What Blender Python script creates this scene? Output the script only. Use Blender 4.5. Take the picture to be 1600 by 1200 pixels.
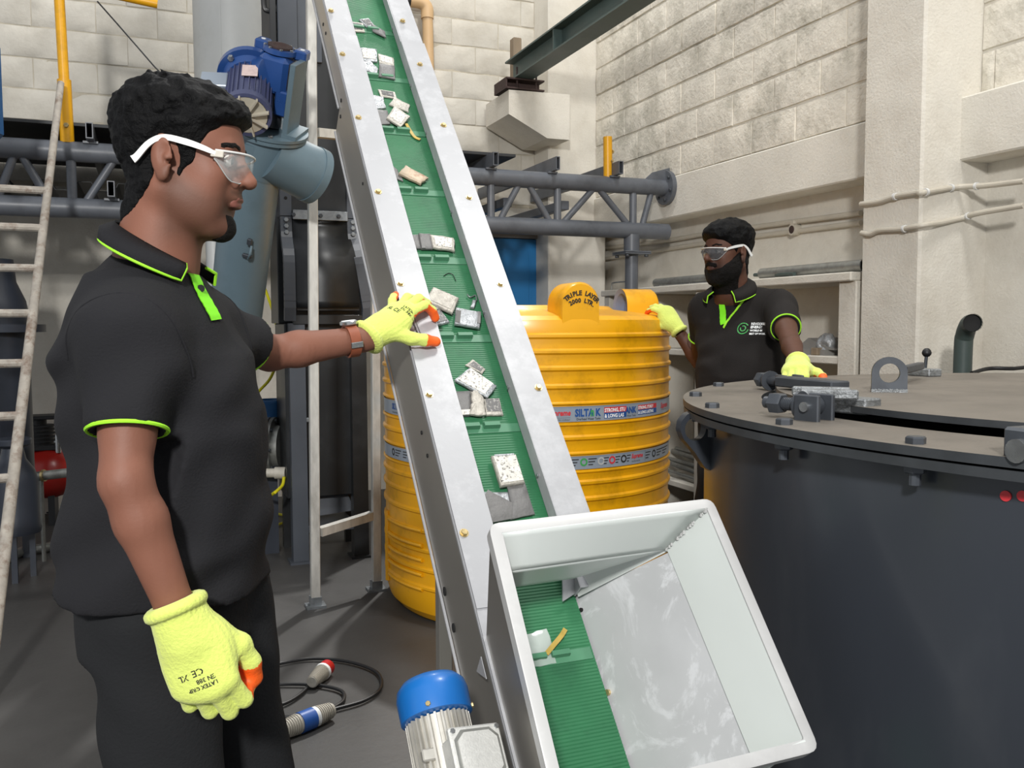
import bpy, math, random
import numpy as np
from mathutils import Vector, Matrix, noise as mnoise

# ------------------------------------------------------------------ scene, camera, light, exposure
for _o in list(bpy.data.objects):
    bpy.data.objects.remove(_o)
SC = bpy.context.scene
COL = SC.collection
random.seed(7)
RNG = np.random.RandomState(11)

YAW, PITCH, ROLL = math.radians(21.86), math.radians(3.85), math.radians(0.21)
EYE = np.array([0.0, 0.0, 1.32])
FPX = 1400.0                                  # focal length for a 1600 px wide frame
_F = np.array([math.sin(YAW)*math.cos(PITCH), math.cos(YAW)*math.cos(PITCH), -math.sin(PITCH)])
_R = np.array([math.cos(YAW), -math.sin(YAW), 0.0])
_D = np.cross(_F, _R)
CR = _R*math.cos(ROLL) + _D*math.sin(ROLL)
CD = -_R*math.sin(ROLL) + _D*math.cos(ROLL)
cam = bpy.data.cameras.new('camera'); cam_o = bpy.data.objects.new('camera', cam); COL.objects.link(cam_o)
cam.sensor_fit = 'HORIZONTAL'; cam.sensor_width = 36.0; cam.lens = 36.0*FPX/1600.0
cam.clip_start = 0.05; cam.clip_end = 100
_m = Matrix(((CR[0], -CD[0], -_F[0], EYE[0]), (CR[1], -CD[1], -_F[1], EYE[1]), (CR[2], -CD[2], -_F[2], EYE[2]), (0, 0, 0, 1)))
cam_o.matrix_world = _m
SC.camera = cam_o

SC.view_settings.view_transform = 'Standard'
SC.view_settings.look = 'None'
SC.view_settings.gamma = 1.0
SC.view_settings.use_curve_mapping = False
SC.view_settings.exposure = 0.10

world = bpy.data.worlds.new('hall_light'); SC.world = world; world.use_nodes = True
bg = world.node_tree.nodes['Background']
bg.inputs['Color'].default_value = (0.93, 0.96, 1.0, 1); bg.inputs['Strength'].default_value = 0.50

def area_lamp(name, loc, target, size, size_y, power, color=(1, 0.985, 0.955)):
    l = bpy.data.lights.new(name, 'AREA'); l.shape = 'RECTANGLE'; l.size = size; l.size_y = size_y
    l.energy = power; l.color = color
    o = bpy.data.objects.new(name, l); COL.objects.link(o); o.location = loc
    o.rotation_euler = (Vector(target) - Vector(loc)).to_track_quat('-Z', 'Y').to_euler()
    return o
area_lamp('high_bay_lamp', (2.3, 1.5, 6.3), (1.6, 4.2, 0.5), 0.9, 0.9, 140)
area_lamp('wall_lamp', (-1.5, -2.8, 3.5), (0.3, 5.5, 1.2), 0.45, 0.45, 330)
area_lamp('high_bay_lamp', (1.6, 5.4, 6.5), (1.6, 5.4, 0.0), 0.6, 0.6, 75)

_s = bpy.data.lights.new('aisle_spot', 'SPOT'); _s.energy = 1100; _s.spot_size = math.radians(24); _s.spot_blend = 0.35; _s.shadow_soft_size = 0.08; _s.color = (1, 0.98, 0.94)
_so = bpy.data.objects.new('aisle_spot', _s); COL.objects.link(_so); _so.location = (2.3, 6.3, 5.9); _so.rotation_euler = (Vector((0.62, 3.75, 0)) - Vector((2.3, 6.3, 5.9))).to_track_quat('-Z', 'Y').to_euler()

# ------------------------------------------------------------------ survey helpers: a sighted pixel and one known coordinate give a point
def sight(x, y):
    return CR*((x-800)/FPX) + CD*((y-600)/FPX) + _F
def atx(x, y, X): r = sight(x, y); return EYE + r*((X-EYE[0])/r[0])
def aty(x, y, Y): r = sight(x, y); return EYE + r*((Y-EYE[1])/r[1])
def atz(x, y, Z): r = sight(x, y); return EYE + r*((Z-EYE[2])/r[2])
AX = np.array([math.cos(YAW), -math.sin(YAW), 0.0])      # to the viewer's right
AY = np.array([math.sin(YAW), math.cos(YAW), 0.0])       # away from the viewer
AZ = np.array([0, 0, 1.0])
def atd(x, y, d):                                        # at horizontal distance d
    r = sight(x, y); return EYE + r*(d/(r@AY))
def V3(*a): return np.array(a, float)
def nrm(v): v = np.asarray(v, float); return v/(np.linalg.norm(v)+1e-12)

# ------------------------------------------------------------------ materials
def lin(h):
    h = h.lstrip('#'); c = [int(h[i:i+2], 16)/255 for i in (0, 2, 4)]
    return tuple((x/12.92 if x <= 0.04045 else ((x+0.055)/1.055)**2.4) for x in c) + (1,)
def pmat(name, color, rough=0.5, metal=0.0, var=0.12, scale=6.0, bump=0.0, bscale=60.0, dirt=None, dirt_amt=0.5, dscale=3.0,
         dsharp=0.12, rvar=0.1, coat=0.0, stretch=None, spec=0.5, sheen=0.0, world=False, ddist=0.0):
    m = bpy.data.materials.new(name); m.use_nodes = True
    nt = m.node_tree; N = nt.nodes; L = nt.links; b = N['Principled BSDF']
    tc = N.new('ShaderNodeTexCoord'); src = tc.outputs['Object']
    if world: src = N.new('ShaderNodeNewGeometry').outputs['Position']
    if stretch:
        mp = N.new('ShaderNodeMapping'); mp.inputs['Scale'].default_value = stretch; L.new(src, mp.inputs['Vector']); src = mp.outputs['Vector']
    n1 = N.new('ShaderNodeTexNoise'); n1.inputs['Scale'].default_value = scale; n1.inputs['Detail'].default_value = 6; L.new(src, n1.inputs['Vector'])
    c = lin(color) if isinstance(color, str) else color
    ramp = N.new('ShaderNodeValToRGB')
    ramp.color_ramp.elements[0].position = 0.3; ramp.color_ramp.elements[1].position = 0.7
    ramp.color_ramp.elements[0].color = tuple(x*(1-var) for x in c[:3]) + (1,)
    ramp.color_ramp.elements[1].color = tuple(min(1, x*(1+var)) for x in c[:3]) + (1,)
    L.new(n1.outputs['Fac'], ramp.inputs['Fac']); out = ramp.outputs['Color']
    if dirt:
        n2 = N.new('ShaderNodeTexNoise'); n2.inputs['Scale'].default_value = dscale; n2.inputs['Detail'].default_value = 9; n2.inputs['Roughness'].default_value = 0.68; n2.inputs['Distortion'].default_value = ddist
        L.new(src, n2.inputs['Vector'])
        r2 = N.new('ShaderNodeValToRGB'); r2.color_ramp.elements[0].position = 0.56-dsharp/2; r2.color_ramp.elements[1].position = 0.56+dsharp
        r2.color_ramp.elements[0].color = (0, 0, 0, 1); r2.color_ramp.elements[1].color = (dirt_amt,)*3 + (1,)
        L.new(n2.outputs['Fac'], r2.inputs['Fac'])
        mx = N.new('ShaderNodeMix'); mx.data_type = 'RGBA'; L.new(r2.outputs['Color'], mx.inputs['Factor']); L.new(out, mx.inputs['A'])
        mx.inputs['B'].default_value = lin(dirt); out = mx.outputs['Result']
    L.new(out, b.inputs['Base Color'])
    mr = N.new('ShaderNodeMapRange'); mr.inputs['To Min'].default_value = max(0.02, rough-rvar); mr.inputs['To Max'].default_value = min(1, rough+rvar)
    L.new(n1.outputs['Fac'], mr.inputs['Value']); L.new(mr.outputs['Result'], b.inputs['Roughness'])
    b.inputs['Metallic'].default_value = metal; b.inputs['Specular IOR Level'].default_value = spec
    if coat: b.inputs['Coat Weight'].default_value = coat; b.inputs['Coat Roughness'].default_value = 0.15
    if sheen: b.inputs['Sheen Weight'].default_value = sheen
    if bump:
        n3 = N.new('ShaderNodeTexNoise'); n3.inputs['Scale'].default_value = bscale; n3.inputs['Detail'].default_value = 7; n3.inputs['Roughness'].default_value = 0.6
        L.new(src, n3.inputs['Vector'])
        bp = N.new('ShaderNodeBump'); bp.inputs['Strength'].default_value = min(1, bump); bp.inputs['Distance'].default_value = 0.01*max(1, bump)
        L.new(n3.outputs['Fac'], bp.inputs['Height']); L.new(bp.outputs['Normal'], b.inputs['Normal'])
    return m
def clear_mat(name, color='#f4f8f8', alpha=0.25, rough=0.05):
    m = bpy.data.materials.new(name); m.use_nodes = True
    b = m.node_tree.nodes['Principled BSDF']; b.inputs['Base Color'].default_value = lin(color); b.inputs['Roughness'].default_value = rough
    b.inputs['Alpha'].default_value = alpha; b.inputs['Specular IOR Level'].default_value = 0.9
    return m

M = {}
def defmat(key, *a, **k): M[key] = pmat(key, *a, **k)
defmat('block_paint', '#dcd6c9', 0.85, world=True, var=0.14, scale=3.5, bump=0.9, bscale=26, dirt='#858272', dirt_amt=0.62, dscale=3.6, dsharp=0.13)
defmat('block_paint_smooth', '#cac5ba', 0.8, world=True, var=0.10, scale=4, bump=0.35, bscale=40, dirt='#a79f90', dirt_amt=0.55, dscale=3.2, dsharp=0.2)
defmat('plaster', '#d8d3c8', 0.85, world=True, var=0.07, scale=3, bump=0.34, bscale=75, dirt='#a89d8c', dirt_amt=0.45, dscale=2.5, dsharp=0.2)
defmat('mortar', '#b9b1a0', 0.95, var=0.15, scale=10, bump=0.4, bscale=60)
defmat('floor_paint', '#464544', 0.5, var=0.16, scale=2.2, bump=0.12, bscale=30, dirt='#363534', dirt_amt=0.7, dscale=1.3, dsharp=0.3, rvar=0.18)
defmat('girder_grey', '#5d6168', 0.42, var=0.1, scale=7, dirt='#3c3f44', dirt_amt=0.5, dscale=6)
defmat('deck_dark', '#27292c', 0.6, var=0.15)
defmat('ibeam_green', '#4a5a57', 0.5, var=0.12, scale=5, dirt='#33403e', dirt_amt=0.5)
defmat('rust_brown', '#40302d', 0.8, var=0.25, scale=14, bump=0.4)
defmat('timber', '#8a7a66', 0.85, var=0.25, scale=9, stretch=(1, 1, 0.2), bump=0.3)
defmat('yellow_paint', '#e0a312', 0.38, var=0.07, dirt='#8a6a1c', dirt_amt=0.4, dscale=7)
defmat('pvc_beige', '#cdab80', 0.5, var=0.06)
defmat('duct_grey', '#b3b5b4', 0.45, var=0.05, dirt='#93958f', dirt_amt=0.4)
defmat('auger_blue', '#5f727c', 0.36, var=0.07, scale=4, dirt='#46535a', dirt_amt=0.35, dscale=4)
defmat('gear_blue', '#274a86', 0.3, var=0.1, coat=0.3)
defmat('motor_navy', '#4b5070', 0.4, var=0.1)
defmat('fan_plastic', '#b9b2a2', 0.5, var=0.08)
defmat('plate_tag', '#d9c2bd', 0.4, var=0.12, scale=60)
defmat('elevator_dark', '#1c1e20', 0.38, var=0.15, scale=3, dirt='#3b3d40', dirt_amt=0.4)
defmat('elevator_grey', '#454a52', 0.42, var=0.12, scale=4)
defmat('scratched_steel', '#8d9296', 0.35, 0.6, var=0.25, scale=30)
defmat('post_white', '#c6c4be', 0.4, 0.25, var=0.12, scale=40, stretch=(1, 1, 0.3), dirt='#938f88', dirt_amt=0.7, dscale=9)
defmat('conveyor_white', '#9fa0a3', 0.42, 0.1, var=0.03, scale=8, dirt='#b9babd', dirt_amt=0.5, dscale=14, bump=0.03)
defmat('conveyor_steel', '#a7a39c', 0.33, 0.75, var=0.06, scale=5, stretch=(1, 0.4, 0.4))
defmat('hopper_rim', '#b4b4b3', 0.45, 0.1, var=0.04, dirt='#c3c3c2', dirt_amt=0.5, dscale=12)
defmat('hopper_wall', '#cbd0cd', 0.4, 0.1, var=0.04, scale=3)
defmat('chute_plate', '#c0c1c3', 0.4, 0.12, var=0.06, scale=9, dirt='#dcdde0', dirt_amt=0.7, dscale=7, dsharp=0.07, ddist=3.2, bump=0.02)
defmat('belt_green', '#2a6a45', 0.5, var=0.12, scale=9, dirt='#1f5438', dirt_amt=0.5, dscale=12)
defmat('cleat_green', '#467a5c', 0.5, var=0.12, scale=12)
defmat('brass_bolt', '#c9b483', 0.3, 0.8, var=0.1, scale=90)
defmat('black_rubber', '#19191b', 0.5, var=0.15)
defmat('dark_hole', '#121212', 0.8, var=0.1)
defmat('tank_yellow', '#e6a50b', 0.34, var=0.05, scale=5, dirt='#a8780e', dirt_amt=0.55, dscale=4.5, dsharp=0.1, coat=0.15)
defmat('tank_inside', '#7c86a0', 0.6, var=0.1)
defmat('sticker_silver', '#9aa4b0', 0.35, 0.2, var=0.06)
defmat('print_black', '#22201c', 0.7, var=0.1)
defmat('print_red', '#c8323a', 0.5, var=0.05)
defmat('print_blue', '#1f4d8f', 0.5, var=0.05)
defmat('print_green', '#3f9a4e', 0.5, var=0.05)
defmat('print_white', '#eef0f0', 0.5, var=0.03)
defmat('drum_shell', '#34383f', 0.3, 0.15, var=0.10, scale=2.5, dirt='#4a4d52', dirt_amt=0.4, dscale=3, stretch=(1, 1, 0.35), coat=0.15)
defmat('drum_plate', '#6f685f', 0.55, 0.1, var=0.14, scale=7, dirt='#57514a', dirt_amt=0.6, dscale=5, bump=0.08, bscale=90)
defmat('drum_edge', '#3d4043', 0.45, 0.3, var=0.2, scale=20)
defmat('dark_steel', '#44484e', 0.42, 0.35, var=0.18, scale=14, dirt='#3a3d42', dirt_amt=0.6, dscale=18)
defmat('weld_silver', '#86898b', 0.38, 0.6, var=0.3, scale=60, bump=0.5, bscale=120)
defmat('door_blue', '#2273ae', 0.45, var=0.08, scale=4)
defmat('door_frame_grey', '#8c8a86', 0.6, var=0.1)
defmat('conduit', '#bdb6a8', 0.55, var=0.08)
defmat('galvanised', '#9b9c98', 0.38, 0.6, var=0.2, scale=16, dirt='#6b675f', dirt_amt=0.6, dscale=12)
defmat('pipe_green_grey', '#44504d', 0.5, var=0.12)
defmat('ladder_paint', '#a39c92', 0.75, var=0.2, scale=22, dirt='#6d5646', dirt_amt=0.85, dscale=16, bump=0.3, bscale=60)
defmat('vessel_navy', '#30353f', 0.4, var=0.12)
defmat('compressor_red', '#a5231c', 0.32, var=0.1)
defmat('compressor_black', '#26272a', 0.5, var=0.2)
defmat('bucket_blue', '#1a4f80', 0.45, var=0.08)
defmat('hose_yellow', '#d8cf1f', 0.5, var=0.06)
defmat('plug_white', '#bdb7ab', 0.55, var=0.12, dirt='#807a6e', dirt_amt=0.5, dscale=20)
defmat('plug_red', '#c01a24', 0.4, var=0.06)
defmat('plug_blue', '#2a5aa8', 0.4, var=0.06)
defmat('motor_alu', '#c3c0b8', 0.42, 0.55, var=0.1, scale=30)
defmat('fan_blue', '#1765b0', 0.35, var=0.06, coat=0.2)
defmat('box_alu', '#cfcfcb', 0.5, 0.3, var=0.05, scale=160, bump=0.2, bscale=300)
defmat('skin_one', '#7a5040', 0.6, spec=0.35, var=0.07, scale=14, bump=0.06, bscale=220)
defmat('skin_two', '#553629', 0.6, spec=0.35, var=0.07, scale=14, bump=0.06, bscale=220)
defmat('polo_charcoal', '#1d1d20', 0.9, var=0.10, scale=5, bump=0.25, bscale=260, spec=0.25)
defmat('polo_brown_black', '#211e1d', 0.9, var=0.10, scale=5, bump=0.25, bscale=260, spec=0.25)
defmat('trouser_black', '#1d1e20', 0.9, var=0.12, scale=4, bump=0.25, bscale=200, spec=0.25)
defmat('lime', '#9be32a', 0.7, var=0.05, bump=0.1, bscale=200)
defmat('lime_bright', '#7fe51c', 0.7, var=0.06, bump=0.1, bscale=200)
defmat('glove_knit', '#cfdc6c', 0.85, var=0.05, scale=20, bump=0.35, bscale=180, sheen=0.2)
defmat('glove_rubber', '#f0621a', 0.55, var=0.08, scale=20, bump=0.2, bscale=120)
defmat('hair_black', '#070708', 0.6, spec=0.14, var=0.5, scale=60, bump=0.6, bscale=110)
defmat('beard_black', '#0f0c0a', 0.75, spec=0.2, var=0.4, scale=80, bump=0.8, bscale=200)
defmat('white_plastic', '#d2d2d0', 0.35, var=0.03)
defmat('watch_leather', '#8a4a30', 0.55, var=0.15, scale=30)
defmat('steel', '#b5b7b8', 0.25, 0.9, var=0.1, scale=30)
defmat('eye_white', '#dcd6ce', 0.3, var=0.03)
defmat('lip', '#7a4a40', 0.5, var=0.08)
defmat('lip_dark', '#4a2f2a', 0.5, var=0.08)
defmat('shoe_black', '#1b1b1c', 0.4, var=0.1)
defmat('bat_light', '#bdb8ae', 0.4, 0.25, var=0.2, scale=60, bump=0.5, bscale=90, dirt='#8a857c', dirt_amt=0.7, dscale=40)
defmat('bat_silver', '#b4b7ba', 0.3, 0.5, var=0.2, scale=50, bump=0.6, bscale=80)
defmat('bat_dark', '#6b6a69', 0.5, 0.2, var=0.15, scale=50, bump=0.2, bscale=120)
defmat('bat_rusty', '#b3a28c', 0.5, 0.2, var=0.15, scale=50, dirt='#8a5a40', dirt_amt=0.8, dscale=50)
defmat('bat_edge', '#4a4845', 0.5, 0.2, var=0.2, scale=60)
defmat('bat_print_white', '#c9c6be', 0.5, 0.1, var=0.15, scale=80, dirt='#4a4744', dirt_amt=0.9, dscale=150, dsharp=0.05)
defmat('bat_print_dark', '#4d4c4b', 0.45, 0.1, var=0.2, scale=80, dirt='#a5a29c', dirt_amt=0.8, dscale=150, dsharp=0.05)
defmat('strip_yellow', '#b59a4a', 0.5, var=0.2, scale=40)
for _k, _c in (('skin_one', '#4a3226'), ('skin_two', '#2c1d17')):        # stubble pigment on jaw and lip
    _nt = M[_k].node_tree; _b = _nt.nodes['Principled BSDF']; _at = _nt.nodes.new('ShaderNodeAttribute'); _at.attribute_name = 'stubble'
    _mx = _nt.nodes.new('ShaderNodeMix'); _mx.data_type = 'RGBA'; _nt.links.new(_at.outputs['Fac'], _mx.inputs['Factor'])
    _nt.links.new(_b.inputs['Base Color'].links[0].from_socket, _mx.inputs['A']); _mx.inputs['B'].default_value = lin(_c); _nt.links.new(_mx.outputs['Result'], _b.inputs['Base Color'])
M['lens_clear'] = clear_mat('lens_clear', '#e9eeee', 0.16, 0.03)
M['lens_smoke'] = clear_mat('lens_smoke', '#5b5d60', 0.45, 0.05)
M['plastic_bag'] = clear_mat('plastic_bag', '#dfe6e2', 0.38, 0.12)
# ------------------------------------------------------------------ mesh building
def empty(name, loc, label=None, category=None, group=None, rz=0.0, parent=None):
    o = bpy.data.objects.new(name, None); COL.objects.link(o); o.location = Vector(loc); o.rotation_euler = (0, 0, rz)
    o.empty_display_size = 0.1
    if parent: o.parent = parent
    return tag(o, label, category, group)
def tag(o, label=None, category=None, group=None, kind=None):
    if label: o['label'] = label
    if category: o['category'] = category
    if group: o['group'] = group
    if kind: o['kind'] = kind
    return o
def frame(axis, up=(0, 0, 1)):
    z = nrm(axis); u = np.asarray(up, float)
    if abs(z @ nrm(u)) > 0.98: u = np.array([1.0, 0, 0])
    x = nrm(np.cross(u, z)); y = np.cross(z, x)
    return x, y, z
def make(name, v, f, mats, parent=None, smooth=True, fm=None, origin=None, local=False, sharp=35):
    """v in world coordinates (or in the parent's own when local); links one mesh object."""
    v = np.asarray(v, float)
    if parent is not None and not local:
        base = np.array(root_loc(parent)); off = base
    else: off = np.zeros(3)
    if parent is None and not local:
        off = np.asarray(origin, float) if origin is not None else np.array([*(v.min(0)+v.max(0))[:2]/2, v[:, 2].min()])
    me = bpy.data.meshes.new(name); me.from_pydata((v-off).tolist(), [], [list(map(int, q)) for q in f]); 
    for m in (mats if isinstance(mats, (list, tuple)) else [mats]): me.materials.append(M[m] if isinstance(m, str) else m)
    if fm is not None: me.polygons.foreach_set('material_index', np.asarray(fm, np.int32))
    if smooth:
        me.polygons.foreach_set('use_smooth', [True]*len(me.polygons))
        if sharp: me.set_sharp_from_angle(angle=math.radians(sharp))
    me.update(); me.validate()
    o = bpy.data.objects.new(name, me); COL.objects.link(o)
    if parent is not None: o.parent = parent
    elif not local: o.location = Vector(off)
    return o
def root_loc(o):
    p = Vector((0, 0, 0))
    while o is not None: p = p + o.location; o = o.parent
    return tuple(p)
class MB:
    def __init__(s): s.v = []; s.f = []; s.m = []; s.n = 0
    def add(s, v, f, m=0):
        v = np.asarray(v, float).reshape(-1, 3); s.v.append(v)
        s.f += [[i+s.n for i in q] for q in f]; s.m += [m]*len(f); s.n += len(v); return s
    def hexa(s, p, m=0):                      # 8 corners: bottom 4 (ccw from above), top 4
        return s.add(p, [(3, 2, 1, 0), (4, 5, 6, 7), (0, 1, 5, 4), (1, 2, 6, 5), (2, 3, 7, 6), (3, 0, 4, 7)], m)
    def obox(s, c, ex, ey, ez, m=0, ch=0.0):  # centre and half-extent vectors, chamfer ch
        c, ex, ey, ez = (np.asarray(q, float) for q in (c, ex, ey, ez))
        if ch <= 0:
            return s.hexa([c-ex-ey-ez, c+ex-ey-ez, c+ex+ey-ez, c-ex+ey-ez, c-ex-ey+ez, c+ex-ey+ez, c+ex+ey+ez, c-ex+ey+ez], m)
        lx, ly, lz = (np.linalg.norm(q) for q in (ex, ey, ez)); ch = min(ch, lx*.45, ly*.45, lz*.45)
        ux, uy, uz = ex/lx, ey/ly, ez/lz
        vs = []; idx = {}
        for sx in (-1, 1):
            for sy in (-1, 1):
                for sz in (-1, 1):
                    for k in range(3):
                        a = [lx, ly, lz]; 
                        for j in range(3):
                            if j != k: a[j] -= ch
                        idx[(sx, sy, sz, k)] = len(vs); vs.append(c+ux*sx*a[0]+uy*sy*a[1]+uz*sz*a[2])
        fs = []
        for k in range(3):
            i, j = [(1, 2), (2, 0), (0, 1)][k]
            for sg in (-1, 1):
                q = []
                for (a, b) in ((-1, -1), (1, -1), (1, 1), (-1, 1)):
                    t = [0, 0, 0]; t[k] = sg; t[i] = a; t[j] = b; q.append(idx[(*t, k)])
                fs.append(q if sg > 0 else q[::-1])
        for k in range(3):
            i, j = [(1, 2), (2, 0), (0, 1)][k]
            for a in (-1, 1):
                for b in (-1, 1):
                    t0 = [0, 0, 0]; t1 = [0, 0, 0]; t0[k] = -1; t1[k] = 1; t0[i] = t1[i] = a; t0[j] = t1[j] = b
                    q = [idx[(*t0, i)], idx[(*t1, i)], idx[(*t1, j)], idx[(*t0, j)]]
                    fs.append(q if a*b < 0 else q[::-1])
        for sx in (-1, 1):
            for sy in (-1, 1):
                for sz in (-1, 1):
                    q = [idx[(sx, sy, sz, k)] for k in range(3)]; fs.append(q if sx*sy*sz > 0 else q[::-1])
        return s.add(vs, fs, m)
    def box(s, lo, hi, m=0, ch=0.0):
        lo, hi = np.asarray(lo, float), np.asarray(hi, float); c = (lo+hi)/2; h = (hi-lo)/2
        return s.obox(c, (h[0], 0, 0), (0, h[1], 0), (0, 0, h[2]), m, ch)
    def bar(s, a, b, w, h, up=(0, 0, 1), m=0, ch=0.0):   # rectangular bar a->b
        a, b = np.asarray(a, float), np.asarray(b, float); x, y, z = frame(b-a, up)
        return s.obox((a+b)/2, x*w/2, y*h/2, (b-a)/2, m, ch)
    def rings(s, R, m=0, cap=(True, True), closed=True):  # list of equal-length rings
        n = len(R[0]); base = []
        for r in R: base += list(r)
        f = []
        for i in range(len(R)-1):
            for j in range(n if closed else n-1):
                k = (j+1) % n; f.append((i*n+j, i*n+k, (i+1)*n+k, (i+1)*n+j))
        if closed and cap[0]: f.append(tuple(range(n))[::-1])
        if closed and cap[1]: f.append(tuple((len(R)-1)*n+j for j in range(n)))
        return s.add(base, f, m)
    def cyl(s, a, b, r, r2=None, seg=20, m=0, cap=True, ch=0.0):
        a, b = np.asarray(a, float), np.asarray(b, float); x, y, z = frame(b-a); r2 = r if r2 is None else r2
        t = np.linspace(0, 2*np.pi, seg, endpoint=False); C = np.outer(np.cos(t), x)+np.outer(np.sin(t), y)
        R = [a+C*r, b+C*r2]
        if ch: R = [a+C*(r-ch), a+z*ch+C*r, b-z*ch+C*r2, b+C*(r2-ch)]
        return s.rings(R, m, (cap, cap))
    def tube(s, pts, r, seg=10, m=0, cap=True):
        P = np.asarray(pts, float); T = np.gradient(P, axis=0); R = []
        x, y, z = frame(T[0])
        t = np.linspace(0, 2*np.pi, seg, endpoint=False)
        rr = np.full(len(P), r) if np.isscalar(r) else np.asarray(r)
        for i, p in enumerate(P):
            z = nrm(T[i]); x = nrm(x - z*(x@z)); y = np.cross(z, x)
            R.append(p + (np.outer(np.cos(t), x)+np.outer(np.sin(t), y))*rr[i])
        return s.rings(R, m, (cap, cap))
    def lathe(s, prof, c, axis=(0, 0, 1), seg=48, m=0, cap=(True, True), up=(0, 0, 1)):   # prof: (r, h)
        x, y, z = frame(axis, up); c = np.asarray(c, float)
        t = np.linspace(0, 2*np.pi, seg, endpoint=False); C = np.outer(np.cos(t), x)+np.outer(np.sin(t), y)
        return s.rings([c+z*h+C*max(r, 1e-4) for r, h in prof], m, cap)
    def prism(s, poly, o, ex, ey, d, m=0):    # 2-D polygon in the plane (ex, ey) at o, extruded by vector d
        P = np.asarray(poly, float); o, ex, ey, d = (np.asarray(q, float) for q in (o, ex, ey, d))
        A = o+np.outer(P[:, 0], ex)+np.outer(P[:, 1], ey); n = len(P)
        f = [tuple(range(n))[::-1], tuple(range(n, 2*n))]+[(i, (i+1) % n, n+(i+1) % n, n+i) for i in range(n)]
        area = sum(P[i][0]*P[(i+1) % n][1]-P[(i+1) % n][0]*P[i][1] for i in range(n))
        if (np.cross(ex, ey)@d)*area < 0: f = [q[::-1] for q in f]
        return s.add(np.vstack([A, A+d]), f, m)
    def hexhead(s, c, axis, r, h, m=0, dome=False):
        x, y, z = frame(axis); t = np.linspace(0, 2*np.pi, 6, endpoint=False); C = np.outer(np.cos(t), x)+np.outer(np.sin(t), y); c = np.asarray(c, float)
        R = [c+C*r, c+z*h*.8+C*r, c+z*h+C*r*.85]
        return s.rings(R, m)
    def build(s, name, mats, parent=None, smooth=True, **k):
        return make(name, np.vstack(s.v), s.f, mats, parent, smooth, fm=s.m, **k)
def spline(pts, n=40):                        # Catmull-Rom through points
    P = np.asarray(pts, float); P = np.vstack([2*P[0]-P[1], P, 2*P[-1]-P[-2]]); out = []; m = len(P)-3
    for u in np.linspace(0, m-1e-6, n):
        i = int(u); t = u-i; a, b, c, d = P[i:i+4]
        out.append(.5*((2*b)+(c-a)*t+(2*a-5*b+4*c-d)*t*t+(3*b-a-3*c+d)*t**3))
    return np.array(out)
_fonts = {}
def text_mesh(txt, size, bold=0.0, align='LEFT', shear=0.0):     # flat lettering as (verts xy, faces)
    cu = bpy.data.curves.new('t', 'FONT'); cu.body = txt; cu.size = size; cu.align_x = align; cu.resolution_u = 2; cu.offset = bold; cu.shear = shear
    ob = bpy.data.objects.new('t', cu); COL.objects.link(ob)
    dg = bpy.context.evaluated_depsgraph_get(); me = ob.evaluated_get(dg).to_mesh()
    v = np.array([p.co[:2] for p in me.vertices]).reshape(-1, 2); f = [tuple(p.vertices) for p in me.polygons]
    ob.evaluated_get(dg).to_mesh_clear(); bpy.data.objects.remove(ob); bpy.data.curves.remove(cu)
    return v, f
def text_on(mb, txt, size, o, ex, ey, m=0, bold=0.0, align='LEFT', shear=0.0, fn=None):
    v, f = text_mesh(txt, size, bold, align, shear)
    if len(v) == 0: return
    W = fn(v) if fn else np.asarray(o, float)+np.outer(v[:, 0], ex)+np.outer(v[:, 1], ey)
    mb.add(W, f, m)

# ------------------------------------------------------------------ signed-distance modelling for organic shapes
def axis_pts(lo, hi, h, fine=None, hf=None):
    if fine is None: return np.arange(lo, hi+h, h)
    a = np.arange(lo, fine[0], h); b = np.arange(fine[0], fine[1], hf); c = np.arange(fine[1], hi+h, h)
    return np.concatenate([a, b, c])
def vnoise(X, Y, Z, sc, seed=0):
    X, Y, Z = np.broadcast_arrays(X*sc, Y*sc, Z*sc); T = np.random.RandomState(seed).rand(32, 32, 32).astype(np.float32)
    i, j, k = (np.floor(q).astype(int) for q in (X, Y, Z)); fx, fy, fz = X-i, Y-j, Z-k
    fx, fy, fz = (q*q*(3-2*q) for q in (fx, fy, fz)); r = 0
    for a in (0, 1):
        for b in (0, 1):
            for c in (0, 1):
                r = r + T[(i+a) % 32, (j+b) % 32, (k+c) % 32]*(fx if a else 1-fx)*(fy if b else 1-fy)*(fz if c else 1-fz)
    return r*2-1
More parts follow.
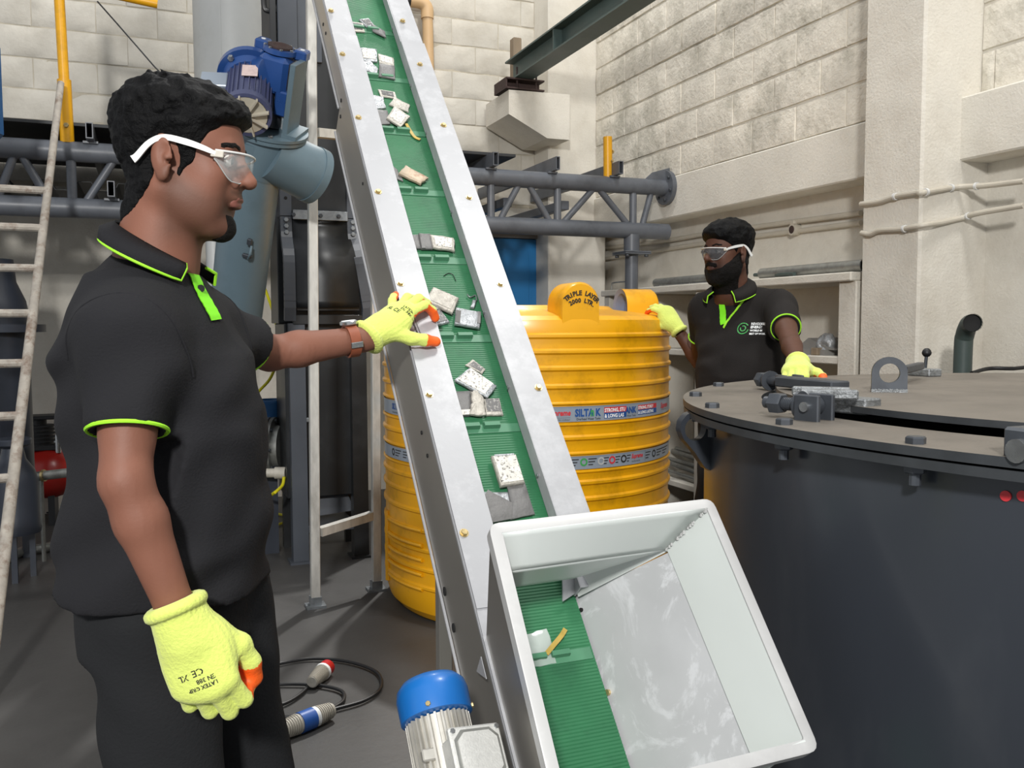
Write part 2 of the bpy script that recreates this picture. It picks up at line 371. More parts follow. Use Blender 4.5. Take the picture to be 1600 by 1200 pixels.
class Field:
    def __init__(s, xs, ys, zs):
        s.ax = [np.asarray(q, float) for q in (xs, ys, zs)]; s.v = np.full([len(q) for q in s.ax], 0.25, np.float32)
    def sub(s, lo, hi):
        sl = []; g = []
        for i in range(3):
            a = np.searchsorted(s.ax[i], lo[i]); b = np.searchsorted(s.ax[i], hi[i])
            sl.append(slice(max(a-1, 0), b+1)); q = s.ax[i][sl[-1]]; sh = [1, 1, 1]; sh[i] = -1; g.append(q.reshape(sh))
        return tuple(sl), g
    def put(s, lo, hi, fn, k=0.01, op='add'):
        mg = k+0.03; sl, g = s.sub(np.asarray(lo)-mg, np.asarray(hi)+mg)
        if any(q.size == 0 for q in g): return s
        d = np.asarray(fn(*g), np.float32); v = s.v[sl]
        if op == 'cut': d = -d; h = np.maximum(k-np.abs(v-d), 0)/max(k, 1e-6); s.v[sl] = np.maximum(v, d)+h*h*k*.25
        else: h = np.maximum(k-np.abs(v-d), 0)/max(k, 1e-6); s.v[sl] = np.minimum(v, d)-h*h*k*.25
        return s
    def cap(s, a, b, ra, rb=None, k=0.01, op='add'):
        a, b = np.asarray(a, float), np.asarray(b, float); rb = ra if rb is None else rb; d = b-a; L2 = max(d@d, 1e-9)
        def fn(X, Y, Z):
            t = np.clip(((X-a[0])*d[0]+(Y-a[1])*d[1]+(Z-a[2])*d[2])/L2, 0, 1)
            return np.sqrt((X-a[0]-t*d[0])**2+(Y-a[1]-t*d[1])**2+(Z-a[2]-t*d[2])**2)-(ra+(rb-ra)*t)
        r = max(ra, rb); return s.put(np.minimum(a, b)-r, np.maximum(a, b)+r, fn, k, op)
    def ell(s, c, r, R=None, k=0.01, op='add'):
        c, r = np.asarray(c, float), np.asarray(r, float); R = np.eye(3) if R is None else np.asarray(R)
        def fn(X, Y, Z):
            P = [X-c[0], Y-c[1], Z-c[2]]; q = [(R[0, i]*P[0]+R[1, i]*P[1]+R[2, i]*P[2]) for i in range(3)]
            k0 = np.sqrt((q[0]/r[0])**2+(q[1]/r[1])**2+(q[2]/r[2])**2); k1 = np.sqrt((q[0]/r[0]**2)**2+(q[1]/r[1]**2)**2+(q[2]/r[2]**2)**2)
            return k0*(k0-1)/np.maximum(k1, 1e-6)
        m = r.max(); return s.put(c-m, c+m, fn, k, op)
    def loft(s, sec, k=0.02, p=2.3, op='add'):   # sec rows: z, cx, cy, rx, ry
        S = np.asarray(sec, float); S = S[np.argsort(S[:, 0])]
        def fn(X, Y, Z):
            z = np.clip(Z, S[0, 0], S[-1, 0]); I = [np.interp(z, S[:, 0], S[:, i]) for i in range(1, 5)]
            q = (np.abs((X-I[0])/I[2])**p+np.abs((Y-I[1])/I[3])**p)**(1/p)
            d = (q-1)*np.minimum(I[2], I[3]); dz = np.abs(Z-z)
            return np.where(dz > 0, np.sqrt(np.maximum(d, 0)**2+dz**2)+np.minimum(d, 0)*0, d)
        lo = [(S[:, 1]-S[:, 3]).min(), (S[:, 2]-S[:, 4]).min(), S[0, 0]]; hi = [(S[:, 1]+S[:, 3]).max(), (S[:, 2]+S[:, 4]).max(), S[-1, 0]]
        return s.put(lo, hi, fn, k, op)
    def grid(s): return s.ax[0].reshape(-1, 1, 1), s.ax[1].reshape(1, -1, 1), s.ax[2].reshape(1, 1, -1)
    def clip(s, d): s.v = np.maximum(s.v, np.asarray(d, np.float32)); return s   # keep where d < 0
    def at(s, P):
        P = np.atleast_2d(P); idx = []; fr = []
        for i in range(3):
            a = np.clip(np.searchsorted(s.ax[i], P[:, i])-1, 0, len(s.ax[i])-2); idx.append(a); fr.append(np.clip((P[:, i]-s.ax[i][a])/(s.ax[i][a+1]-s.ax[i][a]), 0, 1))
        r = 0
        for a in (0, 1):
            for b in (0, 1):
                for c in (0, 1):
                    r = r+s.v[idx[0]+a, idx[1]+b, idx[2]+c]*(fr[0] if a else 1-fr[0])*(fr[1] if b else 1-fr[1])*(fr[2] if c else 1-fr[2])
        return r
    def cast(s, P, d, off=0.002, n=160, step=0.002):   # slide points along d until they meet the surface, then back off
        P = np.array(np.atleast_2d(P), float); d = nrm(d); hit = np.zeros(len(P), bool)
        for _ in range(n):
            hit |= s.at(P) < 0
            if hit.all(): break
            P[~hit] += d*step
        return P-d*(off+step*.5)
    def mesh(s, smooth=1):
        v = s.v; ins = v < 0; A = ins[:-1, :-1, :-1]; al = A.copy(); an = A.copy()
        for a in (0, 1):
            for b in (0, 1):
                for c in (0, 1):
                    q = ins[a:v.shape[0]-1+a, b:v.shape[1]-1+b, c:v.shape[2]-1+c]; al &= q; an |= q
        act = an & ~al; I = np.argwhere(act); num = np.full(act.shape, -1, np.int64); num[act] = np.arange(len(I))
        pos = np.zeros((len(I), 3)); cnt = np.zeros(len(I)); cs = [(a, b, c) for a in (0, 1) for b in (0, 1) for c in (0, 1)]
        cv = {c: v[I[:, 0]+c[0], I[:, 1]+c[1], I[:, 2]+c[2]] for c in cs}
        for c in cs:
            for ax in range(3):
                if c[ax]: continue
                e = list(c); e[ax] = 1; e = tuple(e); x = (cv[c] < 0) != (cv[e] < 0); t = np.where(x, cv[c]/np.where(x, cv[c]-cv[e], 1), 0)
                p = np.tile(np.array(c, float), (len(I), 1)); p[:, ax] += t; pos[x] += p[x]; cnt += x
        pos = pos/cnt[:, None]+I; P = np.stack([np.interp(pos[:, i], np.arange(len(s.ax[i])), s.ax[i]) for i in range(3)], 1)
        F = []
        for ax in range(3):
            sl0 = [slice(None)]*3; sl1 = [slice(None)]*3; sl0[ax] = slice(0, -1); sl1[ax] = slice(1, None); a, b = ins[tuple(sl0)], ins[tuple(sl1)]
            E = np.argwhere(a != b); o = [(ax+1) % 3, (ax+2) % 3]
            E = E[(E[:, o[0]] > 0) & (E[:, o[1]] > 0) & (E[:, o[0]] < v.shape[o[0]]-1) & (E[:, o[1]] < v.shape[o[1]]-1)]
            q = []
            for (d0, d1) in ((-1, -1), (0, -1), (0, 0), (-1, 0)):
                c = E.copy(); c[:, o[0]] += d0; c[:, o[1]] += d1; q.append(num[c[:, 0], c[:, 1], c[:, 2]])
            q = np.stack(q, 1); fl = ~a[E[:, 0], E[:, 1], E[:, 2]]; q[fl] = q[fl][:, ::-1]; F.append(q)
        F = np.vstack(F)
        for _ in range(smooth):
            acc = np.zeros_like(P); n = np.zeros(len(P))
            for i in range(4):
                a, b = F[:, i], F[:, (i+1) % 4]; np.add.at(acc, a, P[b]); np.add.at(acc, b, P[a]); np.add.at(n, a, 1); np.add.at(n, b, 1)
            P = P*.5+acc/np.maximum(n, 1)[:, None]*.5
        return P, F
def make_np(name, P, F, mats, parent=None, fm=None, local=True, sharp=0):
    me = bpy.data.meshes.new(name); nf = len(F); k = F.shape[1]
    me.vertices.add(len(P)); me.vertices.foreach_set('co', np.asarray(P, np.float32).ravel())
    me.loops.add(nf*k); me.loops.foreach_set('vertex_index', np.asarray(F, np.int32).ravel())
    me.polygons.add(nf); me.polygons.foreach_set('loop_start', np.arange(0, nf*k, k, dtype=np.int32)); me.polygons.foreach_set('loop_total', np.full(nf, k, np.int32))
    for m in (mats if isinstance(mats, (list, tuple)) else [mats]): me.materials.append(M[m] if isinstance(m, str) else m)
    if fm is not None: me.polygons.foreach_set('material_index', np.asarray(fm, np.int32))
    me.polygons.foreach_set('use_smooth', np.ones(nf, bool)); me.update(calc_edges=True); me.validate()
    if sharp: me.set_sharp_from_angle(angle=math.radians(sharp))
    o = bpy.data.objects.new(name, me); COL.objects.link(o); o.parent = parent
    return o
# ------------------------------------------------------------------ the hall
XW, YW = 3.446, 6.995
def slab(name, lo, hi, mat, ch=0.0, parent=None):
    o = MB().box(lo, hi, 0, ch).build(name, mat, parent, smooth=False)
    if parent is None: o['kind'] = 'structure'
    return o
slab('floor', (-3.6, -1.6, -0.12), (4.2, 7.4, 0.0), 'floor_paint')
wall_back = slab('wall_back', (-3.2, YW+0.012, 0.0), (3.9, YW+0.3, 4.9), 'mortar')
slab('trim_1', (-3.2, YW-0.004, 0.0), (2.2, YW+0.012, 2.28), 'plaster', parent=None)
slab('trim_2', (3.17, YW-0.004, 0.0), (3.9, YW+0.012, 2.28), 'plaster', parent=None)
slab('trim_3', (2.2, YW-0.004, 2.1), (3.17, YW+0.012, 2.28), 'plaster', parent=None)
wall_right = MB().box((XW+0.012, 3.2, 2.36), (3.95, 7.3, 4.9)).box((3.62, 3.2, 0), (3.95, 7.3, 2.36)).box((3.55, -1.6, 2.33), (3.95, 3.2, 4.9)).box((3.6, -1.6, 0), (3.95, 3.2, 2.33)).build('wall_right', 'plaster', smooth=False)
wall_right['kind'] = 'structure'
slab('trim_4', (XW-0.012, 3.3, 2.065), (3.7, 7.0, 2.352), 'plaster', 0.008)       # lintel beam over the recess
slab('trim_5', (XW-0.02, -1.6, 2.05), (3.7, 3.2, 2.335), 'plaster', 0.008)
slab('trim_6', (3.2, 3.07, 0.0), (3.7, 3.43, 4.9), 'plaster', 0.012)              # pillar
xc = aty(857, 200, 6.72)[0]
slab('trim_7', (xc, 6.72, 0.0), (XW+0.1, 7.1, 4.9), 'plaster', 0.01)              # corner column

def block_variants(w, h, d, n):
    out = []
    for q in range(n):
        nx, nz = 5, 4; v = []; f = []
        for i in range(nx):
            for k in range(nz):
                e = i in (0, nx-1) or k in (0, nz-1)
                x = (i/(nx-1)-.5)*(w-(0.0)); z = (k/(nz-1)-.5)*h
                if i == 0: x += 0.004
                if i == nx-1: x -= 0.004
                if k == 0: z += 0.004
                if k == nz-1: z -= 0.004
                v.append((x+random.uniform(-.002, .002), z+random.uniform(-.002, .002), (d-0.006 if e else d)+random.uniform(-.0025, .0025)))
        idx = lambda i, k: i*nz+k
        for i in range(nx-1):
            for k in range(nz-1): f.append((idx(i, k), idx(i+1, k), idx(i+1, k+1), idx(i, k+1)))
        rim = [idx(i, 0) for i in range(nx)]+[idx(nx-1, k) for k in range(1, nz)]+[idx(i, nz-1) for i in range(nx-2, -1, -1)]+[idx(0, k) for k in range(nz-2, 0, -1)]
        b = len(v)
        for r in rim:
            x, z, _ = v[r]; v.append((math.copysign(min(abs(x)+.004, w/2), x) if abs(x) > w/2-.01 else x, math.copysign(min(abs(z)+.004, h/2), z) if abs(z) > h/2-.01 else z, 0.0))
        for j in range(len(rim)): f.append((rim[j], b+j, b+(j+1) % len(rim), rim[(j+1) % len(rim)]))
        out.append((v, f))
    return out
def block_wall(parent, mat, org, eu, en, u0, u1, z0, rows, w=0.4, h=0.2085, d=0.014, gap=0.011, vgap=None):
    vgap = gap if vgap is None else vgap
    eu, en = np.array(eu, float), np.array(en, float); base = np.array(root_loc(parent))
    R = Matrix(((eu[0], 0, en[0], 0), (eu[1], 0, en[1], 0), (eu[2], 1, en[2], 0), (0, 0, 0, 1)))
    cache = {}
    def get(wd, q):
        key = (round(wd, 2), q)
        if key not in cache:
            v, f = block_variants(wd-vgap, h-gap, d, 1)[0]
            if np.dot(np.cross(eu, [0, 0, 1]), en) < 0: f = [p[::-1] for p in f]
            me = bpy.data.meshes.new('block'); me.from_pydata(v, [], f); me.materials.append(M[mat]); me.polygons.foreach_set('use_smooth', [True]*len(f)); me.set_sharp_from_angle(angle=math.radians(40)); me.update(); cache[key] = me
        return cache[key]
    for r in range(rows):
        u = u0 - (w/2 if r % 2 else 0); z = z0+(r+.5)*h
        while u < u1-0.02:
            a, b = max(u, u0), min(u+w, u1); u += w
            if b-a < 0.06: continue
            o = bpy.data.objects.new('block', get(b-a, random.randrange(4) if abs(b-a-w) < .01 else 0)); COL.objects.link(o); o.parent = parent
            p = np.array(org, float)+eu*((a+b)/2)+np.array([0, 0, z])+en*random.uniform(-.003, .002)
            o.matrix_local = Matrix.Translation(Vector(p-base)) @ R @ Matrix.Rotation(random.uniform(-.006, .006), 4, 'Z')
block_wall(wall_back, 'block_paint_smooth', (0, YW+0.012, 0), (1, 0, 0), (0, -1, 0), -2.1, xc, 2.305, 10, d=0.010, gap=0.006, vgap=0.0015)
block_wall(wall_right, 'block_paint', (XW+0.012, 0, 0), (0, 1, 0), (-1, 0, 0), 3.43, 6.72, 2.352, 10, d=0.017, gap=0.011, vgap=0.004)
block_wall(wall_right, 'block_paint', (3.55, 0, 0), (0, 1, 0), (-1, 0, 0), 1.4, 3.07, 2.335, 5, d=0.017, gap=0.011, vgap=0.004)

# corbel with its bearing channel, timber stub and the crane beam
yb = 6.45
def P2(px, py, Y): q = aty(px, py, Y); return (q[0], q[2])
cor = [P2(795, 140, yb), P2(795, 178, yb), P2(855, 216, yb), (xc+.06, P2(857, 216, yb)[1]), (xc+.06, P2(795, 138, yb)[1])]
corb = MB().prism(cor, (0, yb, 0), (1, 0, 0), (0, 0, 1), (0, 0.5, 0)).build('concrete_corbel', 'plaster', smooth=False)
tag(corb, 'white concrete corbel bracket with a sloping underside on the corner column', 'corbel')
zt = P2(795, 138, yb)[1]; x0c = P2(795, 140, yb)[0]
ch = empty('bearing_channel', (x0c+.12, yb+.2, zt), 'rusty brown channel steel pad under the end of the crane beam', 'beam')
b = MB(); xl, xr = x0c-.02, P2(850, 130, yb)[0]; zc = P2(800, 121, yb)[1]
b.box((xl, yb-.01, zt), (xr, yb+.25, zt+.012)).box((xl, yb-.01, zc-.012), (xr, yb+.25, zc)).box((xl, yb+.09, zt+.012), (xr, yb+.105, zc-.012)); b.build('channel', 'rust_brown', ch, smooth=False)
MB().box((xl-.004, yb+.0, zt), (xl+.008, yb+.25, zc)).build('end_plate', 'rust_brown', ch, smooth=False)
for dx in (.1, .26): MB().cyl((xl+dx, yb+.03, zt+.01), (xl+dx, yb+.03, zc+.09), .008, seg=8).build('anchor_rod', 'rust_brown', ch)
ts = aty(818, 90, yb+.1); 
tag(MB().box((ts[0]-.035, yb+.22, zc), (ts[0]+.035, yb+.3, aty(818, 51, yb+.1)[2]), 0, .006).build('timber_stub', 'timber', smooth=False), 'short weathered timber stub upright behind the green beam end', 'timber')
ib = empty('crane_beam', (1.9, 5, zc), 'long dark green steel I-beam running overhead from the corbel', 'beam')
e0 = aty(829, 116, yb-.04); bw, bh = .075, aty(820, 88, yb)[2]-zc+.0
bh = max(.13, min(.24, bh)); xb0 = e0[0]-.04; y0b, y1b = yb+.2, 1.5
ib.location = Vector((xb0, (y0b+y1b)/2, zc)); 
b = MB(); b.box((xb0-bw, y1b, zc), (xb0+bw, y0b, zc+.012)); b.build('bottom_flange', 'ibeam_green', ib, smooth=False)
b = MB(); b.box((xb0-bw, y1b, zc+bh-.012), (xb0+bw, y0b, zc+bh)); b.build('top_flange', 'ibeam_green', ib, smooth=False)
b = MB(); b.box((xb0-.006, y1b, zc+.012), (xb0+.006, y0b, zc+bh-.012)); b.build('web', 'ibeam_green', ib, smooth=False)
for yy in (5.75, 4.75, 3.8, 2.9): MB().box((xb0-bw+.004, yy, zc+.012), (xb0-.006, yy+.01, zc+bh-.012)).build('stiffener', 'ibeam_green', ib, smooth=False)

# blue steel door in the back wall
door = empty('door_1', (2.62, YW, 0)); door['kind'] = 'structure'
yd = YW-.02
MB().box((2.24, yd, .01), (3.05, yd+.03, 2.025), 0, .003).build('leaf', 'door_blue', door, smooth=False)
for z0, z1 in ((.12, .95), (1.0, 1.42), (1.46, 1.93)):
    MB().box((2.33, yd-.012, z0), (2.95, yd, z1), 0, .006).build('panel', 'door_blue', door, smooth=False)
for x0, x1, z0, z1 in ((3.06, 3.17, 0, 2.1), (2.13, 2.23, 0, 2.1), (2.13, 3.17, 2.03, 2.1)):
    MB().box((x0, yd-.03, z0), (x1, yd+.04, z1), 0, .004).build('frame_post', 'door_frame_grey', door, smooth=False)
for z in (1.62, .5):
    MB().cyl((3.045, yd-.02, z-.07), (3.045, yd-.02, z+.07), .014, seg=10).box((3.03, yd-.015, z-.05), (3.08, yd-.008, z+.05)).build('hinge', 'door_blue', door)

# ------------------------------------------------------------------ lattice girder of the mezzanine
YT = 5.57; ZT, ZB, RC = 2.277, 1.969, .056
gir = empty('lattice_girder', (0.4, YT, 0), 'grey tubular lattice girder spanning the hall to the right wall', 'girder')
MB().cyl((-2.6, YT, ZT), (XW-.03, YT, ZT), RC, seg=24).build('top_chord', 'girder_grey', gir)
MB().cyl((-2.6, YT, ZB), (XW-.015, YT, ZB), RC, seg=24).build('bottom_chord', 'girder_grey', gir)
gx = lambda px, py: aty(px, py, YT)[0]
verts_px = [(112, 280), (767, 315), (871, 320), (989, 325)]
vx = [gx(*p) for p in verts_px]; sp = vx[2]-vx[1]
allv = vx+[vx[1]-sp*k for k in range(1, 5)]
allv = sorted(set([vx[0]-.62]+[x for x in allv]))
for x in allv: MB().cyl((x, YT, ZB+.04), (x, YT, ZT-.04), .026, seg=14).build('vertical_strut', 'girder_grey', gir)
dg = [((810, 295), (785, 341)), ((827, 295), (855, 342)), ((926, 301), (886, 345)), ((937, 302), (976, 347)), ((1017, 307), (1005, 349)), ((22, 246), (-2, 277)), ((35, 247), (71, 290)), ((177, 255), (140, 308)), ((720, 290), (750, 338)), ((198, 255), (236, 310)), ((330, 262), (295, 315)), ((600, 283), (570, 330)), ((345, 262), (382, 318)), ((470, 272), (440, 322))]
for (a, c) in dg: 
    xa, xb = gx(*a), gx(*c); MB().cyl((xa, YT, ZT-.04), (xb+(xb-xa)*.12, YT, ZB+.04), .022, seg=12).build('diagonal_strut', 'girder_grey', gir)
b = MB(); b.cyl((XW-.045, YT, ZT), (XW-.012, YT, ZT), .12, seg=28); b.build('wall_flange', 'girder_grey', gir)
for k in range(6):
    a = k*math.pi/3+.3; MB().hexhead((XW-.045, YT+.092*math.cos(a), ZT+.092*math.sin(a)), (-1, 0, 0), .012, .012).build('flange_bolt', 'dark_steel', gir)
b = MB(); b.prism([(-.05, .04), (.16, .04), (.16, .14), (.02, .1)], (XW-.17, YT-.02, ZT), (1, 0, 0), (0, 0, 1), (0, .012, 0)); b.build('gusset', 'girder_grey', gir, smooth=False)
xp = gx(987, 375)
post = empty('girder_post', (xp, YT, 0), 'round grey steel post under the girder behind the yellow tank', 'post')
MB().cyl((xp, YT, .02), (xp, YT, ZB-.17), .046, seg=20).build('column', 'girder_grey', post)
MB().cyl((xp, YT, ZB-.145), (xp, YT, ZB-.03), .056, seg=20).build('sleeve', 'girder_grey', post)
for z in (ZB-.17, ZB-.158): MB().box((xp-.1, YT-.1, z), (xp+.1, YT+.1, z+.01), 0, .002).build('flange_plate', 'girder_grey', post, smooth=False)
for sx in (-1, 1):
    for sy in (-1, 1): MB().hexhead((xp+sx*.075, YT+sy*.075, ZB-.172), (0, 0, -1), .014, .016).build('bolt', 'dark_steel', post)
MB().box((xp-.11, YT-.11, 0), (xp+.048, YT+.11, .02)).build('base_plate', 'girder_grey', post, smooth=False)
# hollow joists lying across the girder
names = ['first open ended joist from the right wall, behind the yellow stub', 'second open ended joist from the right wall, on the girder', 'third open ended joist from the right wall, carrying the dark deck edge', 'open ended joist on the left girder beside the yellow post']
def joist(px0, px1, py0, py1, label, y1=YW-.02, up=True):
    a = aty(px0, py1, YT-.13); c = aty(px1, py0, YT-.13); zb = ZT+RC if up else ZB+RC; w = c[0]-a[0]; h = .085; t = .005; x0 = a[0]
    j = empty('hollow_joist', (x0+w/2, 6.2, zb), label, 'joist', None); b = MB(); y0 = YT-.13
    b.box((x0, y0, zb), (x0+w, y1, zb+t)).box((x0, y0, zb+h-t), (x0+w, y1, zb+h)).box((x0, y0, zb+t), (x0+t, y1, zb+h-t)).box((x0+w-t, y0, zb+t), (x0+w, y1, zb+h-t))
    b.build('tube', 'girder_grey', j, smooth=False); MB().box((x0-.02, YT-.05, zb-.012), (x0+w+.02, YT+.05, zb)).build('seat_plate', 'girder_grey', j, smooth=False)
for q, nm in zip([(967, 974, 259, 276), (869, 875, 251, 271), (771, 779, 245, 263), (134, 145, 197, 218)], names): joist(*q, nm)
joist(168, 179, 291, 314, 'lower open ended joist on the bottom chord behind the first worker', up=False)
xd = aty(806, 250, YT)[0]
tag(MB().box((-3.1, YT+.0, ZT+RC+.086), (xd, YW-.02, ZT+RC+.105), 0, .002).build('mezzanine_deck', 'deck_dark', smooth=False), 'dark steel deck plate lying on the girder joists along the back wall', 'deck')
# profiled sheet deck on the bottom chord, left
prof = []; x = -3.0; zs = ZB+RC+.06
while x < -.05: prof += [(x, zs), (x+.09, zs), (x+.115, zs+.05), (x+.185, zs+.05)]; x += .21
b = MB(); v = [(q[0], YT+.12, q[1]) for q in prof]+[(q[0], YW-.03, q[1]) for q in prof]; n = len(prof)
b.add(v, [(i, i+1, n+i+1, n+i) for i in range(n-1)]); so = b.build('profiled_sheet', 'deck_dark', smooth=False)
sm = so.modifiers.new('thick', 'SOLIDIFY'); sm.thickness = .004
tag(so, 'dark profiled steel sheet deck seen between the left girder chords', 'deck')
lb = MB().box((1.9, YW-.16, 2.06), (XW-.05, YW-.06, 2.16)).build('ledger_beam', 'girder_grey', smooth=False); tag(lb, 'grey ledger beam along the back wall behind the girder', 'beam')
for k, px in enumerate((748, 832)):
    a = aty(px, 305, 6.2); w = MB().box((a[0]-.03, YT+.06, 2.1), (a[0]+.03, YW-.16, 2.16), 0, .003).build('cross_joist', 'girder_grey', smooth=False)
    tag(w, ['left grey cross joist between the girder and the back wall', 'right grey cross joist between the girder and the back wall'][k], 'joist')
# yellow guard posts
g1 = aty(105, 215, YT-.0); gp = empty('guard_post', (g1[0], YT, ZT+RC), 'tall yellow guard post with a sleeve, standing on the left girder', 'post')
MB().cyl((g1[0], YT, ZT+RC-.01), (g1[0]-.005, YT, ZT+RC+.33), .036, seg=18).build('sleeve', 'yellow_paint', gp)
MB().cyl((g1[0]-.005, YT, ZT+RC+.33), (g1[0]-.02, YT, 3.38), .027, seg=18).build('pole', 'yellow_paint', gp)
MB().hexhead((g1[0]+.0, YT-.034, ZT+RC+.08), (0, -1, 0), .014, .012).build('bolt', 'brass_bolt', gp)
a = aty(140, -3, YT); c = aty(246, 7, YT); MB().cyl((g1[0]-.05, YT-.005, 3.185), (c[0], YT-.005, c[2]-.0), .024, seg=16).build('rail', 'yellow_paint', gp)
g2 = aty(950, 275, YT); ztop = aty(949, 214, YT)[2]; gp2 = empty('guard_post_stub', (g2[0], YT, ZT+RC), 'short yellow post stub on the girder near the right wall', 'post')
MB().cyl((g2[0], YT, ZT+RC-.012), (g2[0]-.004, YT, ztop), .031, seg=18).build('tube', 'yellow_paint', gp2)
MB().hexhead((g2[0]+.012, YT-.03, ZT+RC+.1), (0.3, -1, 0), .01, .012).build('bolt', 'brass_bolt', gp2); MB().hexhead((g2[0]+.03, YT, ZT+RC+.17), (1, 0, 0), .014, .012).build('bolt', 'brass_bolt', gp2)
w = spline([aty(152, 2, YT-.02), aty(190, 45, 5.55), aty(236, 98, 5.5), aty(275, 145, 5.45), aty(300, 230, 5.4)], 24)
tag(MB().tube(w, .0045, 6).build('hanging_wire', 'black_rubber'), 'thin dark wire hanging from the yellow rail at upper left', 'wire')
# beige drain pipe at the top of the back wall
dp = empty('drain_pipe', aty(668, 120, YW-.1), 'beige plastic drain pipe with an elbow on the back wall', 'pipe')
YP = YW-.08; top = aty(662, 6, YP); v0 = aty(666, 25, YP); v1 = aty(671, 190, YP)
MB().cyl((v0[0]+.01, YP, v0[2]), (v0[0]+.03, YP, 2.46), .042, seg=18).build('pipe', 'pvc_beige', dp)
e = [(v0[0]+.008, YP, v0[2]-.02), (v0[0]+.005, YP, top[2]-.03), (v0[0]-.035, YP, top[2]+.005), (v0[0]-.1, YP, top[2]+.012), (aty(630, 4, YP)[0], YP, top[2]+.012)]
MB().tube(spline(e, 14), .05, 16).build('elbow', 'pvc_beige', dp)
MB().cyl((aty(640, 4, YP)[0], YP, top[2]+.012), (aty(626, 4, YP)[0], YP, top[2]+.012), .055, seg=18).build('end_cap', 'black_rubber', dp)
# ------------------------------------------------------------------ inclined belt conveyor
TH = math.atan(1.094); CU = np.array([0, math.cos(TH), math.sin(TH)]); CN = np.array([0, -math.sin(TH), math.cos(TH)]); CE = np.array([1.0, 0, 0])
CO = np.array([0, 1.909, 1.301])
def cp(x, s, h): return CO+CE*x+CU*s+CN*h
def onbelt(px, py, h):
    r = sight(px, py); t = ((CO+CN*h-EYE)@CN)/(r@CN); q = EYE+r*t-CO
    return np.array([q[0], q@CU])
XL, XR = 0.52, 0.802; FW = .072; S0, S1 = -1.42, 3.0
conv = empty('belt_conveyor', (0.66, 0.95, 0.0), 'steep white and steel belt conveyor with green cleated belt and feed hopper', 'conveyor')
def cbox(x0, x1, s0, s1, h0, h1, m=0, ch=0.0, b=None):
    b = b or MB(); return b.obox(cp((x0+x1)/2, (s0+s1)/2, (h0+h1)/2), CE*(x1-x0)/2, CU*(s1-s0)/2, CN*(h1-h0)/2, m, ch)
def cquad(pts, t, b):                         # plate polygon given in (x, s, h), thickened along its normal
    P = np.array([cp(*p) for p in pts]); n = nrm(np.cross(P[1]-P[0], P[2]-P[0])); k = len(P)
    f = [tuple(range(k))[::-1], tuple(range(k, 2*k))]+[(i, (i+1) % k, k+(i+1) % k, k+i) for i in range(k)]
    return b.add(np.vstack([P, P+n*t]), f)
SJ = onbelt(519, 51, 0)[1]                    # joint of the two flange covers
for side, (a, c) in enumerate(((XL, XL+FW), (XR-FW, XR))):
    sb = -.655 if side == 0 else -.640
    b = cbox(a, c, sb if side else sb, SJ, -.004, .0, ch=0); b.build('flange_cover', 'conveyor_white', conv, smooth=False)
    b = cbox(a+.002, c-.002, SJ, S1, -.008, -.004); b.build('flange_cover', 'conveyor_white', conv, smooth=False)
    xi = c if side == 0 else a                # return lip towards the belt
    cbox(xi-.0015, xi+.0015, sb, SJ-.0, -.036, -.0005).build('inner_lip', 'conveyor_white', conv, smooth=False)
    cbox(xi-.0015, xi+.0015, SJ, S1, -.034, -.0045).build('inner_lip', 'conveyor_white', conv, smooth=False)
# side channels: web plate with folded lips; narrower above the joint
SK = onbelt(533, 185, 0)[1]; SK = 0.98
for side, x in enumerate((XL+.008, XR-.008)):
    o = -1 if side == 0 else 1
    for (s0, s1, dep) in ((S0, SK, .194), (SK, S1, .112)):
        cbox(x-.0015, x+.0015, s0, s1, -dep, -.012).build('side_plate', 'conveyor_steel', conv, smooth=False)
        cbox(x-.0025+o*.005, x+.0025+o*.005, s0, s1, -dep-.003, -dep+.001).build('lower_lip', 'conveyor_white', conv, smooth=False)
        cbox(x+o*.001, x+o*.008, s0, s1, -.017, -.012).build('upper_lip', 'conveyor_white', conv, smooth=False)
# bolts on the covers
def onx(px, py, X): q = atx(px, py, X)-CO; return np.array([q@CU, q@CN])
lb = [(517, 17), (535, 85), (560, 184), (591, 300), (626, 443), (671, 616), (725, 833)]
rb = [(629, 33), (656, 101), (693, 196), (733, 309), (782, 444), (841, 606)]
for (x, y) in lb+rb:
    q = onbelt(x, y, 0.0); MB().hexhead(cp(q[0], q[1], 0), CN, .0068, .006).cyl(cp(q[0], q[1], 0), cp(q[0], q[1], .0015), .009, seg=14).build('cover_bolt', 'brass_bolt', conv)
for (x, y) in [(593, 10), (610, 64), (640, 144), (664, 217), (703, 342), (757, 488), (795, 605), (841, 743), (722, 383)][:8]:
    q = onx(x, y, XR-FW-.0015); MB().hexhead(cp(XR-FW-.0015, q[0], max(-.028, min(-.012, q[1]))), -CE, .0045, .004).build('lip_screw', 'steel', conv)
for (x, y, r) in [(695, 924, .009), (709, 981, .009), (659, 676, .0045), (668, 712, .0045), (505, 38, .005), (509, 52, .005), (533, 157, .0055), (532, 182, .0055), (567, 287, .004), (701, 1056, .006), (726, 1115, .006)]:
    q = onx(x, y, XL+.006); MB().cyl(cp(XL+.0062, q[0], q[1]), cp(XL+.0045, q[0], q[1]), r, seg=14).build('plate_hole', 'dark_hole', conv)
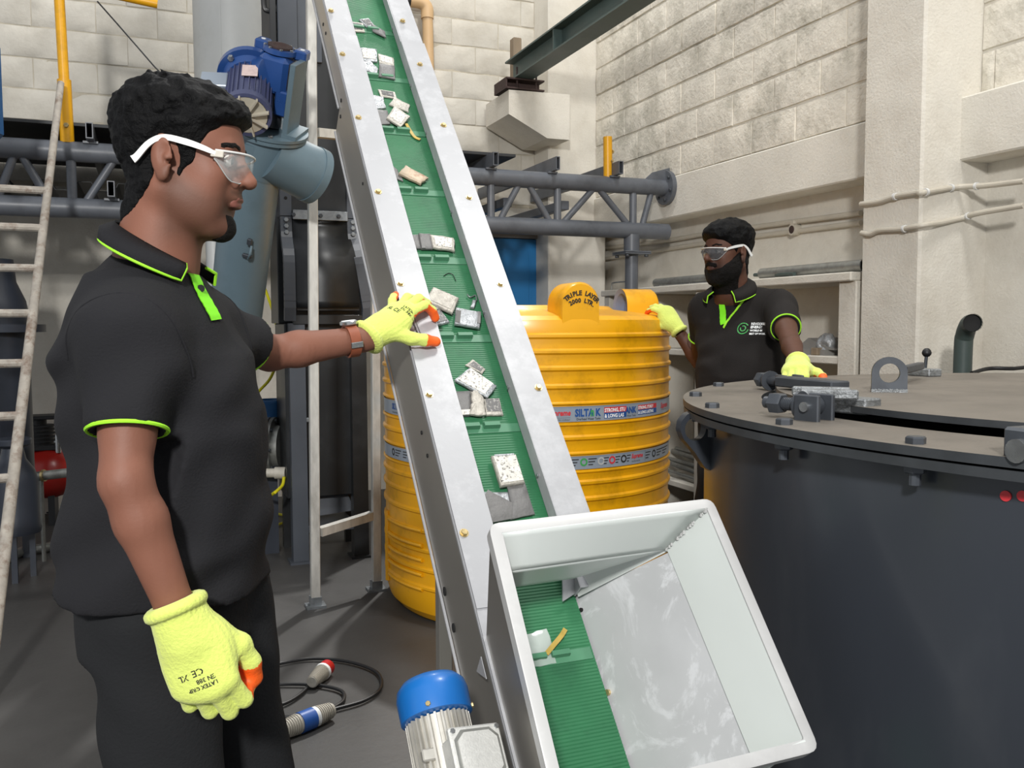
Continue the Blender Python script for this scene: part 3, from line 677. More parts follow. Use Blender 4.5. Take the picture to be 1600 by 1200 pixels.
# ribbed belt: a real saw-tooth surface
BX0, BX1, HB = XL+.058, XR-.066, -.047
P = .0062; ns = int((S1-S0)/P); sv = []; hv = []
for k in range(ns):
    s = S0+k*P; sv += [s, s+P*.55, s+P*.62]; hv += [HB, HB, HB-.0016]
v = []; 
for x in (BX0, BX1): v += [cp(x, s, h) for s, h in zip(sv, hv)]
n = len(sv); f = [(i, n+i, n+i+1, i+1) for i in range(n-1)]
b = MB(); b.add(v, f); b.build('belt', 'belt_green', conv, smooth=False)
cbox(BX0, BX1, S0, S1, HB-.02, HB-.006).build('belt_bed', 'dark_steel', conv, smooth=False)
cbox(BX0+.004, BX1-.004, S0, S1, -.150, -.146).build('belt_return', 'belt_green', conv, smooth=False)
for k in range(-5, 12):
    s = .026+.2565*k
    if s < S0+.05 or s > S1-.05: continue
    cbox(BX0, BX1-.004, s-.016, s+.006, HB, HB+.0022).build('cleat_strip', 'cleat_green', conv, smooth=False)
    for (x0, x1) in ((BX0+.026, BX0+.063), (BX0+.072, BX0+.109)):
        b = MB(); P0 = [(x0, s-.006, HB), (x1, s-.006, HB), (x1, s+.008, HB), (x0, s+.008, HB)]; P1 = [(x0+.001, s-.004, HB+.0135), (x1-.001, s-.004, HB+.0135), (x1-.001, s+.005, HB+.0135), (x0+.001, s+.005, HB+.0135)]
        b.hexa([cp(*p) for p in P0+P1]).build('cleat', 'cleat_green', conv, smooth=False)
for s in (S0, S1): MB().cyl(cp(XL+.012, s, -.1), cp(XR-.012, s, -.1), .048, seg=24).build('end_roller', 'dark_steel', conv)
# feed hopper at the foot
hop = empty('feed_hopper', cp(.68, -.84, .1), parent=None); hop.parent = conv; hop.location = Vector(cp(.68, -.84, .1))-conv.location
R4 = dict(TL=(.480, -.628, .253), TR=(.880, -.632, .278), BR=(.880, -1.054, .267), BL=(.480, -1.052, .216))
def ins(d):                                    # rim outline moved inwards by d
    c = np.mean([np.array(v) for v in R4.values()], 0); o = {}
    for k, sx, ss in (('TL', 1, -1), ('TR', -1, -1), ('BR', -1, 1), ('BL', 1, 1)): o[k] = np.array(R4[k])+[sx*d, ss*d, 0]
    return o
def roundpoly(P, r, n=4):
    out = []; m = len(P)
    for i in range(m):
        a, c, e = np.array(P[i-1]), np.array(P[i]), np.array(P[(i+1) % m]); u, w = nrm(a-c)*r, nrm(e-c)*r
        for t in np.linspace(0, 1, n+1): out.append(c+u*(1-t)**2+w*t**2)
    return out
order = ('TL', 'BL', 'BR', 'TR')
outer = roundpoly([R4[k] for k in order], .018); inn = roundpoly([ins(.019)[k] for k in order], .004)
rings = [[cp(*(p-[0, 0, .02])) for p in outer], [cp(*(p-[0, 0, .001])) for p in outer], [cp(*p) for p in [o_+(i_-o_)*.12 for o_, i_ in zip(outer, inn)]], [cp(*p) for p in inn], [cp(*(p-[0, 0, .02])) for p in inn]]
b = MB(); b.rings(rings, cap=(False, False)); b.build('rim', 'hopper_rim', hop, sharp=60)
I = ins(.018); lo = lambda p, h, dx=0, ds=0: (p[0]+dx, p[1]+ds, h)
HBND = .19
bendL, bendR = (.512, -.688, .205), (.825, -.664, .172)
botL, botR = (.56, -.668, .102), (.712, -.628, .022)
def patch(A, B_, C_, D_, name, mat, n=8):     # bilinear sheet between four corners
    A, B_, C_, D_ = (np.array(q, float) for q in (A, B_, C_, D_)); v = []
    for i in range(n+1):
        for k in range(n+1):
            u, w = i/n, k/n; v.append(cp(*((A*(1-u)+B_*u)*(1-w)+(D_*(1-u)+C_*u)*w)))
    o = MB().add(v, [(i*(n+1)+k, (i+1)*(n+1)+k, (i+1)*(n+1)+k+1, i*(n+1)+k+1) for i in range(n) for k in range(n)]).build(name, mat, hop, sharp=0)
    s_ = o.modifiers.new('t', 'SOLIDIFY'); s_.thickness = .0025
def plate(pts, name, mat, t=.0025):
    cquad(pts, t, MB()).build(name, mat, hop, smooth=False)
patch(I['TL'], I['TR'], bendR, bendL, 'end_wall', 'hopper_wall')
patch(bendL, bendR, botR, botL, 'end_wall_skirt', 'hopper_wall')
rb2 = (.828, -1.052, .172)
plate([I['TR'], I['BR'], rb2, bendR], 'right_wall', 'hopper_wall')
_q0, _q1 = onx(894, 935, .735), onx(975, 1200, .735)
pl0, pl1 = (.735, _q0[0], _q0[1]), (.735, _q1[0]-.06, _q1[1])
plate([(.829, -.672, .173), (.833, -1.06, .171), pl1, pl0], 'chute_plate', 'chute_plate')
plate([I['BL'], lo(I['BL'], -.03, .03, .01), lo(I['BR'], -.03, -.06, .01), I['BR']], 'foot_wall', 'hopper_wall')
# left wall: inside skin and outside skin drop to the left flange of the conveyor
plate([(R4['TL'][0]+.004, -.64, .24), (R4['BL'][0]+.004, -1.05, .205), (XL+.004, -1.07, -.012), (XL+.004, -.72, -.012)], 'left_outer_wall', 'conveyor_steel')
plate([(R4['TL'][0]+.004, -.64, .24), (XL+.004, -.72, -.012), (XL+FW, -.655, -.004), (R4['TL'][0]+.03, -.636, .2)], 'corner_gusset', 'conveyor_white')
plate([(XL-.004, -.71, .002), (XL-.004, -1.42, .002), (XL+.01, -1.42, .003), (XL+.01, -.71, .003)], 'left_edge_strip', 'conveyor_white', .005)
plate([(XL, -.655, -.003), (XL+.052, -.655, -.003), (XL+.012, -.722, -.004), (XL, -.722, -.004)], 'flange_tip', 'conveyor_white', .003)
plate([(.826, -.61, .155), (.73, -.60, -.02), (.735, -.645, -.03), (.830, -.668, .168)], 'closure_plate', 'hopper_wall')
plate([(XL-.006, -.775, -.02), (XL-.006, -.735, -.02), (XL-.006, -.745, -.06)], 'tab', 'conveyor_white', .0015)
q = onbelt(951, 1082, .06)
def onplate(px, py):
    A = cp(*pl0); n_ = nrm(np.cross(cp(*pl1)-A, cp(.829, -.672, .173)-A)); r = sight(px, py); q_ = EYE+r*(((A-EYE)@n_)/(r@n_)); return q_, (n_ if n_@(EYE-q_) > 0 else -n_)
q_, n_ = onplate(951, 1082); MB().cyl(q_, q_+n_*.005, .0055, seg=14).build('plate_screw', 'brass_bolt', hop)
q_, n_ = onplate(909, 953); MB().cyl(q_, q_+n_*.0034, .004, seg=12).build('plate_hole', 'dark_hole', hop)
plate([(.70, -.615, -.0), (.735, -.60, .0), (.735, -.635, -.03), (.70, -.65, -.03)], 'baffle', 'conveyor_white')
# weld burrs along the end wall / right wall seam
b = MB(); A, B_ = np.array(I['TR']), np.array(bendR)
for k in range(26):
    t = random.random(); p = cp(*(A+(B_-A)*t+[-.003, -.003, .002])); r = random.uniform(.0008, .0022); b.obox(p, V3(r, 0, 0), V3(0, r, 0), V3(0, 0, r*1.6))
b.build('weld_burr', 'hopper_rim', hop)['kind'] = 'stuff'
# drive motor beside the foot
mo = empty('drive_motor', cp(.428, -.95, .01)); mo.parent = conv; mo.location = Vector(cp(.428, -.95, .01))-conv.location
MX, MH, MR = .405, .012, .052
b = MB(); a0, a1 = cp(MX, -.84, MH), cp(MX, -1.11, MH); b.cyl(a0, a1, MR-.008, seg=30); b.build('housing', 'motor_alu', mo)
for k in range(30):
    t = 2*math.pi*k/30; d = CE*math.cos(t)+CN*math.sin(t); MB().obox((a0+a1)/2+d*(MR-.006), d*.006, np.cross(nrm(a1-a0), d)*.0017, (a1-a0)/2).build('cooling_fin', 'motor_alu', mo, smooth=False)
b = MB(); b.lathe([(MR+.0, 0), (MR+.006, .002), (MR+.007, .038), (MR+.004, .052), (MR-.006, .063), (.03, .069), (.001, .07)], cp(MX, -.838, MH), CU, 36); b.build('fan_cover', 'fan_blue', mo)
for t in (2.0, 4.0, 0.2): 
    d = CE*math.cos(t)*.9+CN*math.sin(t); d = nrm(CE*math.cos(t)+CN*math.sin(t)); MB().hexhead(cp(MX, -.828, MH)+d*(MR+.006), d, .0045, .0035).build('cover_screw', 'brass_bolt', mo)
bd = nrm(CN*1.0+CE*.18-CU*.0); bx = nrm(np.cross(CU, bd)); bc = cp(MX+.012, -.925, MH)+bd*(MR+.018)
b = MB(); b.obox(bc-bd*.012, bx*.036, CU*.036, bd*.02, 0, .004); b.build('terminal_box', 'box_alu', mo)
b = MB(); b.obox(bc+bd*.014, bx*.043, CU*.043, bd*.006, 0, .004); b.build('box_lid', 'box_alu', mo)
oc = [(-.034, -.022), (-.022, -.034), (.022, -.034), (.034, -.022), (.034, .022), (.022, .034), (-.022, .034), (-.034, .022)]
b = MB(); b.prism([(x*1.1, y*1.1) for x, y in oc], bc+bd*.0195, bx, CU, bd*.0012); b.build('lid_groove', 'galvanised', mo, smooth=False)
b = MB(); b.prism([(x*.96, y*.96) for x, y in oc], bc+bd*.0205, bx, CU, bd*.003); b.build('lid_panel', 'box_alu', mo, smooth=False)
for sx in (-1, 1):
    for sy in (-1, 1): MB().hexhead(bc+bd*.02+bx*sx*.037+CU*sy*.037, bd, .0042, .003).build('lid_screw', 'steel', mo)
for k, ss in enumerate((-.90, -1.0)): MB().obox(cp(MX-.034, ss, MH)+CN*.038, CE*.012, CU*.009, CN*.006, 0, .002).build('lug', 'motor_alu', mo)
cbl = spline([bc-bx*.036-CU*.02-bd*.012, bc-bx*.06-CU*.05, bc-bx*.075-CU*.1-CN*.02, bc-bx*.09-CU*.2-CN*.06], 20); b = MB(); b.tube(cbl, .005, 8); b.tube(cbl+bx*.011, .005, 8); b.build('cable', 'black_rubber', mo)
b = MB(); b.cyl(a1, a1-CU*.04, MR+.004, seg=28); b.obox(a1-CU*.10, CE*.05, CU*.06, CN*.05, 0, .008); b.cyl(a1-CU*.1, np.array(cp(XL+.01, 0, 0))*[1, 0, 0]+(a1-CU*.1)*[0, 1, 1], .025, seg=18); b.build('gearbox', 'motor_alu', mo)
# legs: white square tubes with cross rails, and the foot stand
f1, f2 = atz(493, 948, 0), atz(588, 922, 0); yl = 4.2
for k, (x, y) in enumerate(((f1[0], f1[1]), (f2[0], f2[1]))):
    MB().bar((x, y, .035), (x+.04, y, 3.62), .042, .042, (0, 1, 0), 0, .003).build('leg', 'post_white', conv, smooth=False)
    b = MB(); b.box((x-.045, y-.04, 0), (x+.045, y+.04, .012)).box((x-.026, y-.026, .012), (x+.026, y+.026, .05)); b.build('foot_plate', 'scratched_steel', conv, smooth=False)
for z in (.365, 2.2): MB().bar((f1[0]+.021+z*.011, f1[1], z-.012), (f2[0]-.021+z*.011, f2[1], z+.012), .04, .04).build('cross_rail', 'post_white', conv, smooth=False)
zt3 = 3.6; MB().box((XL, f1[1]-.03, zt3-.03), (f2[0]+.06, f2[1]+.03, zt3+.03)).build('head_rail', 'post_white', conv, smooth=False)
for x in (XL+.024, XR-.024):
    for y_ in (1.18, 1.74):
        zt_l = CO[2]+(y_-CO[1])*1.094-.225; MB().box((x-.014, y_-.014, .01), (x+.014, y_+.014, zt_l), 0, .002).build('support_leg', 'conveyor_steel', conv, smooth=False); MB().box((x-.04, y_-.045, 0), (x+.04, y_+.045, .01)).build('foot_plate', 'scratched_steel', conv, smooth=False)
for y_ in (1.18, 1.74): MB().box((XL+.042, y_-.015, .16), (XR-.042, y_+.015, .19)).build('cross_rail', 'conveyor_steel', conv, smooth=False)

# ------------------------------------------------------------------ scrap batteries and wrappers riding on the belt
def item(name, label, cat, pxs, sc, org, h, t, mats, deco=None, bulge=0.0, jag=0.0):
    """pxs: sighted outline (zoom coordinates with scale sc and origin org) lying h above the belt; t thick"""
    Q = [onbelt(org[0]+x/sc, org[1]+y/sc, HB+h+t) for x, y in pxs]; c = np.mean(Q, 0)
    if sum(Q[i-1][0]*Q[i][1]-Q[i][0]*Q[i-1][1] for i in range(len(Q))) < 0: Q = Q[::-1]
    root = empty(name, cp(c[0], c[1], HB+h), label, cat, 'scrap batteries on the green belt' if cat == 'battery' else None)
    pts = []
    for i in range(len(Q)):
        a, b_ = Q[i], Q[(i+1) % len(Q)]
        for u in (np.linspace(0, 1, 5)[:-1]): pts.append(a+(b_-a)*u+np.array([random.uniform(-1, 1), random.uniform(-1, 1)])*jag)
    pts = np.array(pts); b = MB(); R = []
    for (e, hh) in ((.06, 0), (.0, t*.15), (.0, t*.8), (.07, t)):
        R.append([cp(*(p+(c-p)*e), HB+h+hh) for p in pts])
    R.append([cp(*(p+(c-p)*.5), HB+h+t*(1+bulge)+random.uniform(-1, 1)*jag*.8) for p in pts]); R.append([cp(*(c+(p-c)*.02), HB+h+t*(1+bulge)) for p in pts])
    b.rings(R); b.build('shell', mats[0], root, sharp=50)
    for (u0, v0, u1, v1, m, nm) in (deco or []):      # printed patches / terminal strips in the outline's own frame
        A, B_, C_, D_ = Q[:4]; f = lambda u, w: (A*(1-u)+B_*u)*(1-w)+(D_*(1-u)+C_*u)*w
        hh = HB+h+t*(1+bulge)+.0006
        bb = MB(); quad = [f(u0, v0), f(u1, v0), f(u1, v1), f(u0, v1)]
        bb.add([cp(*q_, hh-.002) for q_ in quad]+[cp(*q_, hh) for q_ in quad], [(0, 1, 5, 4), (1, 2, 6, 5), (2, 3, 7, 6), (3, 0, 4, 7), (4, 5, 6, 7)]); bb.build(nm, m, root, smooth=False)
    return root
ZA, ZBm, ZCm, ZD = (4.283, (540, 20)), (6.0, (620, 340)), (4.0, (690, 540)), (2.727, (780, 760))
PW = [(.12, .14, .88, .86, 'bat_print_white', 'label')]; PD = [(.1, .1, .9, .8, 'bat_print_dark', 'label'), (.1, .84, .9, .94, 'bat_print_white', 'terminal_strip')]
FR = [(.14, .16, .86, .84, 'bat_print_dark', 'label')]
BT = 'battery'
items = [
 ('pouch_battery', 'small light battery with a dark window, leftmost in the topmost row on the belt', BT, [(28, 55), (118, 68), (128, 125), (38, 118)], ZA, 0, .006, ['bat_light'], FR),
 ('pouch_battery', 'small grey battery tilted above the cleat in the middle of the topmost row', BT, [(88, 42), (155, 35), (192, 80), (150, 98)], ZA, 0, .006, ['bat_silver'], FR),
 ('pouch_battery', 'plain dark battery at the right end of the topmost row', BT, [(172, 68), (262, 120), (270, 162), (180, 118)], ZA, .004, .005, ['bat_dark'], None),
 ('pouch_battery', 'crinkled silver battery, upper left of the second row from the top', BT, [(95, 228), (205, 240), (215, 325), (105, 312)], ZA, 0, .007, ['bat_silver'], PW),
 ('pouch_battery', 'pale battery at the upper right of the second row from the top', BT, [(218, 270), (322, 300), (328, 358), (225, 330)], ZA, 0, .007, ['bat_light'], PW),
 ('pouch_battery', 'striped grey pouch slumped at the lower left of the second row', BT, [(102, 322), (165, 318), (218, 370), (208, 412), (120, 372)], ZA, .003, .005, ['bat_silver'], None),
 ('pouch_battery', 'plain dark square battery at the lower right of the second row', BT, [(225, 335), (328, 352), (332, 440), (222, 420)], ZA, .004, .006, ['bat_dark'], None),
 ('pouch_battery', 'flat battery with a dark window at the top of the third row', BT, [(218, 510), (330, 528), (342, 572), (235, 555)], ZA, 0, .005, ['bat_light'], FR),
 ('pouch_battery', 'pale crumpled battery beside the left edge in the third row', BT, [(148, 540), (255, 560), (270, 632), (180, 636)], ZA, 0, .007, ['bat_silver'], None),
 ('pouch_battery', 'wrinkled pale battery on the right of the third row, half under another', BT, [(325, 562), (430, 612), (420, 660), (292, 610)], ZA, 0, .007, ['bat_light'], None),
 ('pouch_battery', 'beige printed square battery on top of the third row pile', BT, [(330, 620), (432, 690), (370, 760), (275, 700)], ZA, .008, .007, ['bat_light'], PW),
 ('pouch_battery', 'dark slab battery at the lower left of the third row', BT, [(178, 640), (280, 650), (300, 740), (205, 745)], ZA, .002, .006, ['bat_dark'], None),
 ('pouch_battery', 'rust-stained battery resting above the fourth cleat row', BT, [(400, 1018), (552, 1098), (505, 1140), (355, 1070)], ZA, .004, .009, ['bat_rusty'], None),
 ('pouch_battery', 'dark flat scrap beside the rust-stained battery', BT, [(275, 985), (350, 1050), (385, 1125), (300, 1100)], ZA, 0, .004, ['bat_dark'], None),
 ('pouch_battery', 'dull grey battery at the left end of the fifth row', BT, [(98, 158), (205, 155), (232, 285), (125, 282)], ZBm, 0, .007, ['bat_dark'], None),
 ('pouch_battery', 'dull grey battery with a folded tab in the middle of the fifth row', BT, [(205, 142), (318, 150), (340, 288), (230, 288)], ZBm, .003, .007, ['bat_dark'], [(.05, 0, .35, .7, 'bat_dark', 'folded_tab')]),
 ('pouch_battery', 'crinkled pale battery at the right end of the fifth row', BT, [(315, 152), (540, 185), (540, 302), (345, 280)], ZBm, .004, .009, ['bat_light'], PW),
 ('pouch_battery', 'large pale battery lying diagonally in the sixth row, nearest the glove', BT, [(345, 645), (588, 750), (525, 888), (270, 770)], ZBm, .007, .011, ['bat_light'], [(.1, .1, .9, .9, 'bat_light', 'label')]),
 ('pouch_battery', 'dark framed battery at the fingertips of the orange glove', BT, [(300, 850), (385, 828), (497, 975), (365, 1008)], ZBm, .0, .008, ['bat_silver'], PD),
 ('pouch_battery', 'shiny silver pouch battery with dark ends, right in the sixth row', BT, [(558, 838), (788, 880), (780, 1025), (542, 988)], ZBm, .006, .010, ['bat_silver'], [(.02, .05, .2, .8, 'bat_edge', 'terminal_strip'), (.88, .2, 1.0, .95, 'bat_dark', 'terminal_strip')]),
 ('metal_flake', 'small bent metal flake against the right lip above the silver pouch', 'scrap', [(715, 765), (748, 775), (728, 842), (690, 835)], ZBm, .0, .008, ['bat_silver'], None),
 ('pouch_battery', 'tiny framed battery at the top of the seventh row', BT, [(195, 85), (275, 145), (255, 175), (150, 120)], ZCm, 0, .005, ['bat_light'], FR),
 ('pouch_battery', 'tilted white printed battery in a clear edge, top of the seventh row', BT, [(180, 133), (345, 248), (290, 322), (83, 210)], ZCm, .005, .009, ['bat_silver'], [(.06, .06, .88, .94, 'bat_print_white', 'label')]),
 ('pouch_battery', 'dark grey battery with a white top strip at the left of the seventh row', BT, [(55, 285), (188, 278), (192, 430), (100, 436)], ZCm, 0, .008, ['bat_dark'], [(.02, .0, 1, .2, 'bat_print_white', 'terminal_strip')]),
 ('pouch_battery', 'black printed battery with a white frame at the right of the seventh row', BT, [(265, 330), (360, 325), (388, 430), (280, 432)], ZCm, 0, .008, ['bat_light'], [(.07, .18, .93, .94, 'bat_print_dark', 'label')]),
 ('foil_scrap', 'crumpled beige foil between two batteries in the seventh row', 'scrap', [(185, 285), (225, 275), (268, 335), (276, 430), (175, 425), (190, 350)], ZCm, .008, .008, ['bat_light'], None),
 ('pouch_battery', 'cream rounded battery lying alone above the grey sheets near the hopper', BT, [(312, 685), (465, 675), (522, 850), (372, 872)], ZCm, .006, .013, ['bat_light'], [(.05, .05, .95, .95, 'bat_print_white', 'label'), (.1, .93, .9, 1.0, 'bat_silver', 'terminal_strip')]),
 ('pouch_battery', 'thin pale plate under the grey sheets beside the hopper rim', BT, [(222, 912), (418, 915), (435, 985), (240, 985)], ZCm, 0, .004, ['bat_silver'], None),
 ('grey_sheet', 'dark grey pointed sheet scrap sliding under the hopper rim', 'scrap', [(290, 898), (440, 980), (450, 1080), (270, 1110), (243, 978)], ZCm, .006, .004, ['bat_dark'], None),
 ('grey_sheet', 'dark grey strip of sheet below the cream battery', 'scrap', [(408, 875), (522, 855), (584, 1050), (430, 1085), (435, 985)], ZCm, .004, .005, ['bat_dark'], None),
]
for (nm, lbl, cat, q, (sc, og), h, t, mt, dc) in items:
    crumple = 'crumpl' in lbl or 'crinkl' in lbl or 'wrinkl' in lbl or 'slump' in lbl or 'rust' in lbl
    item(nm, lbl, cat, q, sc, og, h+.001, t, mt, dc, bulge=.12 if cat == BT else .3, jag=.0018 if crumple else .0006)
item('plastic_bag', 'small clear plastic bag on the belt inside the hopper', 'bag', [(118, 628), (205, 605), (245, 750), (150, 768)], *ZD, .001, .004, ['plastic_bag'], None, .5, .0015)
for nm, lbl, pts, mt, og, sc, hh in (('yellow_strip', 'curled yellow plastic strip beside the clear bag in the hopper', [(282, 608), (262, 640), (235, 672), (200, 715)], 'strip_yellow', (780, 760), 2.727, .010), ('pale_strip', 'thin yellowish strip hanging below the third row of batteries', [(405, 742), (430, 790), (462, 830), (498, 852)], 'strip_yellow', (540, 20), 4.283, .004)):
    pp = [onbelt(og[0]+x/sc, og[1]+y/sc, HB+hh) for x, y in pts]; pp = spline([cp(*q, HB+hh+.002*(i % 2)) for i, q in enumerate(pp)], 14); b = MB()
    for i in range(len(pp)-1): b.obox((pp[i]+pp[i+1])/2, (pp[i+1]-pp[i])*.52, nrm(np.cross(CN, pp[i+1]-pp[i]))*.0045, CN*.0009)
    tag(b.build(nm, mt), lbl, 'strip')
wsp = spline([cp(*onbelt(x, y, HB), HB+.002) for x, y in ((693, 432), (700, 428), (707, 430), (712, 440))], 16); tag(MB().tube(wsp, .0009, 6).build('thin_wire', 'dark_hole'), 'short curled dark wire lying on the belt above the sixth row', 'wire')
wsp = spline([cp(*onbelt(x, y, HB), HB+.006) for x, y in ((729, 463), (734, 467), (742, 464), (744, 472))], 12); tag(MB().tube(wsp, .0016, 6).build('metal_hook', 'steel'), 'bent metal hook above the silver pouch by the right lip', 'scrap')
# ------------------------------------------------------------------ yellow water tank
tl = atd(822, 505, 4.36); TC = np.array([tl[0], tl[1], 0]); TR = .685
tank = empty('water_tank', TC, 'big round yellow plastic water tank with ribs and two printed bands', 'tank')
tfront = nrm((EYE-TC)*[1, 1, 0]); tright = np.array([-tfront[1], tfront[0], 0])
def tpt(a, r, z): return TC+(tfront*math.cos(a)+tright*math.sin(a))*r+AZ*z     # a: angle from the viewer's side to the right
prof = [(.55, 0), (TR-.05, .012), (TR-.015, .05), (TR, .1)]
ridges = [.17, .25, .335, .42, .505, .585, .655, .705, .775, .845, .905, .985, 1.06, 1.135, 1.205, 1.27]
for z in ridges:
    if z in (.705, .905): prof += [(TR, z-.012), (TR+.008, z-.006), (TR+.008, z-.001), (TR-.003, z+.004)]
    elif z in (.775, .985): prof += [(TR-.003, z-.004), (TR+.008, z+.001), (TR+.008, z+.006), (TR, z+.012)]
    else: prof += [(TR, z-.014), (TR+.009, z-.006), (TR+.009, z+.004), (TR, z+.012)]
prof += [(TR, 1.305), (TR-.006, 1.335), (TR-.03, 1.352), (TR-.10, 1.364), (.42, 1.385), (.40, 1.40), (.25, 1.405), (.24, 1.395), (.001, 1.40)]
b = MB(); b.lathe(prof, TC, AZ, 112); b.build('body', 'tank_yellow', tank, sharp=24)
for k in range(4):
    a = math.radians(19.6+90*k); out = tfront*math.cos(a)+tright*math.sin(a); sid = np.cross(AZ, out); c0 = TC+out*(TR-.012)
    arch = [(-.088, 1.27)]+[(-.088*math.cos(t), 1.40+.092*math.sin(t)) for t in np.linspace(0, math.pi, 15)]+[(.088, 1.27)]
    inner = [(x*.86, (z-1.27)*.9+1.27) for x, z in arch]
    R = [[c0+sid*x+AZ*z for x, z in arch], [c0+out*.006+sid*x*.95+AZ*(1.27+(z-1.27)*.97) for x, z in arch]]
    b = MB(); b.rings([[c0-out*.17+sid*x*.92+AZ*z for x, z in arch], [c0-out*.01+sid*x+AZ*z for x, z in arch], [c0+out*.004+sid*x*.93+AZ*(1.27+(z-1.27)*.96) for x, z in arch]], cap=(False, True))
    lug = b.build('lifting_lug', 'tank_yellow', tank, sharp=45)
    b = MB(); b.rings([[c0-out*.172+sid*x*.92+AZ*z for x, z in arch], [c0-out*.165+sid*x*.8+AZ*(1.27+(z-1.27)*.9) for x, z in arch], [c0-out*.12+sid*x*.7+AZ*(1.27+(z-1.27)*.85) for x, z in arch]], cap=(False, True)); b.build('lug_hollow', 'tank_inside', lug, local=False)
    if k == 0:
        b = MB(); fo = c0+out*.0058
        def arc_text(txt, size, rad, zc, a0, a1):
            n = len(txt)
            for i, chh in enumerate(txt):
                t = a0+(a1-a0)*i/(n-1); ex = sid*math.cos(t)-AZ*math.sin(t); ey = sid*math.sin(t)+AZ*math.cos(t); o = fo+sid*rad*math.sin(t)+AZ*(zc+rad*math.cos(t))
                text_on(b, chh, size, o, ex, ey, 0, bold=.0012, align='CENTER')
        arc_text('TRIPLE LAYER', .027, .092, 1.345, -.72, .80); arc_text('2000 LTR.', .025, .085, 1.322, -.52, .66)
        b.build('lettering', 'print_black', lug, smooth=False)
for zz in (1.27, 1.205): pass
# printed bands
def band(z0, z1, name):
    t = np.linspace(-math.pi, math.pi, 97); R = [[tpt(a, TR+.0025, z) for a in t[:-1]] for z in (z0, z1)]; b = MB(); b.rings(R, cap=(False, False)); return b.build(name, 'sticker_silver', tank)
b1 = band(.913, .977, 'printed_band'); b2 = band(.712, .768, 'printed_band')
class BandText:
    def __init__(s): s.by = []
    def put(s, px, z, txt, size, m, bold=.0, shear=0.0, sx=1.0):
        a0 = pxang(px); mb = MB(); s.by.append((m, mb))
        v, f = text_mesh(txt, size, bold, 'LEFT', shear)
        if len(v): mb.add([tpt(a0+x*sx/TR, TR+.0036, z+y) for x, y in v], f)
    def rect(s, px0, px1, z0, z1, m, off=.0031):
        a = np.linspace(pxang(px0), pxang(px1), 6); mb = MB(); s.by.append((m, mb)); v = [tpt(q, TR+off, z) for z in (z0, z1) for q in a]
        mb.add(v, [(i, i+1, 7+i, 6+i) for i in range(5)])
    def done(s, par):
        for m, mb in s.by:
            if mb.v: mb.build('print', m, par, smooth=False)
def pxang(px):                                # angle on the tank wall seen at pixel column px
    best = min(np.linspace(-1.5, 1.5, 3001), key=lambda a: abs(pix(tpt(a, TR, .9))[0]-px)); return best
def pix(p):
    q = np.asarray(p)-EYE; z = q@_F; return 800+FPX*(q@CR)/z, 600+FPX*(q@CD)/z
T1 = BandText()
T1.put(856, .940, 'Supreme', .033, 'print_red', .0012, .25, .80); T1.rect(862, 891, .930, .931, 'print_black'); T1.put(866, .918, 'PLASTIC COMPANY', .0095, 'print_black', 0, 0, .8)
T1.put(898, .935, 'SILTA', .042, 'print_blue', .0018, 0, .80); T1.put(922, .935, 'n', .050, 'print_green', .0018, 0, .72); T1.put(930, .935, 'K', .042, 'print_blue', .0018, 0, .8)
T1.put(900, .919, 'Overhead Water Tanks', .0135, 'print_black', .0002, 0, .86)
T1.rect(943.5, 978, .945, .968, 'print_red', .003); T1.rect(943.5, 978, .921, .944, 'print_blue', .003)
T1.put(944, .948, 'STRONG, STU', .0215, 'print_white', .0008, 0, .82); T1.put(944, .924, '& LONG LAS', .0215, 'print_white', .0008, 0, .85)
T1.put(976.5, .937, 'ANK', .036, 'print_blue', .0016, 0, .85); T1.put(979, .921, 'Water Tanks', .012, 'print_black', 0, 0, .85)
T1.rect(996, 1024.5, .946, .966, 'print_red', .003); T1.rect(996, 1024.5, .924, .945, 'print_blue', .003)
T1.put(996.4, .949, 'STRONG, STURDY', .018, 'print_white', .0007, 0, .80); T1.put(996.4, .928, '& LONG LASTING', .018, 'print_white', .0007, 0, .84)
T1.put(1031, .938, 'Supreme', .034, 'print_red', .001, .25, .9); T1.rect(1032, 1040, .929, .930, 'print_black')
for p0 in (614, 630):
    T1.put(p0, .938, 'SILTANK', .036, 'print_blue', .0015, 0, .8); T1.put(p0, .920, 'Overhead Water Tanks', .0115, 'print_black', 0, 0, .8)
T1.done(b1)
T2 = BandText()
def roundel(px, m):
    a = pxang(px); mb = MB(); T2.by.append((m, mb)); t = np.linspace(0, 2*math.pi, 15)[:-1]
    vo = [tpt(a+.017*math.cos(q)/TR, TR+.0034, .742+.017*math.sin(q)) for q in t]; vi = [tpt(a+.010*math.cos(q)/TR, TR+.0034, .742+.010*math.sin(q)) for q in t]; n = len(t)
    mb.add(vo+vi, [(i, (i+1) % n, n+(i+1) % n, n+i) for i in range(n)])
for px, m in ((912, 'print_green'), (939, 'duct_grey'), (956, 'print_red'), (974, 'print_black'), (1021, 'print_black'), (615, 'print_black')): roundel(px, m)
for px, w in ((893, 11), (919, 13), (943, 8), (961, 8), (979, 6), (1008, 8), (1025, 9), (1034, 8), (618, 9), (630, 9)):
    for k, zz in enumerate((.752, .740, .728)): T2.rect(px, px+w*(1, .8, .55)[k], zz, zz+.004, 'print_black', .0034)
T2.put(986, .739, 'Supreme', .026, 'print_red', .001, .25, .82); T2.put(986, .722, 'TRUSTED PLASTIC', .009, 'print_black', 0, 0, .8); T2.rect(1007.2, 1007.5, .718, .764, 'print_black', .0034)
T2.done(b2)
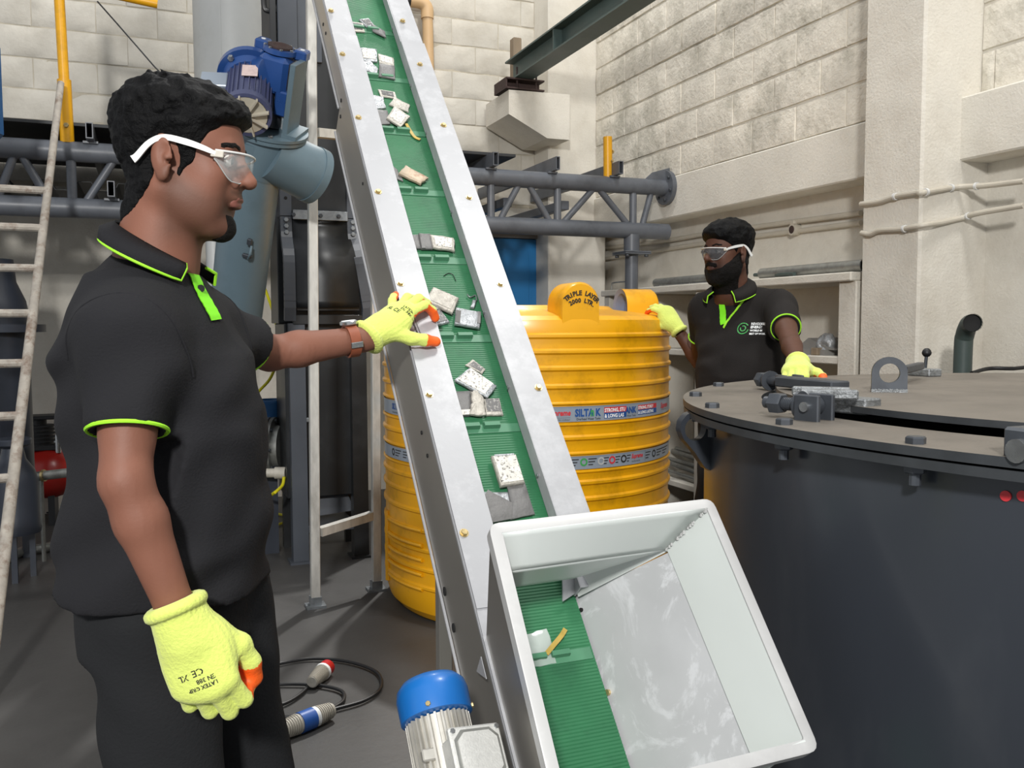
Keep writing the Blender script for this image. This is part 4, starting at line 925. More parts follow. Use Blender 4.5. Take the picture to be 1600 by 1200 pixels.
# raised side panel low on the left
for zz in (.16, .225, .29, .355, .42): 
    a = np.linspace(-1.18, -.72, 10); b = MB(); b.tube([tpt(q, TR+.006, zz) for q in a], .009, 8); b.build('side_rib', 'tank_yellow', tank)
b = MB(); b.tube([tpt(-1.24, TR+.004, z) for z in np.linspace(.12, .45, 8)], .013, 8); b.build('side_rib', 'tank_yellow', tank)

# ------------------------------------------------------------------ dark steel drum with bolted ring and swing-bolt lid
DC = np.array([2.214, 1.198, 0]); DR, DH = 1.214, 1.141; LH, LR = 1.163, .84; LC = np.array([2.06, 1.25, 0])
drum = empty('melting_drum', DC, 'large dark grey steel drum with a bolted top ring and raised round lid', 'drum')
b = MB(); b.lathe([(DR-.05, 0.0), (DR-.05, DH-.03), (DR-.075, DH-.03), (DR-.075, .02)], DC, AZ, 128); b.build('shell', 'drum_shell', drum, sharp=50)
b = MB(); b.lathe([(DR-.12, DH-.032), (DR, DH-.032), (DR, DH-.018), (DR-.12, DH-.018)], DC, AZ, 128); b.build('lower_ring', 'drum_edge', drum, smooth=True, sharp=40)
_t = np.linspace(0, 2*math.pi, 129)[:-1]; _c = lambda c, r, z: [c+V3(r*math.cos(q), r*math.sin(q), z) for q in _t]
RI = LR+.035; b = MB(); b.rings([_c(LC, RI, DH-.014), _c(DC, DR+.002, DH-.014), _c(DC, DR+.002, DH), _c(LC, RI, DH), _c(LC, RI, DH-.014)], cap=(False, False)); b.m = [1 if i//128 != 2 else 0 for i in range(len(b.f))]; ur = b.build('upper_ring', ['drum_plate', 'drum_edge'], drum, sharp=40)
b = MB(); b.lathe([(.001, LH-.012), (LR, LH-.012), (LR, LH), (.001, LH)], LC, AZ, 112); b.m = [1 if i//112 in (0, 1) else 0 for i in range(len(b.f))]; b.build('lid', ['drum_plate', 'drum_edge'], drum, sharp=40)
b = MB(); b.lathe([(.001, DH-.12), (RI, DH-.12), (RI, DH-.012)], LC, AZ, 96, cap=(False, False)); b.build('inner_wall', 'dark_hole', drum)
def dang(px, py, z): q = atz(px, py, z)-DC; return math.atan2(q[1], q[0]), math.hypot(q[0], q[1])
bp = [(1112, 603), (1091, 619), (1123, 637), (1228, 663), (1437, 692), (1171, 593)]
angs = sorted(dang(x, y, DH)[0] for x, y in bp[:5])
aa = [dang(*p, DH)[0] for p in bp]
step = abs(aa[3]-aa[4]); base = aa[4]
al = set(round(x, 3) for x in [aa[0], aa[1], aa[2], aa[3], aa[4], aa[5]])
for k in range(1, 14):
    q_ = aa[5]-step*k
    if all(abs((q_-x+math.pi) % (2*math.pi)-math.pi) > step*.7 for x in al): al.add(round(q_, 3))
for a in sorted(al):
    p = DC+np.array([math.cos(a)*(DR-.028), math.sin(a)*(DR-.028), DH])
    MB().hexhead(p, AZ, .015, .011).build('ring_bolt', 'dark_steel', drum)
    b = MB(); b.hexhead(p-AZ*.032, -AZ, .016, .013); b.cyl(p-AZ*.045, p-AZ*.062, .009, seg=10); b.build('ring_nut', 'dark_steel', drum)
def drad(a): return np.array([math.cos(a), math.sin(a), 0]), np.array([-math.sin(a), math.cos(a), 0])
def swing_bolt(px0, px1, zl, flat_px):           # eye bolt lying outwards on the ring, hinged between two ears
    A = atz(px0[0], px0[1], zl); B_ = atz(px1[0], px1[1], zl); d = nrm(B_-A); sd = np.cross(AZ, d)
    sb = empty('swing_bolt', A); sb.parent = drum; sb.location = Vector(A)-drum.location
    b = MB(); b.cyl(A, B_, .0115, seg=16, ch=.002); 
    for k in np.arange(.03, np.linalg.norm(B_-A)-.02, .004): b.cyl(A+d*k, A+d*(k+.002), .0128, seg=14)
    b.build('threaded_rod', 'dark_steel', sb)
    MB().hexhead(A+d*.018, d, .021, .026).build('nut', 'dark_steel', sb)
    b = MB(); b.cyl(A+d*.078, A+d*.084, .026, seg=24); b.build('washer', 'dark_steel', sb)
    for q in (-.022, .022): MB().obox(B_+sd*q-AZ*.004+d*.006, d*.026, sd*.005, AZ*.026, 0, .003).build('ear', 'dark_steel', sb, smooth=False)
    MB().cyl(B_-sd*.034+d*.006, B_+sd*.034+d*.006, .009, seg=16).build('pin', 'steel', sb)
    MB().cyl(B_-sd*.015, B_+sd*.015, .018, seg=18).build('eye', 'dark_steel', sb)
swing_bolt((1195, 628), (1268, 634), DH+.026, None)
swing_bolt((1184, 592), (1232, 599), DH+.026, None)
# slotted clamp bars welded on the lid edge
def clamp_bar(px0, px1, w, h, zl, nm):
    A, B_ = atz(*px0, zl), atz(*px1, zl); d = nrm(B_-A); sd = np.cross(AZ, d)
    b = MB(); b.obox((A+B_)/2+sd*(w/2)-AZ*h/2, (B_-A)/2, sd*w/2, AZ*h/2, 0, .003); b.build(nm, 'weld_silver' if nm == 'clamp_bar' else 'dark_steel', drum, smooth=False); return A, B_, d, sd
for dx, dy in ((0, 0), (-13, -4)):
    A, B_, d, sd = clamp_bar((1250+dx, 608+dy), (1342+dx, 610+dy), .022, .018, LH+.032, 'clamp_bar')
A, B_, d, sd = clamp_bar((1302, 620), (1352, 624), .05, .03, LH+.014, 'clamp_bar')
clamp_bar((1210, 588), (1299, 596), .05, .024, LH+.03, 'clamp_block')
clamp_bar((1417, 575), (1452, 577), .05, .022, LH+.022, 'clamp_bar')
clamp_bar((1418, 572), (1445, 566), .02, .02, LH+.045, 'clamp_block')
hb = atz(1597, 690, LH+.0); MB().obox(hb+np.array([.05, 0, -.005]), V3(.05, 0, 0), V3(0, .03, 0), V3(0, 0, .022), 0, .004).build('hinge_block', 'dark_steel', drum, smooth=False)
MB().cyl(hb-V3(.012, 0, .012), hb+V3(.06, 0, -.012), .016, seg=16).build('hinge_pin', 'steel', drum)
def eye_plate(o, ex, ez, n, w, ht, hole, hz, t, mat, par, name):   # upright plate with round top and round hole
    th = np.linspace(0, 2*math.pi, 33)[:-1]; hc = [(hole*math.cos(q), hz+hole*math.sin(q)) for q in th]; oc_ = []
    for q in th:
        c, s_ = math.cos(q), math.sin(q)
        if s_ >= 0: oc_.append((w/2*c, hz+(ht-hz)*s_))
        else:
            k = min(w/2/max(abs(c), 1e-6), hz/max(abs(s_), 1e-6)); oc_.append((k*c, hz+k*s_))
    R = []
    for off, L in ((-t/2, hc), (-t/2, oc_), (t/2, oc_), (t/2, hc), (-t/2, hc)): R.append([o+ex*x+ez*z+n*off for x, z in L])
    b = MB(); b.rings(R, cap=(False, False)); return b.build(name, mat, par, sharp=40)
ol, orr = atz(1361, 612, LH), atz(1417, 613, LH); ex = nrm(orr-ol); w = np.linalg.norm(orr-ol); nn = np.cross(ex, AZ)
ht = w*1.06
eye_plate((ol+orr)/2, ex, AZ, nn, w, ht, w*.29, ht*.54, .016, 'dark_steel', drum, 'lifting_eye')
b = MB(); 
for k in range(22): 
    for sg in (-1, 1): b.obox(ol+(orr-ol)*(k+.5)/22+nn*.009*sg+AZ*.003, ex*w/36, nn*random.uniform(.003, .006), AZ*random.uniform(.003, .005))
b.build('weld_bead', 'weld_silver', drum)['kind'] = 'stuff'
# lifting ear on the side of the shell
_ph = math.atan2(-DC[1], -DC[0]); _da = math.acos((DR-.05)/math.hypot(DC[0], DC[1]))
a_l = min((_ph+_da, _ph-_da), key=lambda q: pix(DC+V3((DR-.05)*math.cos(q), (DR-.05)*math.sin(q), 1.0))[0]); a_l += (.14 if abs((_ph-a_l-.14)) < abs(_ph-a_l+.14) else -.14); rr, tt = drad(a_l)
ec = [aty(*p, (DC+rr*(DR))[1]) for p in ((1060, 650), (1056, 672), (1062, 690))]
oE = DC+rr*(DR-.055)+AZ*(DH-.034); b = MB()
px2w = lambda px, py: np.array(atd(px, py, float((oE)@AY)))
pts = [(1148, 646), (1082, 640), (1066, 645), (1056, 656), (1054, 670), (1060, 684), (1080, 706), (1094, 727), (1106, 737), (1116, 735), (1135, 690)]
poly = [((px2w(*p)-oE)@rr, px2w(*p)[2]-oE[2]) for p in pts]
scale_r = 1/max(.3, abs(AX@rr)); poly = [(((px2w(*p)-oE)@AX)*(-1), px2w(*p)[2]-oE[2]) for p in pts]
hc = px2w(1079.5, 668.5); hcen = (((hc-oE)@AX)*(-1), hc[2]-oE[2])
earx = nrm(-AX*.96-AY*.28); 
th = np.linspace(0, 2*math.pi, 45)[:-1]; PO = []
import bisect
def ray_poly(c, q):
    best = None; dx, dy = math.cos(q), math.sin(q)
    for i in range(len(poly)):
        (x1, y1), (x2, y2) = poly[i], poly[(i+1) % len(poly)]; den = dx*(y2-y1)-dy*(x2-x1)
        if abs(den) < 1e-9: continue
        t = ((x1-c[0])*(y2-y1)-(y1-c[1])*(x2-x1))/den; u = ((x1-c[0])*dy-(y1-c[1])*dx)/den
        if t > 0 and -1e-6 <= u <= 1+1e-6: best = t if best is None else max(best, t)
    return (c[0]+dx*best, c[1]+dy*best)
OUT = [ray_poly(hcen, q) for q in th]; HOL = [(hcen[0]+.026*math.cos(q), hcen[1]+.026*math.sin(q)) for q in th]; nE = np.cross(earx, AZ); R = []
for off, L in ((-.012, HOL), (-.012, OUT), (.012, OUT), (.012, HOL), (-.012, HOL)): R.append([oE+earx*x+AZ*z+nE*off for x, z in L])
b.rings(R, cap=(False, False)); b.build('side_lifting_ear', 'drum_shell', drum, sharp=40)
for px in (1571, 1598):                       # two red paint spots on the shell
    best = None
    for a in np.linspace(-math.pi, math.pi, 4001):
        p = DC+np.array([math.cos(a)*(DR-.049), math.sin(a)*(DR-.049), 0])
        if (p-DC)@(EYE*[1, 1, 0]-DC) > 0:
            z = atd(px, 775, float((p)@AY))[2]; x = pix(np.array([p[0], p[1], z]))[0]
            if best is None or abs(x-px) < best[0]: best = (abs(x-px), p, z, a)
    _, p, z, a = best; rr2, tt2 = drad(a); MB().cyl(np.array([p[0], p[1], z])-rr2*.003, np.array([p[0], p[1], z])+rr2*.0012, .0075, seg=20).build('paint_spot', 'print_red', drum)
# ------------------------------------------------------------------ wall services and the concrete rack on the right
def pipe_px(name, label, pts, fn, r, mat, cat='pipe', n=30, seg=10, clips=None):
    P = spline([fn(*p) for p in pts], n); root = empty(name, P[len(P)//2], label, cat); MB().tube(P, r, seg).build('pipe', mat, root)
    for c in (clips or []):
        q = P[int(c*(n-1))]; d = nrm(P[min(n-1, int(c*(n-1))+1)]-q); b = MB(); b.cyl(q-d*.008, q+d*.008, r*1.35, seg=12); b.build('clip', 'white_plastic', root)
    return root
wr = lambda x, y: atx(x, y, 3.6); wp = lambda x, y: atx(x, y, 3.18)
pipe_px('conduit', 'upper painted cable conduit on the recessed right wall', [(905, 392), (960, 386), (1040, 376), (1100, 366), (1170, 356), (1260, 344), (1345, 333)], wr, .016, 'conduit', 'conduit', 40)
cd = pipe_px('conduit', 'lower painted cable conduit with a round junction box on the right wall', [(900, 410), (950, 404), (1030, 391), (1100, 380), (1180, 369), (1244, 361), (1345, 348)], wr, .015, 'conduit', 'conduit', 40)
jb = wr(1243, 359); b = MB(); b.cyl(jb+V3(.02, 0, 0), jb-V3(.03, 0, 0), .034, seg=20); b.build('junction_box', 'conduit', cd); MB().cyl(jb-V3(.0302, 0, 0), jb-V3(.026, 0, 0), .024, seg=16).build('box_opening', 'rust_brown', cd)
MB().box(jb+V3(-.03, -.02, .03), jb+V3(.02, .02, .055), 0, .004).build('box_lug', 'conduit', cd)
yp_ = 3.05
def pill(pts): return [atx(*p, 3.185) if p[0] <= 1441 else aty(*p, 3.055) if p[0] <= 1512 else atx(*p, 3.432) for p in pts]
for nm, pts, lab, cl in (('conduit', [(1345, 319), (1375, 315), (1400, 307), (1430, 302), (1441, 301), (1470, 296), (1500, 292), (1540, 290), (1600, 283)], 'upper sagging conduit crossing the concrete pillar', (.25, .55, .7, .85)), ('conduit', [(1346, 364), (1360, 366), (1375, 360), (1410, 358), (1441, 352), (1470, 348), (1505, 340), (1530, 333), (1600, 321)], 'lower wavy conduit crossing the concrete pillar', (.4, .8))):
    P = spline(pill(pts), 50); root = empty(nm, P[20], lab, 'conduit'); MB().tube(P, .0125, 10).build('pipe', 'conduit', root)
    for c in cl: q = P[int(c*49)]; d = nrm(P[int(c*49)+1]-q); MB().cyl(q-d*.006, q+d*.006, .017, seg=12).build('clip', 'white_plastic', root)
for nm, pts, lab in (('cable', [(857, 372), (862, 390), (875, 395), (892, 392), (906, 392)], 'upper loop of painted cable on the back wall beside the blue door'), ('cable', [(857, 372), (866, 398), (868, 412), (878, 422), (890, 418), (897, 408)], 'lower loop of painted cable on the back wall beside the blue door')):
    P = spline([aty(*p, YW-.03) for p in pts], 26); tag(MB().tube(P, .012, 8).build(nm, 'conduit'), lab, 'cable')
# concrete rack
RX = 3.22; zr = atx(1330, 425, RX)[2]; y0r, y1r = atx(1337, 420, RX)[1], atx(944, 420, RX)[1]
rack = empty('concrete_rack', (RX+.2, 5, 0), 'whitewashed concrete shelf rack with dark openings along the right wall', 'rack')
MB().box((RX-.03, y0r, zr-.045), (3.62, y1r, zr), 0, .006).build('top_slab', 'plaster', rack, smooth=False)
def yR(px): return atx(px, 500, RX)[1]
for (p0, p1) in ((1337, 1309), (1112, 1086), (1010, 995), (952, 944)):
    MB().box((RX, yR(p0), 0), (3.62, yR(p1), zr-.045), 0, .006).build('upright', 'plaster', rack, smooth=False)
zs_ = atx(1300, 557, RX)[2]; MB().box((RX+.01, y0r+.02, zs_-.04), (3.62, y1r, zs_), 0, .005).build('shelf', 'plaster', rack, smooth=False)
zs2 = atx(1055, 548, RX)[2]
MB().box((RX+.02, y0r+.02, .22), (3.62, y1r, .26), 0, .005).build('shelf', 'plaster', rack, smooth=False)
pa, pb = atx(1200, 419, RX+.04), atx(1336, 415, RX+.04); zp = zr+.032
gp_ = empty('loose_pipe', (RX+.05, 4, zp-.03), 'loose galvanised pipe lying on top of the concrete rack behind the second worker', 'pipe')
b = MB(); A = np.array([RX+.05, yR(1336)+.0, zp]); B_ = np.array([RX+.04, yR(1180), zp]); b.cyl(A, B_, .03, seg=18, cap=False); b.cyl(A, B_, .024, seg=18, cap=False); b.build('pipe', 'galvanised', gp_)
MB().cyl(A+V3(0, .02, 0), A+V3(0, .03, 0), .0245, seg=16).build('bore', 'dark_hole', gp_)
b = MB(); b.cyl((RX+.0, yR(1240), zr+.012), (RX+.06, yR(1165), zr+.03), .011, seg=10); tag(b.build('loose_rod', 'pipe_green_grey'), 'dark thin rod lying beside the galvanised pipe on the rack', 'rod')
b = MB(); b.cyl((RX+.05, yR(1104), zr+.03), (RX+.03, yR(1018), zr+.028), .03, seg=14, ch=.006); tag(b.build('rusty_pipe', 'galvanised'), 'short rusty pipe lying on the rack behind the gloved hand', 'pipe')
b = MB(); b.cyl((RX+.02, yR(1100), zr+.006), (RX-.01, yR(1025), zr+.006), .005, seg=8); tag(b.build('steel_rod', 'steel'), 'thin bright rod on the rack edge below the rusty pipe', 'rod')
# clutter on the rack shelf
q = atx(1293, 545, RX+.12); pb_ = empty('silver_bag', q, 'crumpled silver plastic bag on the rack shelf at the right upright', 'bag')
F_ = Field(*[np.arange(-.12, .12, .008)]*3); F_.ell((0, 0, 0), (.05, .06, .065)); X, Y, Z = F_.grid(); F_.v = F_.v+np.asarray(vnoise(X, Y, Z, 38, 3)*.014, np.float32); Pm, Fm = F_.mesh(1); make_np('bag_body', Pm, Fm, 'bat_silver', pb_); pb_.location = Vector((q[0], q[1], zs_+.05))
q = atx(1250, 535, RX+.2); b = MB(); b.box((3.28, yR(1275), zs_), (3.55, yR(1228), zs_+.03)); b.prism([(0, 0), (.2, .06), (.3, .0)], (3.3, yR(1285), zs_+.03), (0, 1, 0), (0, 0, 1), (.2, 0, 0)); tag(b.build('folded_sheet', 'door_frame_grey', smooth=False), 'grey folded sheet on the rack shelf beside the silver bag', 'sheet')
b = MB(); b.box((3.26, yR(1268), zs_), (3.36, yR(1258), zs_+.04), 0, .004); tag(b.build('small_block', 'timber', smooth=False), 'small wooden block on the rack shelf left of the silver bag', 'block')
for k in range(5):
    b = MB(); z = .27+.035*k; b.cyl((3.3+.03*k, yR(1080), z+.02), (3.32+.03*k, yR(1016), z+.02+.02*(k % 2)), .016, seg=10)
    tag(b.build('stored_pipe', 'galvanised'), ['lowest', 'second lowest', 'middle', 'second highest', 'topmost'][k]+' grey pipe of the small stack stored low in the rack', 'pipe', 'pipes stored low in the rack')
b = MB(); b.bar((2.98, 5.35, .0), (3.17, 5.2, 1.02), .09, .022); tag(b.build('leaning_board', 'rust_brown', smooth=False), 'brown wooden board leaning on the rack between tank and drum', 'board')

P = spline([np.array([3.26, yR(948), zr]), np.array([3.26, yR(949), zr+.05]), np.array([3.26, yR(952), zr+.058]), np.array([3.26, yR(968), zr+.058]), np.array([3.26, yR(971), zr+.05]), np.array([3.26, yR(972), zr])], 24)
tag(MB().tube(P, .006, 6).build('bent_rod', 'galvanised'), 'thin bent wire handle standing on the rack top beside the girder post', 'rod')
# bent exhaust pipe and rod with a ball knob behind the drum
bpz = aty(1506, 512, 2.75); P = spline([(bpz[0]+.0, 2.75, .0), (bpz[0], 2.75, .8), (bpz[0], 2.75, bpz[2]-.10), (bpz[0]-.004, 2.74, bpz[2]-.03), (bpz[0]-.03, 2.70, bpz[2]+.012), (bpz[0]-.055, 2.66, bpz[2]+.02)], 30)
bpr = empty('bent_pipe', (bpz[0], 2.75, 0), 'dark grey green pipe with a bent open top behind the drum', 'pipe')
MB().tube(P, .036, 18, cap=False).build('pipe', 'pipe_green_grey', bpr); d = nrm(P[-1]-P[-2]); MB().cyl(P[-1]-d*.02, P[-1]-d*.012, .034, seg=18).build('bore', 'dark_hole', bpr); MB().tube([P[-1]-d*.006, P[-1]], .0385, 18, cap=False).build('mouth_rim', 'pipe_green_grey', bpr)
kb = aty(1448, 551, 2.5); kn = empty('knob_rod', (kb[0]+.01, 2.5, 0), 'thin upright rod with a black ball knob behind the drum lid', 'lever')
MB().cyl((kb[0]-.02, 2.5, 1.0), (kb[0], 2.5, kb[2]), .006, seg=10).build('rod', 'dark_steel', kn); 
b = MB(); b.lathe([(.001, -.017), (.010, -.014), (.016, -.006), (.017, 0), (.014, .009), (.007, .016), (.001, .017)], kb, AZ, 18); b.build('knob', 'black_rubber', kn)
MB().cyl((kb[0]-.02, 2.5, 0), (kb[0]-.02, 2.5, 1.0), .012, seg=10).build('stand', 'dark_steel', kn)
P = spline([aty(1518, 583, 2.62), aty(1545, 576, 2.64), aty(1580, 576, 2.6), aty(1640, 578, 2.6), aty(1660, 640, 2.6)], 24); tag(MB().tube(P, .008, 8).build('power_cable', 'black_rubber'), 'black cable arching behind the drum lid at the right edge', 'cable')

# ------------------------------------------------------------------ grey duct, auger with gear motor, bucket elevator
dx_ = atd(364, 100, 5.94); zd_ = ZT+RC+.105
du = empty('vertical_duct', (dx_[0], dx_[1], zd_), 'wide light grey vertical duct behind the blue gear motor', 'duct')
MB().cyl((dx_[0], dx_[1], zd_), (dx_[0], dx_[1], 4.6), .24, seg=48).build('duct', 'duct_grey', du)
sm_ = dx_+0; MB().obox((dx_[0]-AY[0]*.241, dx_[1]-AY[1]*.241, (zd_+4.6)/2), AX*.004, AY*.002, AZ*(4.6-zd_)/2).build('seam', 'duct_grey', du, smooth=False)
gpp = atd(335, 430, 5.3); tag(MB().cyl((gpp[0], gpp[1], 0), (gpp[0], gpp[1], 1.9), .045, seg=20).build('standpipe', 'duct_grey'), 'slim light grey standpipe between the first worker and the screw conveyor', 'pipe')
DA, Kg = 3.72, .90                               # distance of the auger head; its axis leans towards the viewer at the top
at_ = lambda x, y, d=DA: np.array(atd(x, y, d))
top, bot = at_(400, 214), at_(352, 640, DA+.62)
aug = empty('screw_conveyor', (bot[0], bot[1], 0), 'blue grey inclined screw conveyor tube with side spout and blue gear motor on top', 'conveyor')
U = nrm(top-bot); Wd = nrm(AY-U*(AY@U)); Hx = nrm(np.cross(Wd, U))
b = MB(); b.cyl(bot-U*.25, top, .116, seg=40, cap=True); b.build('tube', 'auger_blue', aug)
MB().cyl(bot-U*.2, [*(bot-U*.2)[:2], 0], .05, seg=20).build('support_leg', 'dark_steel', aug)
c = at_(423, 199); b = MB(); b.cyl(c-U*.012, c, .152, seg=44); b.cyl(c-U*.03, c-U*.016, .148, seg=44); b.build('top_flange', 'auger_blue', aug)
for k in range(8):
    t = k*math.pi/4+.35; MB().hexhead(c+Hx*.13*math.cos(t)+Wd*.13*math.sin(t), U, .010, .011).build('flange_bolt', 'steel', aug)
MB().cyl(c-U*.03, top-U*.14, .132, .118, seg=36).build('head', 'auger_blue', aug)
s0, s1 = at_(418, 238, DA+.0), at_(484, 271, DA+.14); b = MB(); x_, y_, z_ = frame(s1-s0); t = np.linspace(0, 2*math.pi, 41)[:-1]; C = np.outer(np.cos(t), x_)+np.outer(np.sin(t), y_)
R = [s0+C*.112, s1+C*.118, s1+C*.122, s1+C*.122+z_*.035, s1+C*.112+z_*.035, s1+C*.108-z_*.05]
b.rings(R, cap=(True, True)); b.build('spout', 'auger_blue', aug, sharp=45)
fo = lambda px, py: (lambda r, A: EYE+r*(((A-EYE)@Wd)/(r@Wd)))(sight(px, py), top-Wd*.117)
for (px, py, w, h) in ((390, 378, .010, .014), (386, 400, .020, .008)):
    MB().obox(fo(px, py), Hx*w, Wd*.008, U*h, 0, .003).build('handle_tab', 'dark_steel', aug)
o = fo(382, 391); MB().tube(spline([o+Hx*.028+U*.028, o-Wd*.02+Hx*.032, o+Hx*.02-U*.035], 10), .005, 8).build('tab_handle', 'auger_blue', aug)
gb = at_(420, 128, DA+.03)
bk0 = c+Hx*.082; b = MB(); b.obox(bk0+U*.145, Hx*.011, Wd*.075, U*.145, 0, .002); b.obox(bk0+U*.008+Hx*.02, Hx*.03, Wd*.08, U*.008); b.build('bracket', 'auger_blue', aug, smooth=False)
gb = c+U*.215-Hx*.012+Wd*.035
b = MB(); b.obox(gb, Hx*.06, Wd*.07, U*.075, 0, .018); b.build('gearbox', 'gear_blue', aug)
b = MB(); b.cyl(gb+U*.08, gb+U*.098, .066, seg=32); b.cyl(gb+U*.098, gb+U*.101, .046, seg=28); b.build('output_flange', 'gear_blue', aug)
MB().lathe([(.048, .099), (.048, .106), (.03, .108), (.02, .102), (.001, .102)], gb, U, 28).build('hub', 'rust_brown', aug)
for k in range(8): t = k*math.pi/4+.4; MB().hexhead(gb+U*.098+Hx*.057*math.cos(t)+Wd*.057*math.sin(t), U, .0065, .006).build('cap_screw', 'steel', aug)
for sx in (-1, 1):
    b = MB(); b.obox(gb+Hx*.08*sx+U*.085+Wd*.03, Hx*.026, Wd*.03, U*.02, 0, .006); b.build('foot', 'gear_blue', aug); MB().cyl(gb+Hx*.08*sx+U*.104+Wd*.03, gb+Hx*.08*sx+U*.1065+Wd*.03, .009, seg=14).build('foot_hole', 'print_white', aug)
b = MB(); b.obox(gb-U*.10+Hx*.05, Hx*.026, Wd*.07, U*.05, 0, .006); b.build('gear_foot', 'gear_blue', aug)
MB().cyl(gb-U*.08, c, .04, seg=20).build('drive_shaft', 'dark_steel', aug)
mc, mf = at_(391, 122, DA-.04), at_(385, 187, DA-.24); md = nrm(mf-mc); x_, y_, z_ = frame(md)
b = MB(); b.cyl(mc-md*.02, mc+md*.006, .128, seg=44); b.build('motor_flange', 'gear_blue', aug)
MB().cyl(mc-md*.02, gb-Wd*.05, .07, seg=24).build('worm_neck', 'gear_blue', aug)
MB().cyl(mc+md*.006, mc+md*.03, .104, .09, seg=36).build('motor_collar', 'gear_blue', aug)
for t in (.9, 2.2, 3.9, 5.4): d = x_*math.cos(t)+y_*math.sin(t); MB().hexhead(mc+md*.006+d*.112, md, .013, .013).build('flange_bolt', 'steel', aug)
L = np.linalg.norm(mf-mc)-.03; MB().cyl(mc+md*.02, mc+md*(L-.02), .083, seg=32).build('motor_body', 'motor_navy', aug)
for k in range(26):
    t = 2*math.pi*k/26; d = x_*math.cos(t)+y_*math.sin(t); MB().obox(mc+md*(L*.5)+d*.085, d*.007, np.cross(md, d)*.002, md*(L*.5-.03)).build('cooling_fin', 'motor_navy', aug, smooth=False)
MB().lathe([(.094, L-.03), (.094, L), (.080, L+.002), (.080, L-.012)], mc, md, 36).build('end_bell', 'motor_navy', aug)
fan = MB().lathe([(.077, L-.008), (.077, L+.002), (.018, L+.006), (.016, L+.014), (.001, L+.014)], mc, md, 32).build('fan', 'fan_plastic', aug)
for k in range(8):
    t = 2*math.pi*k/8+.2; d = x_*math.cos(t)+y_*math.sin(t); s_ = np.cross(md, d); a0 = mc+md*(L+.010); MB().obox(a0+d*.05+s_*.004, d*.036, s_*.003, md*.010).build('blade', 'fan_plastic', fan, smooth=False)
MB().cyl(mc+md*(L+.013), mc+md*(L+.018), .008, seg=12).build('shaft_end', 'rust_brown', fan)
up_ = nrm(AZ-md*(AZ@md)); sd_ = nrm(np.cross(md, up_)); sd_ = sd_ if sd_@AX < 0 else -sd_
MB().obox(mc+md*(L*.40)+up_*.096-sd_*.012, sd_*.030, md*.036, up_*.003, 0, .001).build('name_plate', 'plate_tag', aug, smooth=False)
b = MB(); b.obox(mc+md*(L*.36)+sd_*.122, sd_*.045, md*.045, up_*.04, 0, .008); b.build('terminal_box', 'motor_navy', aug)
b = MB(); b.obox(mc+md*(L*.36)+sd_*.128+up_*.042, sd_*.05, md*.047, up_*.007, 0, .003); b.build('box_lid', 'sticker_silver', aug)
MB().cyl(mc+md*(L*.36+.045)+sd_*.117, mc+md*(L*.36+.078)+sd_*.117, .015, seg=12).build('cable_gland', 'white_plastic', aug)

# bucket elevator casing
el = empty('bucket_elevator', (aty(505, 700, 5.1)[0], 5.2, 0), 'tall dark steel bucket elevator casing behind the first worker', 'elevator')
YE = 5.0; ex_ = lambda px, py=600: aty(px, py, YE)[0]; ez_ = lambda py, px=500: aty(px, py, YE)[2]
xl_, xr_ = ex_(441), ex_(563)
zt_, zm_, zl_ = ez_(338), ez_(492), ez_(778)
MB().box((xl_+.03, YE+.06, ez_(340)), (xr_-.01, YE+.42, 4.4), 0, .004).build('upper_casing', 'elevator_dark', el, smooth=False)
MB().box((xl_-.0, YE+.10, ez_(505)), (xr_+.05, YE+.42, zt_), 0, .004).build('middle_casing', 'elevator_dark', el, smooth=False)
MB().box((xl_+.02, YE+.03, zl_), (xr_+.04, YE+.42, ez_(505)), 0, .006).build('boot_casing', 'elevator_dark', el, smooth=False)
# curved trough cover
n = 14; prof = []
for i in range(n+1):
    u = i/n; z = zt_-.02+(zm_+.06-zt_)*u; bulge = .02+.10*(1/(1+math.exp(-(u-.3)*16))) ; prof.append((z, YE+.09-bulge))
b = MB(); v = []; xa, xb = xl_+.07, xr_-.05
for z, y in prof: v += [(xa, y, z), (xb+.04*min(1, (zt_-z)*3), y, z)]
b.add(v, [(2*i, 2*i+2, 2*i+3, 2*i+1) for i in range(n)]); o = b.build('trough_cover', 'elevator_grey' if False else 'elevator_dark', el, sharp=0); q_ = o.modifiers.new('t', 'SOLIDIFY'); q_.thickness = -.02
for sgn in (0, 1):
    pts = []
    for z, y in prof:
        x = (xl_+.045) if sgn == 0 else (xr_-.02+.07*min(1, max(0, (zt_-z)*2.2-.25))); pts.append((x, y-.004, z))
    up = [(pts[0][0], pts[0][1], ez_(215)), (pts[0][0], pts[0][1], zt_)]; P = np.array(up+pts+[(pts[-1][0], YE-.02, ez_(500))]); b = MB()
    for i in range(len(P)-1): b.bar(P[i]-nrm(P[i+1]-P[i])*.002, P[i+1]+nrm(P[i+1]-P[i])*.002, .06, .035, (0, 1, 0))
    fr = b.build('angle_frame', 'elevator_grey', el, smooth=False)
    for i in (2, 3, 4): MB().hexhead(P[i]+V3(0, -.02, 0), (0, -1, 0), .013, .009).build('frame_bolt', 'scratched_steel', fr)
    for z in (ez_(310), ez_(260)): MB().cyl((P[0][0], P[0][1]-.0195, z), (P[0][0], P[0][1]-.017, z), .009, seg=12).build('frame_hole', 'dark_hole', fr)
st = MB().box((xl_+.08, YE+.03, ez_(343)), (xr_-.05, YE+.06, ez_(328)), 0, .002).build('cross_strip', 'scratched_steel', el, smooth=False)
for px in (465, 507, 535): MB().hexhead((ex_(px), YE+.03, ez_(336)), (0, -1, 0), .012, .01).build('strip_bolt', 'dark_steel', st)
